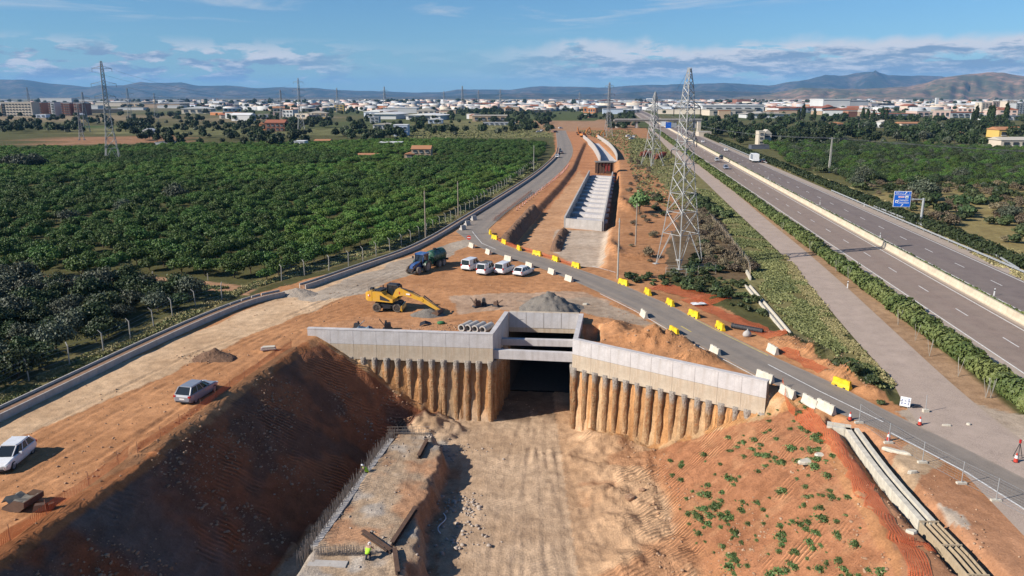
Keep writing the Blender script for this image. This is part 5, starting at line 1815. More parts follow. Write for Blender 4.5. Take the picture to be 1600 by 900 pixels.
def netting(pts, h, label, lean=0.0, step=1.0, posts=True, lay=None, seed=1, sag=.12):
    """a run of plastic netting; LEAN moves its top sideways; LAY lays it on the ground with that width"""
    pts = resample(smooth_path(pts, 1), step); c0 = on(pts[0])
    root = empty('safety_netting', c0, 0, label, 'netting')
    rg = random.Random(seed); nr_ = 4
    off = offset_path(pts, 1.0)
    V = []; UV = []
    for i, p_ in enumerate(pts):
        nrm = (off[i] - p_)
        for k in range(nr_):
            t = k / (nr_ - 1)
            if lay:
                x = p_ + nrm * (lay * t + rg.uniform(-.25, .25)); z = gz(x.x, x.y) + .05 + rg.random() * .16
            else:
                sg_ = 1 - sag * abs(sin(pi * i * step / 3.2)) - rg.random() * .06
                x = p_ + nrm * (lean * t + rg.uniform(-.05, .05)); z = gz(p_.x, p_.y) + .02 + h * t * sg_
            V.append((x.x - c0.x, x.y - c0.y, z - c0.z)); UV.append((i * step, t * (lay or h)))
    n = len(pts)
    F = [(i * nr_ + k, i * nr_ + k + 1, (i + 1) * nr_ + k + 1, (i + 1) * nr_ + k) for i in range(n - 1) for k in range(nr_ - 1)]
    me = np_mesh('mesh_sheet', V, F, M_NET); uv = me.uv_layers.new(name='UVMap')
    uv.data.foreach_set('uv', np.array(UV, np.float32)[np.array(F).ravel()].ravel())
    link('mesh_sheet', me, root)
    if posts:
        for i in range(0, n, max(1, int(3.2 / step))):
            p_ = on(pts[i]) - c0; m = MB(); m.tube((p_.x, p_.y, p_.z - .2), (p_.x, p_.y, p_.z + h + .12), .022, n=5); m.build('post', M_NETP, root)
    return root


netting(pix([(-40, 882), (0, 855), (62, 812), (105, 782), (150, 752), (180, 730), (200, 712)]), 1.0, 'orange netting fence on the near left brink of the cutting, below the white hatchback', .2, 1.0, seed=2)
netting(pix([(215, 708), (250, 684), (290, 655), (322, 635), (352, 612), (380, 592), (420, 565), (455, 543)]), .85, 'orange netting fence on the brink of the cutting beside the grey-blue car', .15, 1.0, seed=3)
netting(pix([(1240, 632), (1262, 655), (1290, 690), (1318, 730), (1345, 778), (1375, 820), (1402, 862), (1430, 915)]), 1.0, 'trampled orange netting along the top of the weedy red slope', 0, .8, False, lay=-1.35, seed=4)
netting(pix([(1222, 604), (1232, 622), (1243, 634)]), .95, 'short orange netting fence by the outer end of the sunlit wing wall', 0, .8, seed=5)
netting(pix([(778, 376), (800, 386), (850, 400), (905, 419)]), .75, 'orange netting strung behind the yellow barriers of the sandy yard', .25, 1.0, seed=6)
netting(pix([(770, 346), (800, 323), (830, 300)]), .9, 'orange netting along the top of the striped rubble bank', .3, 1.0, seed=7)
netting(pix([(1010, 452), (1040, 458), (1075, 468), (1110, 478)]), 1.0, 'orange netting lying in folds behind the yellow barriers below the tall pylon', 0, .9, False, lay=-4.2, seed=8)
netting(pix([(1062, 470), (1100, 488), (1150, 508), (1200, 533)]), 1.0, 'orange netting lying on red earth beside the fat black pipe', 0, .9, False, lay=-2.6, seed=9)
netting(pix([(1210, 548), (1240, 565), (1275, 585)]), 1.0, 'orange netting trodden into the red bank by the cream block', 0, .9, False, lay=-1.6, seed=10)
netting(pix([(1428, 858), (1436, 852), (1446, 862)]), 1.0, 'crumpled orange netting bundle beside the shuttered ditch', 0, .4, False, lay=-.9, seed=11)


# cones
def cone(px, py, label):
    r = empty('traffic_cone', on(P(px, py)), 0, label, 'cone', 'traffic cones near the road fork')
    m = MB(); m.box((0, 0, .03), (.42, .42, .06)); m.build('foot', M_DARK, r)
    m = MB(); m.tube((0, 0, .06), (0, 0, .78), .17, .035, n=10); m.build('shell', M_RED, r)
    m = MB(); m.tube((0, 0, .36), (0, 0, .58), .132, .091, n=10); m.build('white_band', M_WHITE, r)


cone(1328, 656, 'red and white cone at the end of the pale blocks'); cone(1437, 664, 'red and white cone on the grey apron in front of the white board')
cone(1388, 688, 'red and white cone at the first leg of the wire site fence'); cone(1587, 722, 'red and white cone beside a lamp stand on the far apron')
r = empty('warning_lamp', on(P(1590, 716)), 0, 'thin tripod warning lamp behind the last cone', 'lamp')
m = MB()
for k in range(3):
    m.tube((cos(k * 2.1) * .35, sin(k * 2.1) * .35, 0), (0, 0, 1.3), .025)
m.build('tripod', M_DARK, r); m = MB(); m.tube((0, 0, 1.3), (0, 0, 1.55), .09, n=8); m.build('lens', M_TAIL, r)

# wire site fence
def site_fence(bases, label, h=2.0):
    pts = [on(P(a, b)) for a, b in bases]; c0 = pts[0]
    root = empty('site_fence', c0, 0, label, 'fence')
    for p_ in pts:
        d = p_ - c0; m = MB(); m.tube((d.x, d.y, d.z - .1), (d.x, d.y, d.z + h), .032, n=6); m.build('post', M_STEEL, root)
        m = MB(); m.box((d.x, d.y, d.z + .08), (.7, .24, .16)); m.build('base_block', M_BARR, root)
    for i in range(len(pts) - 1):
        a, b = pts[i] - c0, pts[i + 1] - c0; m = MB()
        for k in range(9):
            z = .15 + k * (h - .2) / 8; m.tube(a + Vector((0, 0, z)), b + Vector((0, 0, z)), .006 if 0 < k < 8 else .014, n=3)
        n = int((b - a).length / .3)
        for k in range(1, n):
            p_ = a.lerp(b, k / n); m.tube(p_ + Vector((0, 0, .15)), p_ + Vector((0, 0, h - .05)), .004, n=3)
        m.build('wire_panel', M_STEEL, root)


site_fence([(1342, 661), (1388, 692), (1441, 723), (1502, 756), (1556, 783), (1640, 828)], 'wire site fence on block feet between the white ditch and the diversion road', 1.75)
r = empty('fence_post', on(P(1446, 644)), 0, 'lone steel post in a block beside the white board', 'post')
m = MB(); m.tube((0, 0, 0), (0, .1, 1.6), .03); m.build('post', M_STEEL, r); m = MB(); m.box((0, 0, .15), (.5, .3, .3)); m.build('base_block', M_BARR, r)

# white notice board leaning back
q = on(P(1413, 637)); r = empty('notice_board', q, radians(-18), 'white notice board with blue lettering leaning on legs at the road fork', 'sign'); r.scale = (.74, .74, .74)
m = MB(); m.box((0, 0, .75), (1.15, .05, 1.15)); b_ = m.build('board', M_WHITE, r); b_.rotation_euler = (-.30, .1, 0)
M_INK = flat('blue_ink', (.05, .09, .28), .6)
for x, zs in ((-.36, (.95, .80, .60, .45)), (.36, (1.1, .95, .80, .60, .45)), (0, (.85, .55))):
    m = MB()
    for z in zs:
        m.box((x, -.032, z), (.14 if x else .2, .01, .09))
    o = m.build('lettering', M_INK, r); o.rotation_euler = (-.30, .1, 0)
for s in (-1, 1):
    m = MB(); m.tube((s * .45, .1, .9), (s * .5, .75, 0), .03); m.tube((s * .45, 0, .2), (s * .45, -.05, 0), .03); m.build('leg', M_DARK, r)
r = empty('rubber_mat', on(P(1431, 636), .01), radians(8), 'black rubber base plate lying beside the white board', 'base plate')
m = MB(); m.box((0, 0, .06), (1.0, .55, .12), 0, .94); m.box((0, 0, .14), (.3, .2, .06)); m.build('plate', M_DARK, r)

# red no-entry sign
r = empty('no_entry_sign', on(P(733, 388)), radians(-10), 'round red no-entry sign on a thin pole at the junction', 'road sign')
m = MB(); m.tube((0, 0, 0), (0, 0, 2.3), .03); m.build('pole', M_STEEL, r); m = MB(); m.tube((0, -.05, 2.0), (0, -.02, 2.0), .42, n=20); m.build('disc', M_RED, r); m = MB(); m.box((0, -.06, 2.0), (.6, .02, .13)); m.build('white_bar', M_WHITE, r)

# stacked concrete pipes behind the left wing wall
hp = radians(62)
for k, (px, py) in enumerate(((714, 519), (724, 519.5), (735, 520.5), (747, 521.5))):
    q = P(px, py); r = empty('concrete_pipe', on((q.x + 1.0, q.y + 1.2), .42), hp, ('%s concrete pipe of the row behind the wing wall, counted towards the portal' % ORD[k]), 'pipe', 'concrete pipes behind the wing wall')
    m = MB(); n = 16
    prof = [(-1.1, .46), (-.85, .46), (-.82, .41), (1.1, .41), (1.1, .31), (-1.1, .31)]
    m.loft([[(x, cos(2 * pi * j / n) * a, sin(2 * pi * j / n) * a) for x, a in prof] for j in list(range(n)) + [0]], closed=True, caps=False)
    m.build('barrel', M_CONCG, r)
    m = MB(); m.tube((1.0, 0, 0), (1.02, 0, 0), .305, n=14); m.build('inner_end', M_CONCD, r)
# fat black pipe
q = P(1167, 517); r = empty('plastic_pipe', on(q, .30), radians(-38), 'fat black plastic pipe lying on orange netting', 'pipe')
m = MB(); n = 14; prof = [(-1.9, .30), (1.9, .30), (1.9, .25), (-1.9, .25)]
m.loft([[(x, cos(2 * pi * j / n) * a, sin(2 * pi * j / n) * a) for x, a in prof] for j in list(range(n)) + [0]], closed=True, caps=False); m.build('barrel', M_DARK, r)
m = MB()
for k in range(12):
    m.tube((-1.8 + k * .31, 0, 0), (-1.72 + k * .31, 0, 0), .325, n=14)
m.build('corrugation', M_DARK, r)
r = empty('sand_bag', on(P(1167, 526)), .3, 'grey round-topped bag below the fat black pipe', 'bag')
m = MB(); m.loft([[(cos(t) * a, sin(t) * a * .8, z) for t in [2 * pi * j / 10 for j in range(10)]] for a, z in ((.45, 0), (.55, .2), (.45, .5), (.2, .68), (.06, .74))]); m.build('sack', M_CONCG, r, smooth=True); m = MB(); m.tube((0, 0, .7), (.05, 0, .9), .06); m.build('tied_neck', M_CONCG, r)
r = empty('plastic_sheet', on(P(1092, 477), .10), .2, 'white plastic sheet lying on the orange netting', 'sheet')
me = MB(); rg = random.Random(5); gr = [[(-1 + i * .4, -.6 + j * .4, .06 + rg.random() * .14) for i in range(6)] for j in range(4)]; me.loft(gr, closed=False); me.build('sheet', M_WHITE, r)

# small machines and stores on the plaza behind the wall
def crate_machine(px, py, rz, label, c1, c2, name='plate_compactor', cat='machine', k=1.0):
    r = empty(name, on(P(px, py)), rz, label, cat)
    m = MB(); m.box((0, 0, .12), (1.0 * k, .7 * k, .16), 0, .9); m.build('base_plate', M_DARK, r)
    m = MB(); m.box((0, 0, .45 * k), (.7 * k, .5 * k, .5 * k), 0, .85); m.tube((-.2, 0, .7 * k), (-.2, 0, .95 * k), .12, n=8); m.build('engine', c1, r)
    m = MB(); m.tube((-.35, -.22, .5), (-.95, -.2, 1.1 * k), .025); m.tube((-.35, .22, .5), (-.95, .2, 1.1 * k), .025); m.tube((-.95, -.2, 1.1 * k), (-.95, .2, 1.1 * k), .025); m.build('handle', c2, r)


crate_machine(746, 480, .5, 'dark plate compactor on the plaza beyond the excavator bucket', M_RUST, M_DARK, k=1.25)
crate_machine(756, 477, 1.6, 'dark plate compactor standing against the other one on the plaza', M_DARK, M_STEEL, k=1.15)
crate_machine(775, 479, 2.6, 'small rusty compactor nearest the shaft on the plaza', M_RUST, M_RUST, k=.9)
crate_machine(606, 515, .2, 'black pump on a skid behind the middle of the shaded wing wall', M_DARK, M_DARK, 'water_pump', 'pump', 1.2)
crate_machine(558, 514, 2.9, 'dark pump at the tarpaulin behind the shaded wing wall', M_DARK, M_STEEL, 'water_pump', 'pump', 1.0)
r = empty('tarpaulin', on(P(570, 515)), .1, 'blue-grey tarpaulin bundle behind the shaded wing wall', 'tarpaulin')
m = MB(); rg = random.Random(3); m.loft([[(-1.1 + i * .4, -.5 + j * .35, (.15 + .4 * (0 < i < 5) * (0 < j < 3) * rg.random())) for i in range(6)] for j in range(4)], closed=False); m.build('sheet', flat('blue_grey_tarp', (.16, .22, .28), .6), r)
r = empty('debris_sheet', on(P(664, 508)), .5, 'dark torn sheet of rubber on the earth near the pipes', 'debris')
m = MB(); m.loft([[(-.8, -.2, .05), (-.5, .3, .35)], [(-.1, -.3, .25), (.1, .2, .55)], [(.7, -.2, .05), (.9, .25, .2)]], closed=False); m.build('sheet', M_DARK, r)
r = empty('green_sack', on(P(689, 506)), .3, 'green sack dropped on the earth near the pipes', 'sack')
m = MB(); m.loft([[(cos(t) * a * 1.4, sin(t) * a, z) for t in [2 * pi * j / 9 for j in range(9)]] for a, z in ((.3, 0), (.38, .15), (.28, .3), (.1, .36))]); m.build('sack', flat('green_sacking', (.05, .18, .07), .8), r, smooth=True)
# pale slab and clods near the left wing wall
r = empty('board_stack', on(P(420, 549)), .25, 'pale boards stacked on the red brink left of the wing wall', 'boards')
for k in range(4):
    m = MB(); m.box((rnd.uniform(-.1, .1), rnd.uniform(-.1, .1), .06 + k * .09), (1.6 - .1 * k, .55, .08), rnd.uniform(-.15, .15)); m.build('board', M_BARR if k % 2 else flat('pinkish_board', (.55, .42, .40), .8), r)
# half-buried rusty bucket at the left edge
r = empty('excavator_bucket', on(P(36, 791)), radians(-12), 'rusty excavator bucket with grey sacking lying at the brink of the cutting', 'bucket')
m = MB(); m.prism([(-.9, .05), (-.3, -.05), (.5, 0), (.95, .35), (1.0, .75), (.9, .75), (.8, .4), (.45, .15), (-.3, .08), (-.85, .2)], 'y', -.8, .8)
for y in (-.82, .82):
    m.prism([(-.9, .05), (-.3, -.05), (.5, 0), (.95, .35), (1.0, .75), (.2, .8)], 'y', y - .03, y + .03)
m.build('shell', M_RUST, r)
m = MB(); rg = random.Random(8); m.loft([[(-1.0 + i * .35, -.7 + j * .45, .35 + .35 * rg.random()) for i in range(6)] for j in range(4)], closed=False); m.build('sacking', flat('grey_sacking', (.20, .18, .15), .9), r)
m = MB(); m.box((1.7, -.3, .25), (.9, .5, .45), .5, .7); m.box((2.2, .1, .2), (.5, .4, .35), 1.0, .7); m.build('hitch', M_RUST, r)
# pale slabs on the right slope and verge
for px, py, sx, sy, rz, lb in ((1265, 697, 1.7, .8, .1, 'pale broken concrete slab in the netting on top of the weedy slope'), (1283, 697, .9, .6, -.3, 'small pale slab beside the broken one on the weedy slope'), (1400, 706, 2.2, .45, -.65, 'long pale trough piece lying by the wire site fence'),
                               (1426, 739, .8, .25, .05, 'short white pipe piece on the red verge'), (1424, 832, .7, .45, -.2, 'pale stone slab near the crumpled netting'), (1479, 666, .8, .2, -.1, 'pale stick lying on the grey apron'), (1513, 664, .35, .3, .2, 'small pale stone on the grey apron'), (915, 446 + 30, .8, .4, .2, 'flat grey stone at the tail of the gravel heap')):
    q = P(px, py); r = empty('stone_slab', on(q), rz, lb, 'slab')
    m = MB(); m.loft([[(cos(t) * sx / 2 * a, sin(t) * sy / 2 * a * (1 + .25 * cos(3 * t + px)), z) for t in [2 * pi * j / 9 for j in range(9)]] for a, z in ((1, -.05), (1, .10), (.86, .20))]); m.build('slab', M_BARR, r)


# heaps of gravel
def heap(px, py, rx, ry, h, mat, label, name='gravel_heap', seed=1):
    q = P(px, py); n = 40; V = []
    for j in range(n):
        for i in range(n):
            x = (i / (n - 1) * 2 - 1) * rx; y = (j / (n - 1) * 2 - 1) * ry
            d = hypot(x / rx, y / ry) * (1 + .5 * float(fbm(np.array([x * .5 + seed]), np.array([y * .5]), 3, seed)[0]))
            z = h * max(0, 1 - d) ** .85 * (1 + .5 * float(fbm(np.array([x * 1.7]), np.array([y * 1.7 + seed]), 4, seed)[0])) - .16
            V.append((x, y, z))
    i0 = (np.arange(n - 1)[:, None] * n + np.arange(n - 1)[None, :]).ravel()
    o = link(name, np_mesh(name, V, np.stack([i0, i0 + 1, i0 + n + 1, i0 + n], 1), mat, smooth=True), None, (q.x, q.y, .02))
    tag(o, label, 'heap')


hk_ = Mat('grey_gravel'); n_ = hk_.noise(9, 6, .7); hk_.color(hk_.mix(hk_.map(n_, .3, .7), (.12, .105, .09), (.27, .24, .205))); hk_.bump(n_, 1.0, .12)
sk_ = Mat('sandy_gravel'); n_ = sk_.noise(7, 6, .7); sk_.color(sk_.mix(sk_.map(n_, .3, .7), (.27, .22, .17), (.42, .35, .28))); sk_.bump(n_, 1.0, .1)
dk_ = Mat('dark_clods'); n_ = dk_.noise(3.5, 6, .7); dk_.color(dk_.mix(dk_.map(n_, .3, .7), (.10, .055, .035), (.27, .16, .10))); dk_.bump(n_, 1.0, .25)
heap(858, 484, 3.9, 4.0, 2.6, hk_.m, 'large grey gravel heap on the plaza behind the shaft', seed=2)
heap(892, 480, 2.2, 2.2, .6, hk_.m, 'low grey gravel tail at the right of the large heap', seed=5)
heap(668, 492, 2.4, 1.7, 1.0, hk_.m, 'small gravel heap between the excavator wheels and its bucket', seed=7)
heap(462, 459, 3.2, 2.2, 1.0, sk_.m, 'sandy gravel heap filling the gap between the two drainage channels', seed=9)
heap(336, 560, 2.3, 1.7, 1.25, dk_.m, 'heap of dark red clods on the haul road beside the cutting', 'earth_heap', 11)
# striped rubble banks beside the sandy yard (shaded sides of dumped loads)
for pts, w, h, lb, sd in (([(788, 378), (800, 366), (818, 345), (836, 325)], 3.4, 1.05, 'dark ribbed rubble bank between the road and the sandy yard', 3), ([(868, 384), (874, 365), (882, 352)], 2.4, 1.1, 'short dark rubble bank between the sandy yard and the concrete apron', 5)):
    path = resample(smooth_path(pix(pts), 2), .45); off = offset_path(path, 1.0); V = []
    na = 14
    for i, p_ in enumerate(path):
        nrm = off[i] - p_; e = min(1, i / 4, (len(path) - 1 - i) / 4)
        for k in range(na):
            t = k / (na - 1) * 2 - 1; x = p_ + nrm * (w * t * .5)
            z = gz(x.x, x.y) + (h * (1 - abs(t) ** 1.5) * (.35 + 1.0 * float(vnoise(np.array([i * .55]), np.array([k * .22]), sd)[0]) + .3 * float(vnoise(np.array([i * 1.3]), np.array([k * .9]), sd + 1)[0]))) * e - .05
            V.append((x.x, x.y, z))
    n = len(path); F = [(i * na + k, i * na + k + 1, (i + 1) * na + k + 1, (i + 1) * na + k) for i in range(n - 1) for k in range(na - 1)]
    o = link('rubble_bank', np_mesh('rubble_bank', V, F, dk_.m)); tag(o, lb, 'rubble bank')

# ================================================================== THINGS IN THE CUTTING
def rock_mesh(seed, mat, name='rock'):
    rng = np.random.default_rng(seed); import bmesh
    bm = bmesh.new(); bmesh.ops.create_icosphere(bm, subdivisions=1, radius=1)
    for v in bm.verts:
        v.co *= .75 + .5 * rng.random()
        v.co.z *= .7
    me = bpy.data.meshes.new(name); bm.to_mesh(me); bm.free(); me.materials.append(mat); return me


stk_ = Mat('pale_broken_rock'); n_ = stk_.noise(2, 5, .6); stk_.color(stk_.mix(stk_.map(n_, .3, .7), (.27, .21, .165), (.47, .40, .34))); M_ROCK = stk_.m
def rocks(name, spots, mat, label_kind='stuff'):
    V = []; F = []; base = [rock_mesh(s, mat) for s in (1, 2, 3)]
    arr = []
    for b in base:
        v = np.array([q.co[:] for q in b.vertices]); f = np.array([p_.vertices[:] for p_ in b.polygons]); arr.append((v, f))
    nV = 0
    for x, y, r in spots:
        v, f = arr[rnd.randrange(3)]; a = rnd.uniform(0, 6.28); c_, s_ = cos(a), sin(a)
        w = v * r * np.array([1, rnd.uniform(.6, 1), rnd.uniform(.6, 1)])
        w = np.stack([w[:, 0] * c_ - w[:, 1] * s_, w[:, 0] * s_ + w[:, 1] * c_, w[:, 2]], 1) + np.array([x, y, r * .25])
        V.append(w); F.append(f + nV); nV += len(w)
    rmk = terrain(np.array([s[0] for s in spots]), np.array([s[1] for s in spots]))[2]
    spots = [s for s, k in zip(spots, rmk) if k < .2]; V = V if len(V) == len(spots) else [w for w, k in zip(V, rmk) if k < .2]
    F = F[:len(V)]
    nV = 0
    for k in range(len(V)):
        F[k] = F[k] - F[k].min() + nV; nV += len(V[k])
    xs = np.array([s[0] for s in spots]); ys = np.array([s[1] for s in spots]); zs = terrain(xs, ys)[0]
    for k, w in enumerate(V):
        w[:, 2] += zs[k]
    o = link(name, np_mesh(name, np.vstack(V), np.vstack(F), mat)); o['kind'] = 'stuff'
    for b in base:
        bpy.data.meshes.remove(b)
    return o


spots_ = []
for cx_, cy_, n, sx, sy, r0, r1 in ((684, 692, 60, 1.3, .9, .08, .32), (716, 772, 50, .9, .8, .04, .36), (730, 785, 36, .6, .9, .05, .36), (735, 800, 22, .5, .9, .05, .34), (722, 835, 40, 1.0, 1.1, .05, .34), (700, 800, 60, 1.0, 2.4, .04, .26), (700, 700, 60, 2, 1.2, .06, .2), (590, 690, 30, 1.5, 1, .08, .22), (640, 880, 40, 2.5, 1.5, .06, .2), (560, 800, 90, 2.0, 3.0, .05, .15), (610, 720, 60, 1.5, 2.0, .05, .16)):
    c_ = P(cx_, cy_, -9.0)
    for _ in range(n):
        spots_.append((c_.x + rnd.gauss(0, sx) * 1.15, c_.y + rnd.gauss(0, sy) * 1.25, rnd.uniform(r0, r1) * rnd.uniform(.35, 1)))
rocks('rubble', spots_, M_ROCK)
cx_, cy_ = np.meshgrid(np.arange(-60, 60, .25), np.arange(0, 100, .25), indexing='ij'); CLN = fbm(cx_ * .22, cy_ * .22, 4, 88)
spots_ = []
for _ in range(9000):          # clods and stones that have rolled down the dug slopes
    y = rnd.uniform(36, 84)
    if rnd.random() < .62:
        e, t = float(lin(y, L_EDGE)), float(lin(y, L_TOE)); x = e + (t - e) * rnd.uniform(.02, 1.06)
    else:
        e, t = float(lin(y, R_EDGE)), float(lin(y, R_TOE)); x = t + (e - t) * rnd.uniform(-.15, .95)
    if float(CLN[int((x + 60) * 4), int(y * 4)]) < .04 + .10 * rnd.random():
        continue
    spots_.append((x, y, rnd.uniform(.03, .12) * rnd.choice((.6, .8, 1, 1.7))))
clk = Mat('earth_clods'); n_ = clk.noise(1.2, 4, .6); clk.color(clk.mix(clk.map(n_, .35, .65), (.25, .13, .07), (.44, .30, .20)))
rocks('clods', spots_, clk.m)
spots_ = []
for cx_, cy_, n, sx, sy in ((1060, 545, 260, 4.5, 2.2), (1290, 570, 200, 3.5, 2.0), (1345, 600, 160, 2.2, 1.6), (745, 512, 220, 3.0, 1.2), (690, 512, 120, 2.5, 1.0), (1240, 535, 120, 2.5, 1.5), (975, 500, 120, 3.0, 2.0), (1010, 480, 60, 3, 1.5), (330, 557, 160, 2.2, 1.2), (300, 640, 260, 7, 6), (560, 470, 300, 12, 6), (120, 740, 200, 5, 4), (850, 440, 120, 8, 4), (1480, 860, 200, 3, 5), (1400, 790, 160, 1.5, 5), (1340, 700, 90, .9, 3), (1480, 790, 90, 2.5, 3)):
    c_ = P(cx_, cy_)
    for _ in range(n):
        spots_.append((c_.x + rnd.gauss(0, sx), c_.y + rnd.gauss(0, sy), rnd.uniform(.04, .15) * rnd.uniform(.3, 1.0)))
rocks('clods', spots_, clk.m)
for px, py, r_, lb in ((983, 781, .5, 'single big tan boulder at the foot of the weedy slope'), (1003, 772, .35, 'smaller boulder just behind the big tan one')):
    q = P(px, py, -9.3); o = link('boulder', rock_mesh(17 + px, clk.m), None, on(q, r_ * .3)); o.scale = (r_, r_ * .9, r_); tag(o, lb, 'boulder')

# footing strips and rebar along the bench
for pts, w, lb in (([(-15.75, 54.2), (-14.3, 63.5), (-12.6, 74.0)], .6, 'long pale concrete footing strip at the foot of the shaded slope'), ([(-15.6, 52.0), (-12.6, 51.8)], .8, 'short pale concrete footing strip at the near end of the bench')):
    pts = [Vector((a, b, 0)) for a, b in pts]; c0 = Vector((pts[0].x, pts[0].y, -7.9)); r = empty('footing', c0, 0, lb, 'footing')
    for i in range(len(pts) - 1):
        a, b = pts[i] - pts[0], pts[i + 1] - pts[0]; L = (b - a).length
        m = MB(); m.box2((0, -w / 2, -1.6), (L - .02, w / 2, .22)); m.build('footing_length', M_CONCG, r, (a.x, a.y, 0), atan2(b.y - a.y, b.x - a.x))
m = MB()
for i in range(190):
    t = i / 189; y = 53 + 22.5 * t; x = float(lin(y, B_L)) - .30 + .22 * (i % 2)
    z = -7.9; m.tube((x + rnd.uniform(-.1, .1), y, z - .7), (x + rnd.uniform(-.12, .12) - .05, y + rnd.uniform(-.1, .1), z + rnd.uniform(.5, 1.15)), .030, n=3)
    m.tube((x - .5 + rnd.uniform(-.1, .1), y, z - .9), (x - .5 + rnd.uniform(-.12, .12), y, z + rnd.uniform(.3, 1.0)), .022, n=3)
for i in range(60):
    t = i / 59; x = -15.3 + 4.2 * t; y = 52.9 + .2 * (i % 2); m.tube((x, y, -8), (x + rnd.uniform(-.08, .08), y, -7.9 + rnd.uniform(.6, 1.2)), .022, n=3)
for i in range(40):
    x = -13.0 + 4.2 * i / 39; y = 74.8 + .3 * (i % 2); m.tube((x, y, -8), (x + rnd.uniform(-.08, .08), y, -7.9 + rnd.uniform(.5, 1.1)), .022, n=3)
for k in range(3):
    m.tube((-13.2, 74.7 + .2 * k, -7.4 + .25 * k), (-8.6, 74.8 + .2 * k, -7.4 + .25 * k), .02, n=3); m.tube((-15.4, 53, -7.5 + .25 * k), (-11, 53, -7.5 + .25 * k), .02, n=3)
o = m.build('rebar', flat('weathered_rebar', (.30, .25, .21), .8)); o['kind'] = 'stuff'


def beam(a, b, w, h, label, mat=M_RUST, lift=.05):
    pa, pb = P(a[0], a[1], -7.9), P(b[0], b[1], -7.9)
    pa = on(pa, lift + h / 2); pb = on(pb, lift + h / 2); d = pb - pa
    r = empty('steel_beam', pa, 0, label, 'beam')
    r.rotation_euler = (0, -atan2(d.z, hypot(d.x, d.y)), atan2(d.y, d.x)); L = d.length
    for z, t in ((-h / 2 + .02, .04), (h / 2 - .02, .04)):
        m = MB(); m.box2((0, -w / 2, z - t / 2), (L, w / 2, z + t / 2)); m.build('flange', mat, r)
    m = MB(); m.box2((0, -.03, -h / 2 + .04), (L, .03, h / 2 - .04)); m.build('web', M_DARK, r)


beam((567, 839), (611, 868), .36, .34, 'rusty steel beam lying at the near end of the bench, pointing at the slope')
beam((617, 866), (622, 905), .34, .32, 'dark steel beam running out of the picture at the bottom of the bench')
beam((613, 860), (650, 801), .36, .40, 'long dark steel beam lying across the middle of the bench')
beam((654, 719), (668, 694), .34, .40, 'short dark steel beam at the far end of the bench by pale rubble')
m = MB(); pth = [Vector((-6.2 + .3 * sin(i * .9), 62.5 - i * .45, gz(-6.2, 62.5 - i * .45) + .1)) for i in range(8)]; m.path(pth, .05, 5); o = m.build('hose', M_WHITE); tag(o, 'thin pale hose hanging down the dark side of the bench', 'hose')


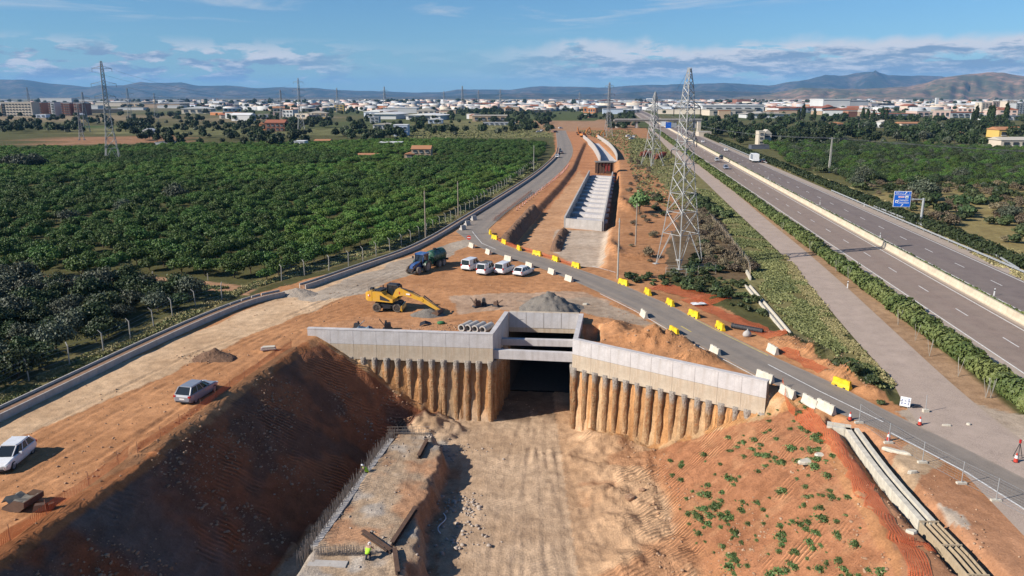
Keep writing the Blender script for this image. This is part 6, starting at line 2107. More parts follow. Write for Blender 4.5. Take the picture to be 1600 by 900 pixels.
# ------------------------------------------------------------------ workers
def person(loc, rz, label, bend=.2, crouch=0.0):
    root = empty('person', loc, rz, label, 'person')
    k = 1.75 / 1.75
    hip = .92 - crouch * .42; up = Vector((sin(bend), 0, cos(bend)))
    V = []; E = []; R = []

    def pt(p_, r, par=None):
        V.append(tuple(p_)); R.append(r)
        if par is not None:
            E.append((par, len(V) - 1))
        return len(V) - 1
    H0 = Vector((0, 0, hip))
    pel = pt(H0, .15); wst = pt(H0 + up * .22, .135, pel); ch = pt(H0 + up * .42, .165, wst); nk_ = pt(H0 + up * .57, .065, ch)
    hd_ = pt(H0 + up * .66 + Vector((.03, 0, 0)), .095, nk_); pt(H0 + up * .78 + Vector((.04, 0, 0)), .09, hd_)
    hands = []
    for s in (-1, 1):
        sh = pt(H0 + up * .50 + Vector((0, s * .20, 0)), .07, ch)
        e_ = Vector(V[sh]) + Vector((.10 + .15 * bend, s * .06, -.27)); el_ = pt(e_, .05, sh); w_ = e_ + Vector((.18, -s * .03, -.16)); wr_ = pt(w_, .035, el_)
        pm = pt(w_ + Vector((.06, 0, -.04)), .042, wr_)
        for f in range(4):
            f1 = pt(w_ + Vector((.11, (f - 1.5) * .022, -.07)), .010, pm); pt(w_ + Vector((.14 - .008 * abs(f - 1.3), (f - 1.5) * .024, -.115)), .008, f1)
        th = pt(w_ + Vector((.07, -s * .05, -.05)), .011, pm); pt(w_ + Vector((.11, -s * .06, -.085)), .009, th)
        kn = pt(Vector((.05 + crouch * .32, s * .13, hip * .52)), .075, pel); an = pt(Vector((-.04, s * .13, .09)), .05, kn); pt(Vector((.14, s * .14, .04)), .045, an)
    me = bpy.data.meshes.new('body'); me.from_pydata(V, E, []); me.materials.append(M_SKIN); me.materials.append(M_NAVY)
    o = link('body', me, root); sk = o.modifiers.new('skin', 'SKIN')
    for i, r_ in enumerate(R):
        me.skin_vertices[0].data[i].radius = (r_, r_)
    me.skin_vertices[0].data[0].use_root = True
    o.modifiers.new('sub', 'SUBSURF').levels = 1; o.modifiers['sub'].render_levels = 1

    def shell(name, mat, rings, n=12):
        m = MB(); m.loft([[tuple(c_ + Vector((cos(2 * pi * j / n) * a, sin(2 * pi * j / n) * b, 0))) for j in range(n)] for c_, a, b in rings]); m.build(name, mat, root, smooth=True)
    shell('hi_vis_vest', M_HIVIS, [(H0 + up * -.02, .17, .20), (H0 + up * .2, .165, .19), (H0 + up * .42, .18, .24), (H0 + up * .54, .11, .17)])
    shell('helmet', M_HELMET, [(H0 + up * .72 + Vector((.03, 0, 0)), .15, .13), (H0 + up * .76 + Vector((.03, 0, 0)), .125, .12), (H0 + up * .83 + Vector((.03, 0, 0)), .10, .095), (H0 + up * .87 + Vector((.03, 0, 0)), .03, .03)])
    for s in (-1, 1):
        kn = Vector((.05 + crouch * .32, s * .13, hip * .52)); an = Vector((-.04, s * .13, .10))
        m = MB(); a = H0 + Vector((0, s * .09, .02)); m.tube(a, kn, .125, .095, n=9); m.tube(kn, an, .095, .075, n=9); m.build('trouser_leg', M_NAVY, root, smooth=True)
        m = MB(); m.loft([[(-.12, s * .14 - .05, .0), (.18, s * .14 - .05, 0), (.18, s * .14 + .05, 0), (-.12, s * .14 + .05, 0)], [(-.12, s * .14 - .05, .14), (.02, s * .14 - .05, .14), (.02, s * .14 + .05, .14), (-.12, s * .14 + .05, .14)]]); m.build('boot', M_DARK, root)


for px, py, z, rz, bd_, cr, lb in ((603, 696, -8.2, 2.6, .9, .3, 'bending worker in yellow vest at the far end of the rebar'), (609, 694, -8.2, -2.0, .6, .5, 'second worker in yellow vest crouching at the far end of the rebar'), (574, 746, -8.2, 3.0, .55, .15, 'worker in yellow vest and white helmet halfway along the footing'), (575, 880, -8.0, 1.5, 1.0, .75, 'worker in yellow vest stooping at the near end of the bench')):
    q = P(px, py, z); person(on(q), rz, lb, bd_, cr)
# ================================================================== VEGETATION
M_TRUNK = flat('bark', (.11, .08, .06), .9)
L_OR = leafmat('orange_tree_leaves', (0.0354, 0.0846, 0.0165), (0.0931, 0.1337, 0.0243), .25)
L_OB = leafmat('bright_orange_tree_leaves', (0.0559, 0.1259, 0.0197), (0.1329, 0.1904, 0.0318), .25)
L_DK = leafmat('dark_grove_leaves', (0.0196, 0.0373, 0.0125), (0.066, 0.0894, 0.0311), .30)
L_OL = leafmat('grey_olive_leaves', (0.037, 0.0481, 0.0296), (0.111, 0.1221, 0.0777), .30)
L_HE = leafmat('hedge_leaves', (0.057, 0.0881, 0.0228), (0.1683, 0.1828, 0.0597), .15)
L_DRY = leafmat('dry_brush_twigs', (.085, .066, .042), (.225, .172, .105), .35)
L_GR = leafmat('grass_blades', (.085, .105, .038), (.25, .245, .10), .2)
L_STR = leafmat('dry_grass_blades', (.20, .17, .075), (.40, .34, .17), .2)
L_WEED = leafmat('weed_leaves', (.062, .108, .032), (.165, .22, .078), .3)
L_SCR = leafmat('scrub_leaves', (.032, .050, .018), (.105, .125, .048), .35)
L_FAR = leafmat('far_tree_leaves', (0.0133, 0.0259, 0.0089), (0.0518, 0.0703, 0.0237), .35)


def trunk_mesh(h, r, seed, limbs=3):
    rg = random.Random(seed); m = MB(); m.tube((0, 0, -.2), (0, 0, h), r, r * .7, n=6)
    for k in range(limbs):
        t = 2.1 * k + rg.random(); m.tube((0, 0, h * .85), (cos(t) * h * .8, sin(t) * h * .8, h * 1.7), r * .6, r * .3, n=5)
    return m.mesh('trunk', M_TRUNK)


def fill_poly(px_poly, sx, sy, heading, jitter, seed, world_=False):
    """points on a skewed grid inside a polygon (rows along HEADING)"""
    rng = np.random.default_rng(seed); q = px_poly if world_ else pix(px_poly)
    X = np.array([p[0] for p in q]); Y = np.array([p[1] for p in q]); cx, cy = X.mean(), Y.mean(); R = max(np.hypot(X - cx, Y - cy)) + 5
    d = np.array([sin(heading), cos(heading)]); n = np.array([cos(heading), -sin(heading)])
    a = np.arange(-R, R, sx); b = np.arange(-R, R, sy); A, B = np.meshgrid(a, b); A = A + rng.normal(0, jitter, A.shape); B = B + rng.normal(0, jitter, B.shape)
    x = (cx + A * n[0] + B * d[0]).ravel(); y = (cy + A * n[1] + B * d[1]).ravel()
    k = in_poly(x, y, q)
    return x[k], y[k]


def in_view(x, y, pad=60):
    dc = y * cp + CAM_H * sp; px = 800 + FPX * x / dc
    py = 450 - FPX * (y * sp - CAM_H * cp) / dc
    return (px > -pad) & (px < 1600 + pad) & (py < 960)


class Kind:
    """a kind of tree: crown variants and one trunk; the first copy of each variant is a real tree"""
    def __init__(s, name, crowns, trunk, label, cat, group):
        s.name, s.crowns, s.trunk, s.label, s.cat, s.group = name, crowns, trunk, label, cat, group
        s.proto = {}

    def plant(s, x, y, z, rz, sc, var, label=None, group=None, cat=None):
        r = empty(s.name, (x, y, z), rz, label or s.label, cat or s.cat, group or s.group)
        r.scale = (sc, sc, sc * (1 + .12 * sin(x * 7.3)))
        c = link('crown', s.crowns[var], r)
        if s.trunk is not None:
            link('trunk', s.trunk, r)
        s.proto.setdefault(var, c)
        return r


OC = [crown_mesh('crown', L_OR, 10 + i, 1700, 2.05, 2.0, .45, 2.8, 17, .165, .36, .11) for i in range(4)] + [crown_mesh('crown', L_OB, 30 + i, 1700, 2.05, 2.05, .45, 2.7, 17, .165, .36, .11) for i in range(3)]
orange = Kind('orange_tree', OC, trunk_mesh(.7, .11, 1), 'round dark green orange tree in the dense orchard left of the road', 'tree', 'orange trees of the big orchard')
ORCH = [(-120, 430), (0, 424), (140, 425), (265, 430), (400, 440), (455, 432), (640, 376), (800, 284), (838, 256), (850, 240), (852, 226), (700, 222), (600, 222), (440, 228), (330, 228), (0, 234), (-120, 238)]
ox, oy = fill_poly(ORCH, 5.4, 3.3, radians(17), .30, 5)
keep = in_view(ox, oy, 90)
for line, w in (([(-60, 386), (100, 358), (200, 333), (290, 312), (360, 300)], 2.6), ([(-60, 272), (300, 266), (520, 262), (640, 252), (850, 236)], 3.0), ([(0, 300), (240, 282)], 2.0), ([(520, 262), (700, 300)], 1.2)):
    keep &= dist_line(ox, oy, pix(line)) > w
farm = pix([(655, 246)])[0]
keep &= (np.hypot(ox - farm.x, oy - farm.y) > 13) & (np.hypot(ox - P(575, 246).x, oy - P(575, 246).y) > 10) & (np.hypot(ox - P(177, 252).x, oy - P(177, 252).y) > 4)
keep &= RNG.random(len(ox)) > .03
ox, oy = ox[keep], oy[keep]
oz = terrain(ox, oy)[0] - .05
blk = fbm(ox * .012, oy * .006, 2, 91) + .25 * ((oy > 230) & (ox < -40)) - .1 * (oy > 300)
ovar = np.where(blk > .06, 4 + RNG.integers(0, 3, len(ox)), RNG.integers(0, 4, len(ox)))
osc = RNG.uniform(.74, 1.22, len(ox)) * (1 + .12 * fbm(ox * .05, oy * .05, 2, 8)); orz = RNG.uniform(0, 6.28, len(ox))
order = np.argsort(oy)
near_i, far_i = order[:297], order[297:]
for i in near_i:
    orange.plant(ox[i], oy[i], oz[i], orz[i], osc[i], int(ovar[i]))
for v in range(7):
    if v not in orange.proto:
        i = far_i[0]; far_i = far_i[1:]; orange.plant(ox[i], oy[i], oz[i], orz[i], osc[i], v)
# orchard beyond the motorway
rx, ry = fill_poly([(1195, 226), (1260, 222), (1700, 236), (1700, 300), (1560, 296), (1420, 292), (1330, 283), (1240, 262)], 4.8, 4.4, radians(7), .5, 6)
k2 = in_view(rx, ry, 90) & (RNG.random(len(rx)) > .12) & (dist_line(rx, ry, pix([(1295, 270), (1700, 262)])) > 2)
rx, ry = rx[k2], ry[k2]
# the darker mixed grove below the orchard
GC = [crown_mesh('crown', L_DK, 50 + i, 1300, 2.4, 2.3, .1, 3.2, 16, .20, .34, .18) for i in range(4)] + [crown_mesh('crown', L_OL, 60 + i, 1300, 2.3, 2.3, .1, 3.0, 15, .18, .34, .18) for i in range(2)]
grove = Kind('grove_tree', GC, trunk_mesh(.45, .11, 2), 'bushy dark green tree in the tangled grove below the orchard', 'tree', 'dark trees of the near grove')
gx, gy = fill_poly([(-150, 470), (-60, 448), (130, 440), (150, 452), (230, 448), (250, 460), (352, 462), (300, 486), (215, 512), (110, 556), (20, 602), (-60, 640), (-150, 690)], 3.6, 3.6, radians(30), .7, 8)
k3 = in_view(gx, gy, 120) & (dist_line(gx, gy, pix([(-110, 704), (0, 652), (110, 598), (220, 545), (325, 497), (400, 467)])) > 5.2); gx, gy = gx[k3], gy[k3]
gzz = terrain(gx, gy)[0]
for i in range(len(gx)):
    v = int(RNG.integers(0, 6)) if RNG.random() < .8 else 5
    grove.plant(gx[i], gy[i], gzz[i] - .1, RNG.uniform(0, 6.28), RNG.uniform(.7, 1.2), v, None if v < 4 else 'bushy grey-green olive tree in the tangled grove below the orchard')
AX = np.concatenate([ox[far_i], rx]); AY = np.concatenate([oy[far_i], ry]); AZ = np.concatenate([oz[far_i], terrain(rx, ry)[0] - .05])
AV = np.concatenate([ovar[far_i], np.where(RNG.random(len(rx)) < .5, 7 + RNG.integers(0, 5, len(rx)), RNG.integers(0, 4, len(rx)))])
scatter_stuff('orchard', np.stack([AX, AY, AZ], 1), RNG.uniform(0, 6.28, len(AX)), np.concatenate([osc[far_i], RNG.uniform(.7, 1.15, len(rx))]), AV, [orange.proto[v] for v in range(7)] + [grove.proto[v] for v in range(5)])

for px, py, sc, lb in ((128, 436, 1.35, 'orange tree standing alone on bare ground at the edge of the orchard, near the grove'), (66, 436, 1.3, 'wide orange tree beside the bare track, leftward of the lone one')):
    q = P(px, py); orange.plant(q.x, q.y, gz(q.x, q.y), 1.0, sc, 1, lb)
# olive clump in the middle of the far orchard
for px, py, sc in ((22, 263, 1.8), (40, 264, 2.0), (58, 262, 2.2), (6, 262, 1.6), (110, 352, 1.2), (195, 337, 1.2), (278, 316, 1.5)):
    q = P(px, py); grove.plant(q.x, q.y, gz(q.x, q.y), px, sc, 4, 'large silvery tree rising out of the orange orchard', 'silvery trees in the orchard')

# hedges of the motorway
def hedge(name, o0, o1, t0, t1, hgt, label, n, seed, mat=L_HE, cat='hedge', path=None, w=1.2, size=.34):
    rng = np.random.default_rng(seed)
    u = rng.random(n)
    if path is None:
        # denser towards the drone: the hedge is seen from the near end
        t = t0 + (t1 - t0) * u ** 1.6; cen = (o0 + o1) / 2; hw = (o1 - o0) / 2
        X = HW_O.x + HW_D.x * t; Y = HW_O.y + HW_D.y * t
        nx, ny = HW_N.x, HW_N.y; X = X + nx * cen; Y = Y + ny * cen
    ang = rng.random(n) * 2 * pi
    lump = .80 + .36 * vnoise(t * .55 + seed, np.zeros(n), seed) + .25 * (vnoise(t * 1.9, np.ones(n), seed + 2) - .5)
    r = np.sqrt(rng.random(n)) * .55 + .45
    du = np.cos(ang) * hw * r * lump; dz = hgt * (.42 + .55 * np.sin(ang) * r) * lump
    C_ = np.stack([X + nx * du, Y + ny * du, np.maximum(dz, .05)], 1)
    N_ = np.stack([nx * np.cos(ang), ny * np.cos(ang), np.sin(ang)], 1)
    sz = size * rng.uniform(.7, 1.4, n) * (1 + np.clip((t - 60) / 260, 0, 2.5))
    V, F, tt = leaf_quads(C_, N_, sz, rng, tint=np.clip(vnoise(t * .4, np.zeros(n) + 3, seed + 3) * .6 + rng.random(n) * .4, 0, 1))
    o = link(name, np_mesh(name, V, F, mat, tint=tt)); tag(o, label, cat); return o


hedge('hedge', -5.6, -2.5, -72, 480, 1.85, 'long leafy hedge between the service road and the motorway', 110000, 1, size=.27)
hedge('hedge', 23.9, 27.6, -40, 420, 1.9, 'long dark hedge on the far side of the motorway behind the guardrail', 70000, 2, L_DK, size=.30)
hedge('hedge', 9.95, 10.9, -70, 380, .55, 'low scrubby strip of plants behind the cream median barrier', 12000, 3, L_HE, 'plants', size=.22)
# bare young stems along the near hedge
q = MB()
for k in range(3):
    q.tube((0, 0, 0), (cos(k * 2.1) * .35, sin(k * 2.1) * .35, 1.9), .02, n=4)
ys = q.mesh('stake', M_POLC)
for px, py in ((1222, 362), (1265, 392), (1306, 424), (1325, 436), (1403, 508), (1430, 532), (1452, 557), (1497, 588), (1540, 622), (1548, 622)):
    r = empty('tree_stake', on(P(px, py)), px, 'bundle of pale stakes at the foot of the hedge by the service road', 'stake', 'stakes along the service road hedge'); link('stake', ys, r)

# bushes
BC = [crown_mesh('crown', L_DRY, 80 + i, 620, 1.0, 1.0, .05, 1.2, 9, .12, .42, .25) for i in range(3)]
GBC = [crown_mesh('crown', L_SCR, 90 + i, 260, 1.0, 1.0, .05, 1.1, 8, .26, .42, .25) for i in range(2)] + [crown_mesh('crown', L_DK, 95, 260, 1.1, 1.1, .05, 1.4, 8, .3, .42, .25)]
drybush = Kind('dry_bush', BC, None, 'dry brown bush on the red waste ground beside the trough', 'bush', 'dry bushes on the waste ground')
greenbush = Kind('green_bush', GBC, None, 'low green bush on the waste ground beside the service road', 'bush', 'green bushes on the waste ground')


def strew(kind, poly, n, s0, s1, seed, nv, label=None, group=None):
    x, y = fill_poly(poly, 1.6, 1.6, .4, .6, seed); rng = np.random.default_rng(seed); idx = rng.permutation(len(x))[:n]
    z = terrain(x[idx], y[idx])[0] if len(idx) else []
    for j, i in enumerate(idx):
        kind.plant(x[i], y[i], z[j] - .05, rng.uniform(0, 6.28), rng.uniform(s0, s1), int(rng.integers(0, nv)), label, group)


strew(drybush, [(985, 246), (1005, 250), (1035, 300), (1028, 345), (1030, 392), (1020, 428), (985, 432), (975, 400), (985, 330), (978, 280)], 55, .5, 1.3, 1, 3)
strew(drybush, [(1088, 330), (1110, 336), (1180, 428), (1100, 428), (1088, 390)], 80, .8, 1.5, 2, 3, 'dense brown brush under the tall pylon along the low wall', 'brown brush under the tall pylon')
strew(greenbush, [(1078, 410), (1100, 380), (1150, 425), (1090, 432), (1065, 430)], 26, .5, 1.2, 23, 3, 'green bush at the feet of the tall pylon', 'bushes at the feet of the tall pylon')
strew(greenbush, [(1000, 430), (1040, 428), (1160, 440), (1200, 500), (1150, 480), (1050, 450), (975, 440)], 60, .35, .9, 3, 3)
strew(greenbush, [(1085, 312), (1125, 325), (1140, 345), (1100, 345)], 16, 1.2, 1.9, 4, 3)
strew(greenbush, [(1020, 300), (1040, 320), (1035, 350), (1020, 330)], 10, .6, 1.2, 14, 3)
strew(greenbush, [(1260, 545), (1300, 560), (1375, 610), (1385, 640), (1330, 590)], 26, .4, .9, 5, 3, 'low green bush on the earth bank beside the grassy strip', 'bushes on the earth bank')
L_REDB = leafmat('red_leaved_bush', (.16, .035, .03), (.26, .09, .06), .2)
REDC = crown_mesh('crown', L_REDB, 97, 260, 1.3, 1.0, .05, 1.5, 8, .35, .42, .25)
redb = Kind('red_bush', [REDC], None, 'dark red bush at the foot of the second lattice pylon', 'bush', 'red bushes at the second pylon')
for px, py, s_ in ((1005, 246, 1.6), (1012, 244, 1.7), (1028, 250, 1.9), (1034, 248, 1.5), (1036, 245, 1.3)):
    q = P(px, py); redb.plant(q.x, q.y, gz(q.x, q.y), px, s_, 0)
q = P(999, 333); gt = Kind('tree', [crown_mesh('crown', L_WEED, 99, 700, 2.7, 2.6, .4, 4.4, 14, .5, .36, .15)], trunk_mesh(1.2, .2, 3), 'single round green tree behind the brown timber pole', 'tree', None)
gt.plant(q.x, q.y, gz(q.x, q.y), 0, 1.0, 0)
# scrub and big bushes beyond the motorway
strew(greenbush, [(1330, 290), (1480, 290), (1640, 310), (1700, 420), (1560, 380), (1420, 330)], 75, 1.0, 2.2, 6, 3, 'rough green bush in the scrub beyond the motorway', 'scrub bushes beyond the motorway')
strew(drybush, [(1330, 290), (1480, 285), (1640, 300), (1700, 420), (1560, 380), (1420, 330)], 60, 1.0, 2.0, 7, 3, 'dry grey bush in the scrub beyond the motorway', 'dry scrub bushes beyond the motorway')
strew(greenbush, [(1225, 240), (1330, 262), (1460, 292), (1330, 288), (1240, 256)], 30, 1.3, 2.6, 16, 3, 'rough green bush in the scrub beyond the motorway', 'scrub bushes beyond the motorway')
for px, py, s_, lb in ((1446, 312, 1.9, 'huge round olive bush behind the motorway sign post'), (1352, 284, 1.5, 'big grey-green bush between the lattice pole and the blue sign'), (1338, 292, 1.2, 'smaller grey-green bush left of the big one by the blue sign'), (1575, 345, 1.2, 'round dark bush at the edge of the dry grass beyond the guardrail'), (1500, 282, 1.4, 'pale olive tree in the scrub above the sign post')):
    q = P(px, py); grove.plant(q.x, q.y, gz(q.x, q.y), px, s_, 4, lb, cat='bush')

# weeds on the sunlit slope
WC = [crown_mesh('foliage', L_WEED, 110 + i, 110, .46, .46, .0, .24, 8, .075, .40, .4) for i in range(3)]
rg = np.random.default_rng(3); cnt = 0; cl_ = [(rg.uniform(40, 64), rg.uniform(.2, .95)) for _ in range(22)]
while cnt < 290:
    yy, f = cl_[int(rg.integers(0, 22))] if rg.random() < .42 else (rg.uniform(40, 68), rg.uniform(.12, .95))
    yy += rg.normal(0, 1.1); e, t = float(lin(yy, R_EDGE)), float(lin(yy, R_TOE)); x = t + (e - t) * f + rg.normal(0, .6)
    if not (t + 1.5 < x < e - .6):
        continue
    r = link('weed', WC[int(rg.integers(0, 3))], None, on((x, yy), -.04), rg.uniform(0, 6.28)); s_ = rg.uniform(.40, 1.35) * (1.25 if rg.random() < .2 else .9); r.scale = (s_, s_, s_ * .9)
    tag(r, 'small leafy green weed growing on the sunlit red slope', 'weed', 'weeds on the red slope'); cnt += 1


# grass
def grass(name, polys, mat, n, size, seed, hgt=1.0):
    rng = np.random.default_rng(seed); xs = []; ys_ = []
    for q_, share in polys:
        q = pix(q_); X = [p[0] for p in q]; Y = [p[1] for p in q]; need = int(n * share); gx_ = np.zeros(0); gy_ = np.zeros(0)
        for _ in range(30):
            a = rng.uniform(min(X), max(X), need * 3); b = min(Y) + (max(Y) - min(Y)) * rng.random(need * 3) ** 1.5
            k = in_poly(a, b, q) & (fbm(a * .3, b * .3, 3, seed) > -.12); gx_ = np.concatenate([gx_, a[k]]); gy_ = np.concatenate([gy_, b[k]])
            if len(gx_) >= need:
                break
        xs.append(gx_[:need]); ys_.append(gy_[:need])
    x = np.concatenate(xs); y = np.concatenate(ys_); z = terrain(x, y)[0]
    m = len(x); k = 3
    X = np.repeat(x, k) + rng.normal(0, .16, m * k); Y = np.repeat(y, k) + rng.normal(0, .16, m * k); Z = np.repeat(z, k)
    S = size * rng.uniform(.6, 1.4, m * k) * (1 + np.clip((Y - 100) / 200, 0, 2))
    N_ = rng.normal(0, 1, (m * k, 3)); N_[:, 2] *= .5
    V, F, t = leaf_quads(np.stack([X, Y, Z + S * .35 * hgt], 1), N_, S, rng, tint=np.clip(fbm(X * .25, Y * .25, 3, seed + 2) + .5 + rng.normal(0, .15, m * k), 0, 1), up=.3)
    o = link(name, np_mesh(name, V, F, mat, tint=t)); o['kind'] = 'stuff'
    return o


STRIP = [(1092, 296), (1112, 300), (1150, 334), (1238, 416), (1322, 524), (1395, 602), (1375, 612), (1330, 575), (1290, 545), (1230, 505), (1180, 440), (1140, 360)]
grass('grass', [(STRIP, .55), ([(0, 634), (230, 526), (400, 449), (640, 382), (800, 288), (845, 258), (835, 252), (640, 368), (440, 425), (380, 448), (210, 522), (0, 612)], .35), ([(130, 440), (260, 442), (390, 452), (340, 462), (240, 452)], .1)], L_GR, 34000, .21, 1)
grass('grass', [([(1225, 398), (1240, 416), (1322, 524), (1395, 602), (1380, 600), (1300, 520), (1240, 440)], .5), ([(1330, 310), (1600, 395), (1660, 470), (1400, 335)], .22), ([(1225, 256), (1400, 320), (1400, 330), (1215, 262)], .14), ([(0, 628), (230, 524), (400, 449), (640, 378), (600, 384), (380, 448), (210, 522), (0, 616)], .14)], L_STR, 24000, .22, 2)
grass('ground_cover', [([(985, 215), (1030, 222), (1085, 275), (1100, 330), (1050, 330), (1000, 300), (975, 240)], .4), ([(905, 204), (985, 204), (1010, 225), (980, 240)], .2), ([(560, 196), (860, 196), (862, 215), (620, 216)], .4)], L_GR, 6000, .2, 3)

# fence of bent concrete posts beside the channel
def post_fence(path, step, label, h=2.2, mat=M_POLC, bent=True, wires=True, r=.065, side=-1):
    pts = walk(smooth_path(path, 1), step); p0 = on(pts[0][0]); root = empty('post_fence', p0, 0, label, 'fence')
    m = MB(); m.tube((0, 0, -.2), (0, 0, h), r, n=6)
    if bent:
        m.tube((0, 0, h - .03), (0, .38, h + .32), r * .85, n=6)
    pm = m.mesh('post', mat); P_ = [on(p_) - p0 for p_, _ in pts]
    for (p_, hd), d in zip(pts, P_):
        o = link('post', pm, root, d, hd + (0 if side > 0 else pi)); o.rotation_euler = (rnd.uniform(-.05, .05), rnd.uniform(-.04, .04), o.rotation_euler.z)
    if wires:
        m = MB()
        for i in range(len(P_) - 1):
            for z in (.3, .8, 1.3, 1.8, h):
                m.tube(P_[i] + Vector((0, 0, z)), P_[i + 1] + Vector((0, 0, z)), .008, n=3, caps=False)
        m.build('wire', M_STEEL, root)
    return root


post_fence(pix([(-60, 655), (7, 614), (51, 592), (93, 576), (131, 566), (169, 547), (200, 532), (232, 518), (258, 500), (295, 486), (326, 471), (360, 470)]), 4.6, 'fence of bent concrete posts between the dark grove and the haul road channel', side=1)
post_fence(pix([(440, 439), (467, 432), (513, 424), (543, 417), (592, 398), (625, 388), (680, 360), (740, 325), (800, 285), (836, 258)]), 4.4, 'fence of bent concrete posts between the orange orchard and the drainage channel', side=1)
post_fence(pix([(150, 434), (185, 433), (272, 436), (325, 438), (362, 440)]), 9.0, 'row of short concrete posts along the track below the orchard', 1.1, bent=False, wires=False)
post_fence(pix([(1106, 342), (1124, 362), (1146, 389), (1168, 420), (1172, 437)]), 1.35, 'close row of thin timber posts along the low wall beneath the tall pylon', 1.6, M_WOOD, bent=False, r=.045)
post_fence(pix([(1040, 432), (1075, 436), (1096, 428), (1130, 428)]), 3.2, 'thin pale posts in front of the tall pylon', 1.5, bent=False, wires=True, r=.035)
# low wall and old ditch on the grassy strip
lw = pix([(1138, 387), (1158, 412), (1172, 438)]); c0 = lw[0]; r = empty('low_wall', c0, 0, 'low pale wall under the thin timber posts by the tall pylon', 'wall')
for i in range(2):
    a, b = lw[i] - c0, lw[i + 1] - c0; m = MB(); m.box2((0, -.1, -.2), ((b - a).length - .02, .15, .55)); m.build('wall_length', M_BARR, r, a, atan2(b.y - a.y, b.x - a.x))
lw = resample(pix([(1168, 448), (1190, 474), (1212, 500), (1230, 522)]), 2.2); c0 = lw[0]; r = empty('old_ditch', c0, 0, 'old pale concrete ditch in the grass, running down from the tall pylon', 'drainage channel')
for i in range(len(lw) - 1):
    a, b = lw[i] - c0, lw[i + 1] - c0; L = (b - a).length
    m = MB(); m.box2((.01, -.42, -.2), (L - .01, -.26, .32)); m.box2((.01, .26, -.2), (L - .01, .42, .30)); m.box2((.01, -.26, -.2), (L - .01, .26, .06)); m.build('ditch_section', M_BARR, r, a, atan2(b.y - a.y, b.x - a.x))
# ================================================================== TOWN AND FAR COUNTRY
def bmat(name, c):
    return flat(name, c, .8, var=.10, scale=.15)


WALLC = {'white': (.55, .55, .54), 'cream': (.58, .50, .40), 'tan': (.42, .31, .21), 'brick': (.28, .12, .08), 'grey': (.38, .39, .40), 'yellow': (.62, .42, .12), 'pink': (.55, .40, .34), 'blue-white': (.50, .56, .66), 'orange': (.55, .22, .09), 'dark': (.10, .11, .14)}
ROOFC = {'white': (.66, .66, .65), 'red': (.33, .12, .07), 'grey': (.30, .30, .31), 'terracotta': (.42, .20, .10), 'dark': (.12, .11, .11), 'cream': (.50, .45, .38)}
WM = {k: bmat('render_wall_' + k.replace('-', '_'), v) for k, v in WALLC.items()}
RM = {k: bmat('roofing_' + k, v) for k, v in ROOFC.items()}
M_WIN = flat('window_dark', (.04, .05, .06), .3)
_cache = {}


def bld_meshes(style, wall, roof, nx, nz):
    key = (style, wall, roof, nx, nz)
    if key in _cache:
        return _cache[key]
    m = MB(); m.box2((-.5, -.5, -.02), (.5, .5, 1)); wme = m.mesh('wall', WM[wall])
    m = MB()
    if style == 'gable':
        m.prism([(-.53, .97), (.53, .97), (.53, 1.0), (0, 1.38), (-.53, 1.0)], 'y', -.54, .54)
    elif style == 'ridge':
        m.prism([(-.53, .97), (.53, .97), (.53, 1.0), (0, 1.34), (-.53, 1.0)], 'x', -.53, .53)
    elif style == 'shed':
        for k in range(3):
            m.prism([(-.5 + k / 3, .97), (-.5 + (k + 1) / 3 - .005, .97), (-.5 + (k + .5) / 3, 1.16)], 'y', -.51, .51)
    else:
        m.box2((-.515, -.515, .985), (.515, .515, 1.05))
    rme = m.mesh('roof', RM[roof])
    # window openings as dark set-in panes with a frame, one mesh shared by all of them
    m = MB(); m.box((0, -.012, 0), (.52 / max(nx, 1), .03, .42 / max(nz, 1))); gme_ = m.mesh('window', M_WIN)
    m = MB(); m.box((0, -.020, -.24 / max(nz, 1)), (.60 / max(nx, 1), .05, .06 / max(nz, 1))); sme = m.mesh('sill', WM['white'])
    _cache[key] = (wme, rme, gme_, sme); return _cache[key]


def building(px, base, w_px, h_px, depth, style, wall, roof, label, nx=0, nz=0, cat='building', name='building', rz=0.0, group=None, side_win=False):
    q = P(px, base); dc = q.y * cp + CAM_H * sp
    w = w_px * dc / FPX; h = h_px * dc / FPX
    r = empty(name, (q.x, q.y + depth / 2, 0), rz, label, cat, group)
    r.scale = (w, depth, h)
    wme, rme, gme_, sme = bld_meshes(style, wall, roof, nx, nz)
    link('wall', wme, r); link('roof', rme, r)
    for i in range(nx):
        for j in range(nz):
            o = link('window', gme_, r, ((i + .5) / nx * .94 - .47, -.5, (j + .55) / nz * .96))
            if nx * nz < 30:
                link('sill', sme, o)
    return r


B = building
# --- buildings that can be told apart
B(28, 182, 47, 21, 18, 'flat', 'cream', 'cream', 'cream apartment block with rows of windows at the left edge of the town', 9, 5, cat='apartment block')
B(24 - 17, 182, 6, 19, 18, 'flat', 'brick', 'grey', 'narrow brick stair tower at the end of the cream apartment block', 1, 5, cat='apartment block')
for i, (px, w, h, c) in enumerate(((60, 14, 20, 'brick'), (75, 12, 19, 'brick'), (84, 6, 20, 'white'), (94, 13, 19, 'brick'), (106, 10, 19, 'brick'), (113, 4, 19, 'cream'), (122, 10, 19, 'brick'), (131, 8, 18, 'brick'))):
    B(px, 181 - (i % 2), w, h, 16, 'flat', c, 'grey', '%s apartment tower %s from the cream apartment block' % (('dark red brick' if c == 'brick' else c), ORD[i]), 3 if w > 6 else 1, 5, cat='apartment block', group='apartment towers at the left of the town')
B(88, 163, 49, 9, 40, 'flat', 'white', 'white', 'large white hall rising behind the brick apartment towers', cat='hall')
B(186, 166, 74, 6, 60, 'flat', 'cream', 'cream', 'long cream hall beyond the left orchard pylon', cat='hall')
B(252, 168, 58, 6, 60, 'flat', 'tan', 'grey', 'long tan hall continuing the cream one', cat='hall')
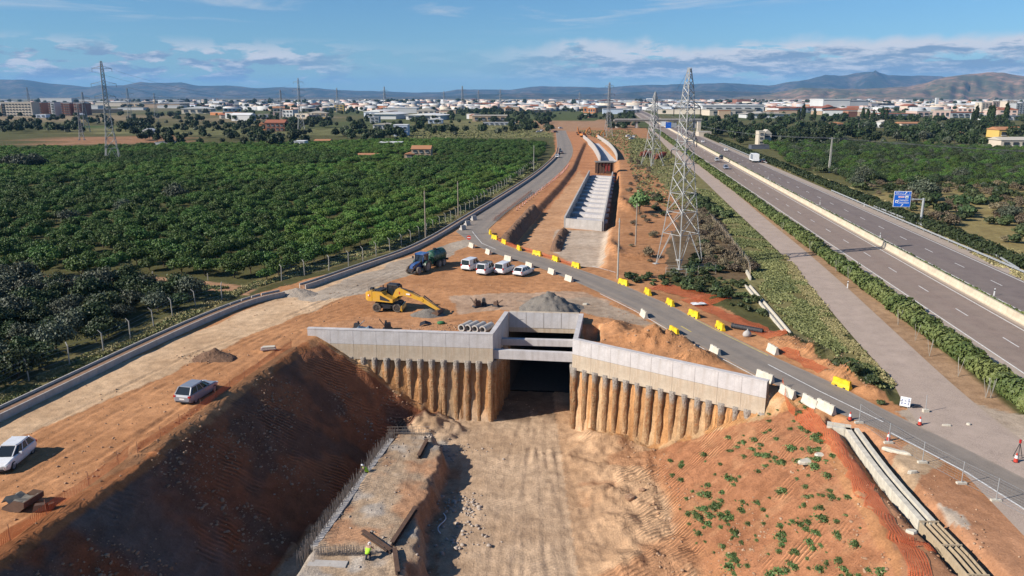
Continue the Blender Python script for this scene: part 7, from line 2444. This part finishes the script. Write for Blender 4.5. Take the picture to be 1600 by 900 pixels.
B(265, 169, 38, 4, 30, 'flat', 'white', 'white', 'low white hall in front of the long tan hall', cat='hall')
B(140, 170, 26, 5, 30, 'flat', 'white', 'white', 'low white hall beside the last brick apartment tower', cat='hall')
B(204, 172, 40, 4, 24, 'flat', 'white', 'grey', 'low white shed strip below the long cream hall', cat='shed')
B(231, 212, 15, 8, 8, 'gable', 'white', 'white', 'small white house with dark doorways alone in the brown field', 3, 1, cat='house')
B(122, 184, 9, 5, 10, 'gable', 'white', 'white', 'small white gabled house under the brick apartment towers', 2, 1, cat='house')
B(64, 184, 16, 5, 12, 'flat', 'blue-white', 'white', 'pale blue shed under the brick apartment towers', 2, 1, cat='shed')
# stone farmhouse in the orchard
B(658, 247, 30, 14, 9, 'ridge', 'tan', 'terracotta', 'tan stone farmhouse with a terracotta roof standing in the orchard', 3, 2, cat='farmhouse', name='farmhouse')
B(640, 247, 16, 6, 7, 'gable', 'tan', 'terracotta', 'low lean-to with a terracotta roof beside the stone farmhouse', 1, 1, cat='outbuilding', name='outbuilding')
B(574, 248, 30, 6, 6, 'ridge', 'tan', 'terracotta', 'ruined low stone hut half sunk in the orchard', 2, 1, cat='ruin', name='ruined_hut')
B(376, 296, 7, 5, 2.5, 'flat', 'white', 'grey', 'small white pump hut among the orange trees', 1, 1, cat='hut', name='pump_hut')
B(496, 296, 11, 5, 3, 'flat', 'grey', 'white', 'small grey pump hut in the near orange trees', 1, 1, cat='hut', name='pump_hut')
B(255, 226, 26, 4, 10, 'shed', 'grey', 'dark', 'dark open shed roof at the back edge of the orchard', cat='shed')
B(609, 230, 35, 7, 10, 'flat', 'white', 'white', 'low white house with arches behind the ruined hut', 4, 1, cat='house')
B(626, 213, 22, 17, 12, 'flat', 'blue-white', 'white', 'bluish white two-storey house among the fields', 3, 2, cat='house')
B(600, 202, 34, 7, 12, 'gable', 'white', 'cream', 'long white house behind the bluish white one', 5, 1, cat='house')
B(585, 192, 14, 9, 12, 'flat', 'grey', 'grey', 'grey block beside the long white house', 2, 2, cat='house')
B(468, 232, 16, 11, 8, 'flat', 'white', 'white', 'white and pale blue house below the brick-house pylon', 2, 2, cat='house')
B(503, 226, 24, 6, 8, 'ridge', 'pink', 'terracotta', 'low pink house with a terracotta roof below the fields', 3, 1, cat='house')
B(420, 228, 22, 5, 8, 'flat', 'white', 'red', 'long low white house at the orchard back edge', 3, 1, cat='house')
B(430, 205, 30, 13, 12, 'ridge', 'brick', 'red', 'large red-brick house beside the grey pylon', 4, 2, cat='house')
B(444, 203, 18, 8, 10, 'flat', 'orange', 'red', 'orange-walled house in front of the red-brick one', 2, 1, cat='house')
B(410, 203, 9, 9, 9, 'gable', 'orange', 'terracotta', 'small orange gabled house at the left of the brick one', 1, 1, cat='house')
B(507, 191, 14, 8, 10, 'flat', 'yellow', 'cream', 'small yellow house in the trees of the town', 2, 1, cat='house')
B(530, 175, 14, 11, 12, 'flat', 'yellow', 'cream', 'yellow block with pale roof towering over small houses', 2, 3, cat='house')
B(570, 163, 44, 4, 60, 'flat', 'white', 'white', 'very long thin white hall far off on the plain', cat='hall')
B(625, 177, 52, 8, 40, 'shed', 'white', 'white', 'white shed with a saw-tooth roof in mid town', cat='shed')
B(700, 178, 24, 6, 30, 'flat', 'tan', 'cream', 'tan hall beside the dark clump of trees', cat='hall')
B(680, 193, 22, 6, 14, 'gable', 'blue-white', 'white', 'pale blue house with cars before it at the end of the field', 3, 1, cat='house')
B(765, 190, 54, 9, 30, 'flat', 'tan', 'cream', 'low tan hall behind the field of dry grass', 5, 1, cat='hall')
B(780, 196, 50, 4, 20, 'flat', 'white', 'grey', 'long low white wall building before the low tan hall', 6, 1, cat='hall')
B(745, 175, 40, 5, 40, 'flat', 'white', 'white', 'low white hall under the far pylons of mid town', cat='hall')
B(1145, 178, 96, 13, 60, 'flat', 'white', 'white', 'large white factory to the right of the tall pylon', 6, 1, cat='factory', name='factory')
B(1162, 164, 22, 8, 50, 'flat', 'brick', 'red', 'dark red block on top of the large white factory', cat='factory', name='factory')
B(1112, 172, 18, 5, 6, 'shed', 'grey', 'dark', 'row of dark sloping skylights before the white factory', cat='shed')
B(1306, 172, 42, 16, 70, 'flat', 'white', 'white', 'big pale box-shaped hall at the right of the town', cat='hall')
B(1341, 171, 30, 13, 60, 'flat', 'grey', 'grey', 'blue-grey wing of the big pale hall', cat='hall')
B(1384, 170, 26, 8, 30, 'flat', 'dark', 'dark', 'dark glass office block beside the blue-grey wing', 4, 2, cat='office block')
B(1463.5, 167, 4, 13, 6, 'flat', 'white', 'white', 'slim white water tower standing over the town', cat='tower', name='water_tower')
B(1540, 177, 16, 16, 18, 'flat', 'cream', 'cream', 'pale cream apartment block, first of the group by the tower', 3, 5, cat='apartment block')
B(1558, 176, 18, 17, 18, 'flat', 'pink', 'cream', 'pinkish apartment block between two cream ones', 4, 5, cat='apartment block')
B(1578, 177, 14, 18, 18, 'flat', 'cream', 'cream', 'tall cream apartment block beside the darker end block', 3, 6, cat='apartment block')
B(1596, 178, 20, 16, 18, 'flat', 'grey', 'grey', 'grey and dark apartment block at the end of the group', 4, 5, cat='apartment block')
B(1405, 186, 50, 8, 40, 'flat', 'white', 'red', 'long white store with a red fascia before the dark office', 5, 1, cat='store')
B(1442, 183, 20, 9, 30, 'flat', 'pink', 'white', 'pink and white store front at the road of stores', 2, 1, cat='store')
B(1510, 184, 52, 8, 40, 'flat', 'white', 'red', 'long red-roofed store before the apartment blocks', 5, 1, cat='store')
B(1570, 188, 46, 7, 40, 'flat', 'white', 'grey', 'grey-white hall in front of the end apartment blocks', 4, 1, cat='hall')
B(1240, 176, 60, 8, 50, 'flat', 'cream', 'red', 'cream and red hall between factory and big pale hall', 4, 1, cat='hall')
B(1580, 215, 40, 12, 14, 'ridge', 'yellow', 'terracotta', 'large yellow house with a tiled roof at the right edge', 3, 1, cat='house')
B(1586, 231, 46, 12, 12, 'ridge', 'cream', 'cream', 'low cream building in front of the large yellow house', 3, 1, cat='house')
B(1312, 201, 24, 7, 12, 'gable', 'white', 'terracotta', 'white house among trees to the right of the motorway', 3, 1, cat='house')
B(1348, 203, 28, 6, 12, 'flat', 'white', 'white', 'low white house next to the tiled white house', 4, 1, cat='house')
B(1384, 199, 17, 8, 10, 'gable', 'white', 'cream', 'white gabled house in the trees before the red store', 2, 1, cat='house')
B(1425, 199, 34, 6, 14, 'ridge', 'cream', 'terracotta', 'orange-roofed villa among the trees', 4, 1, cat='house')
B(1265, 198, 14, 5, 9, 'flat', 'white', 'white', 'tiny white house in the trees past the motorway', 2, 1, cat='house')
B(1262 + 200, 211, 24, 6, 12, 'ridge', 'pink', 'terracotta', 'pinkish villa half hidden by the orchard', 2, 1, cat='house')
B(1497, 212, 14, 5, 10, 'ridge', 'tan', 'terracotta', 'small tan villa beside the pinkish one', 1, 1, cat='house')
B(1189, 226, 9, 20, 6, 'flat', 'cream', 'cream', 'white stepped tower of the castle-like chalet by the motorway', 1, 3, cat='chalet', name='chalet_tower')
B(1198, 225, 13, 16, 6, 'gable', 'cream', 'cream', 'gabled cream front of the castle-like chalet by the motorway', 1, 2, cat='chalet', name='chalet')
B(1188, 233, 28, 6, 5, 'flat', 'dark', 'dark', 'dark fenced yard shed below the castle-like chalet', cat='shed')
B(1102, 213, 21, 7, 9, 'flat', 'cream', 'cream', 'long cream walled hut beside the motorway behind the tall pylon', cat='hut', name='hut')
B(1092, 208, 5, 17, 3, 'flat', 'cream', 'grey', 'pale transformer tower beside the motorway behind the tall pylon', cat='tower', name='transformer_tower')

# --- the rest of the town, generated building by building
LMK = [(28, 'the cream apartment block'), (95, 'the brick apartment towers'), (177, 'the left orchard pylon'), (250, 'the long tan hall'), (340, 'the open fields'), (430, 'the large red-brick house'), (530, 'the yellow block'), (625, 'the saw-tooth white shed'), (700, 'the tan hall'),
       (765, 'the low tan hall'), (850, 'the end of the site road'), (950, 'the pylon behind the curved trough'), (1019, 'the second white pylon'), (1070, 'the tall white pylon'), (1145, 'the large white factory'), (1240, 'the cream and red hall'), (1306, 'the big pale hall'), (1384, 'the dark office block'), (1463, 'the water tower'), (1558, 'the pinkish apartment block')]


def place_words(px, py, base_y):
    k = min(LMK, key=lambda a: abs(a[0] - px)); d = px - k[0]
    side = 'beyond' if abs(d) < 9 else ('right of' if d > 0 else 'left of')
    dep = 'near' if py > 178 else 'mid-town' if py > 168 else 'far off' if py > 162 else 'farthest away'
    return '%s, %s %s' % (dep, side, k[1])


rb = random.Random(42)
g_ = 'buildings of the town'
for i in range(520):
    f = rb.random()
    py = 157.6 + 3.2 * rb.random() if f < .30 else 160.5 + 9 * rb.random() if f < .70 else 169 + 20 * rb.random() ** 1.6
    px = rb.uniform(-20, 1620)
    if py > 164 and px < 300 and rb.random() < .75:
        px = rb.uniform(300, 1620)
    if 800 < px < 1100 and py > 180 and rb.random() < .8:
        py = 160 + 14 * rb.random()
    if py > 182 and rb.random() < .5:
        px = rb.uniform(330, 820)
    if py < 178 and rb.random() < .45:
        px = rb.uniform(830, 1620)
    big = rb.random() < (.75 if py < 170 else .30)
    dc = P(px, py).y
    if big:
        w = rb.uniform(22, 75); h = rb.uniform(5, 9); dp = rb.uniform(20, 50); stl = rb.choice(('flat', 'flat', 'shed', 'gable')); wl_ = rb.choice(('white', 'white', 'white', 'cream', 'grey', 'blue-white', 'tan')); rf = rb.choice(('white', 'white', 'cream', 'grey', 'red')); kd = 'hall'; nx, nz = (rb.choice((0, 4)), 1)
    else:
        w = rb.uniform(9, 26); h = rb.uniform(4, 10); dp = rb.uniform(8, 14); stl = rb.choice(('ridge', 'gable', 'flat', 'flat')); wl_ = rb.choice(('white', 'white', 'cream', 'cream', 'tan', 'pink', 'orange', 'brick')); rf = rb.choice(('terracotta', 'red', 'white', 'cream')); kd = 'house'; nx, nz = rb.choice(((0, 0), (3, 1), (3, 2)))
    if dc > 2200:
        nx = nz = 0; w *= 1.35; h *= 1.15
    B(px, py, w * FPX / dc, h * FPX / dc, dp, stl, wl_, rf, '%s %s, %s roof, %s' % (wl_, kd, rf, place_words(px, py, 0)), nx, nz, cat=kd, rz=rb.uniform(-.5, .5), group=g_, name=kd)

# the mass of small roofs beyond the buildings one can tell apart
rm_ = np.random.default_rng(9); V = []; F = []; MI = []
for i in range(1900):
    py = 158.0 + 16 * rm_.random() ** 1.4; px = rm_.uniform(-60, 1660)
    if rm_.random() < .5:
        px = rm_.uniform(560, 1660)
    if px < 320 and py > 164:
        continue
    q = P(px, py); w, d, h = rm_.uniform(10, 34), rm_.uniform(9, 22), rm_.uniform(4, 9) * (1.5 if rm_.random() < .12 else 1); a = rm_.uniform(-.6, .6); c_, s_ = cos(a), sin(a); b = len(V)
    for z in (-.2, h):
        for u, v in ((-w, -d), (w, -d), (w, d), (-w, d)):
            V.append((q.x + (u * c_ - v * s_) / 2, q.y + (u * s_ + v * c_) / 2, z))
    for f in ((0, 1, 5, 4), (1, 2, 6, 5), (2, 3, 7, 6), (3, 0, 4, 7)):
        F.append([b + k for k in f]); MI.append(i % 4)
    F.append([b + 4, b + 5, b + 6, b + 7]); MI.append(4 + i % 3)
dt = link('distant_town', np_mesh('distant_town', V, F, [WM['white'], WM['cream'], WM['grey'], WM['pink'], RM['cream'], RM['terracotta'], RM['grey']], mi=MI)); dt['kind'] = 'stuff'

# trees of the open country and the town
TCR = [crown_mesh('crown', L_FAR, 130 + i, 420, 3.6, 3.4, 1.0, 7.0, 12, .95, .40, .2) for i in range(3)] + [crown_mesh('crown', L_OL, 140 + i, 360, 3.0, 3.0, .6, 4.6, 10, .8, .42, .2) for i in range(2)]
TTR = trunk_mesh(1.8, .25, 9)
far_tree = Kind('tree', TCR, TTR, 'dark broad tree in the country before the town', 'tree', 'trees before the town')
rt = np.random.default_rng(77)
BANDS = [((1085, 1625), (183, 228), 520, 1.0), ((460, 880), (172, 214), 240, .85), ((-20, 240), (184, 208), 90, .9), ((-20, 120), (199, 206), 60, .7), ((200, 420), (204, 226), 70, .7), ((150, 470), (166, 204), 200, .85), ((700, 800), (172, 190), 40, 1.2), ((912, 1000), (184, 203), 90, .9), ((790, 866), (176, 206), 60, .8), ((540, 640), (200, 224), 40, .8), ((380, 480), (208, 232), 40, .8), ((300, 1620), (162, 178), 620, 1.0), ((-20, 1620), (158.5, 164), 260, 1.3), ((1100, 1320), (200, 226), 60, .8), ((985, 1010), (185, 196), 20, 1.2)]
tx = []; ty = []; ts = []
for (a, b), (c, d), n, s_ in BANDS:
    px = rt.uniform(a, b, n); py = c + (d - c) * rt.random(n)
    if n > 60:                                           # gather them into clumps
        cx = rt.uniform(a, b, n // 6); cy = rt.uniform(c, d, n // 6); k = rt.integers(0, n // 6, n); px = np.where(rt.random(n) < .75, cx[k] + rt.normal(0, 10, n), px); py = np.where(rt.random(n) < .75, cy[k] + rt.normal(0, .8, n), py)
    for u, v in zip(px, np.maximum(py, 158)):
        if 865 < u < 940 and v > 190:
            continue
        q = P(u, v); ho = (q.x - HW_O.x) * HW_N.x + (q.y - HW_O.y) * HW_N.y
        if -14 < ho < 30:
            continue
        tx.append(q.x); ty.append(q.y); ts.append(s_ * rt.uniform(.6, 1.25))
tx, ty, ts = np.array(tx), np.array(ty), np.array(ts)
o_ = np.argsort(ty / (ts + .3)); nn = 290
tv = rt.integers(0, 5, len(tx)); tv = np.where(rt.random(len(tx)) < .6, tv % 3, tv)
tpx = 800 + FPX * tx / (ty * cp + CAM_H * sp)
for i in o_[:nn]:
    far_tree.plant(tx[i], ty[i], -.5 if ty[i] < 700 else -.1, rt.uniform(0, 6.28), ts[i], int(tv[i]), None if tv[i] < 3 else 'pale olive-green tree in the country before the town')
i_ = o_[nn:]
scatter_stuff('far_woods', np.stack([tx[i_], ty[i_], np.full(len(i_), -.1)], 1), rt.uniform(0, 6.28, len(i_)), ts[i_] * np.clip(ty[i_] / 1500, 1, 1.6), tv[i_], [far_tree.proto[v] for v in range(5)])
CY = crown_mesh('crown', L_FAR, 150, 420, 1.1, 1.1, .3, 9.0, 12, .7, .5, .12)
cyp = Kind('cypress_tree', [CY], TTR, 'slim dark cypress', 'tree', 'cypresses near the stores')
for k, (px, py, s_) in enumerate(((1347, 192, 1.0), (1355, 191, 1.1), (1364, 190, .9), (1378, 191, 1.1), (1384, 193, .9), (1247, 194, 1.0), (1254, 193, 1.2), (1519, 195, 1.0), (1524, 194, 1.2), (1544, 196, 1.3), (1549, 197, 1.2), (1570, 196, 1.3), (1272, 192, .9))):
    q = P(px, py); cyp.plant(q.x, q.y, -.1, 0, s_ * 1.5, 0, 'slim dark cypress %s, counted from the motorway side' % ORD[k])
# crawler crane and excavators at the far end of the works
for px, py, s_, lb in ((912, 214, 1.0, 'far orange excavator with raised boom at the end of the trough'), (936, 216, .8, 'second far orange excavator beside the curved trough'), (905, 211, .9, 'far dark excavator by the parked cars at the end of the works')):
    r = empty('crawler_excavator', on(P(px, py)), rnd.uniform(-2, 2), lb, 'excavator'); r.scale = (s_, s_, s_)
    OR_ = flat('machine_orange', (.50, .17, .03), .5)
    for y in (-1.1, 1.1):
        m = MB(); m.loft([[(-2, y - .3, .1), (2, y - .3, .1), (2, y + .3, .1), (-2, y + .3, .1)], [(-2.2, y - .3, .5), (2.2, y - .3, .5), (2.2, y + .3, .5), (-2.2, y + .3, .5)], [(-1.9, y - .3, .9), (1.9, y - .3, .9), (1.9, y + .3, .9), (-1.9, y + .3, .9)]]); m.build('track', M_DARK, r)
    m = MB(); m.prism([(-2.6, 1.1), (1.3, 1.1), (1.3, 1.7), (-.4, 2.3), (-2.4, 2.3)], 'y', -1.3, 1.3); m.build('house', OR_, r)
    m = MB(); m.prism([(-.2, 1.8), (1.3, 1.8), (1.2, 3.0), (-.1, 3.0)], 'y', .3, 1.2); m.build('cab', M_DARK, r)
    m = MB(); m.prism([(1.0, 1.8), (1.6, 1.6), (3.4, 4.2), (5.8, 5.8), (5.6, 6.2), (3.0, 4.8)], 'y', -.3, .2); m.build('boom', OR_, r)
    m = MB(); m.prism([(5.4, 6.6), (5.9, 6.4), (7.4, 2.6), (7.0, 2.4)], 'y', -.25, .15); m.build('stick', OR_, r)
    m = MB(); m.prism([(7.5, 2.8), (7.6, 1.9), (6.8, 1.5), (6.3, 2.0), (7.0, 2.2)], 'y', -.7, .6); m.build('bucket', M_RUST, r)
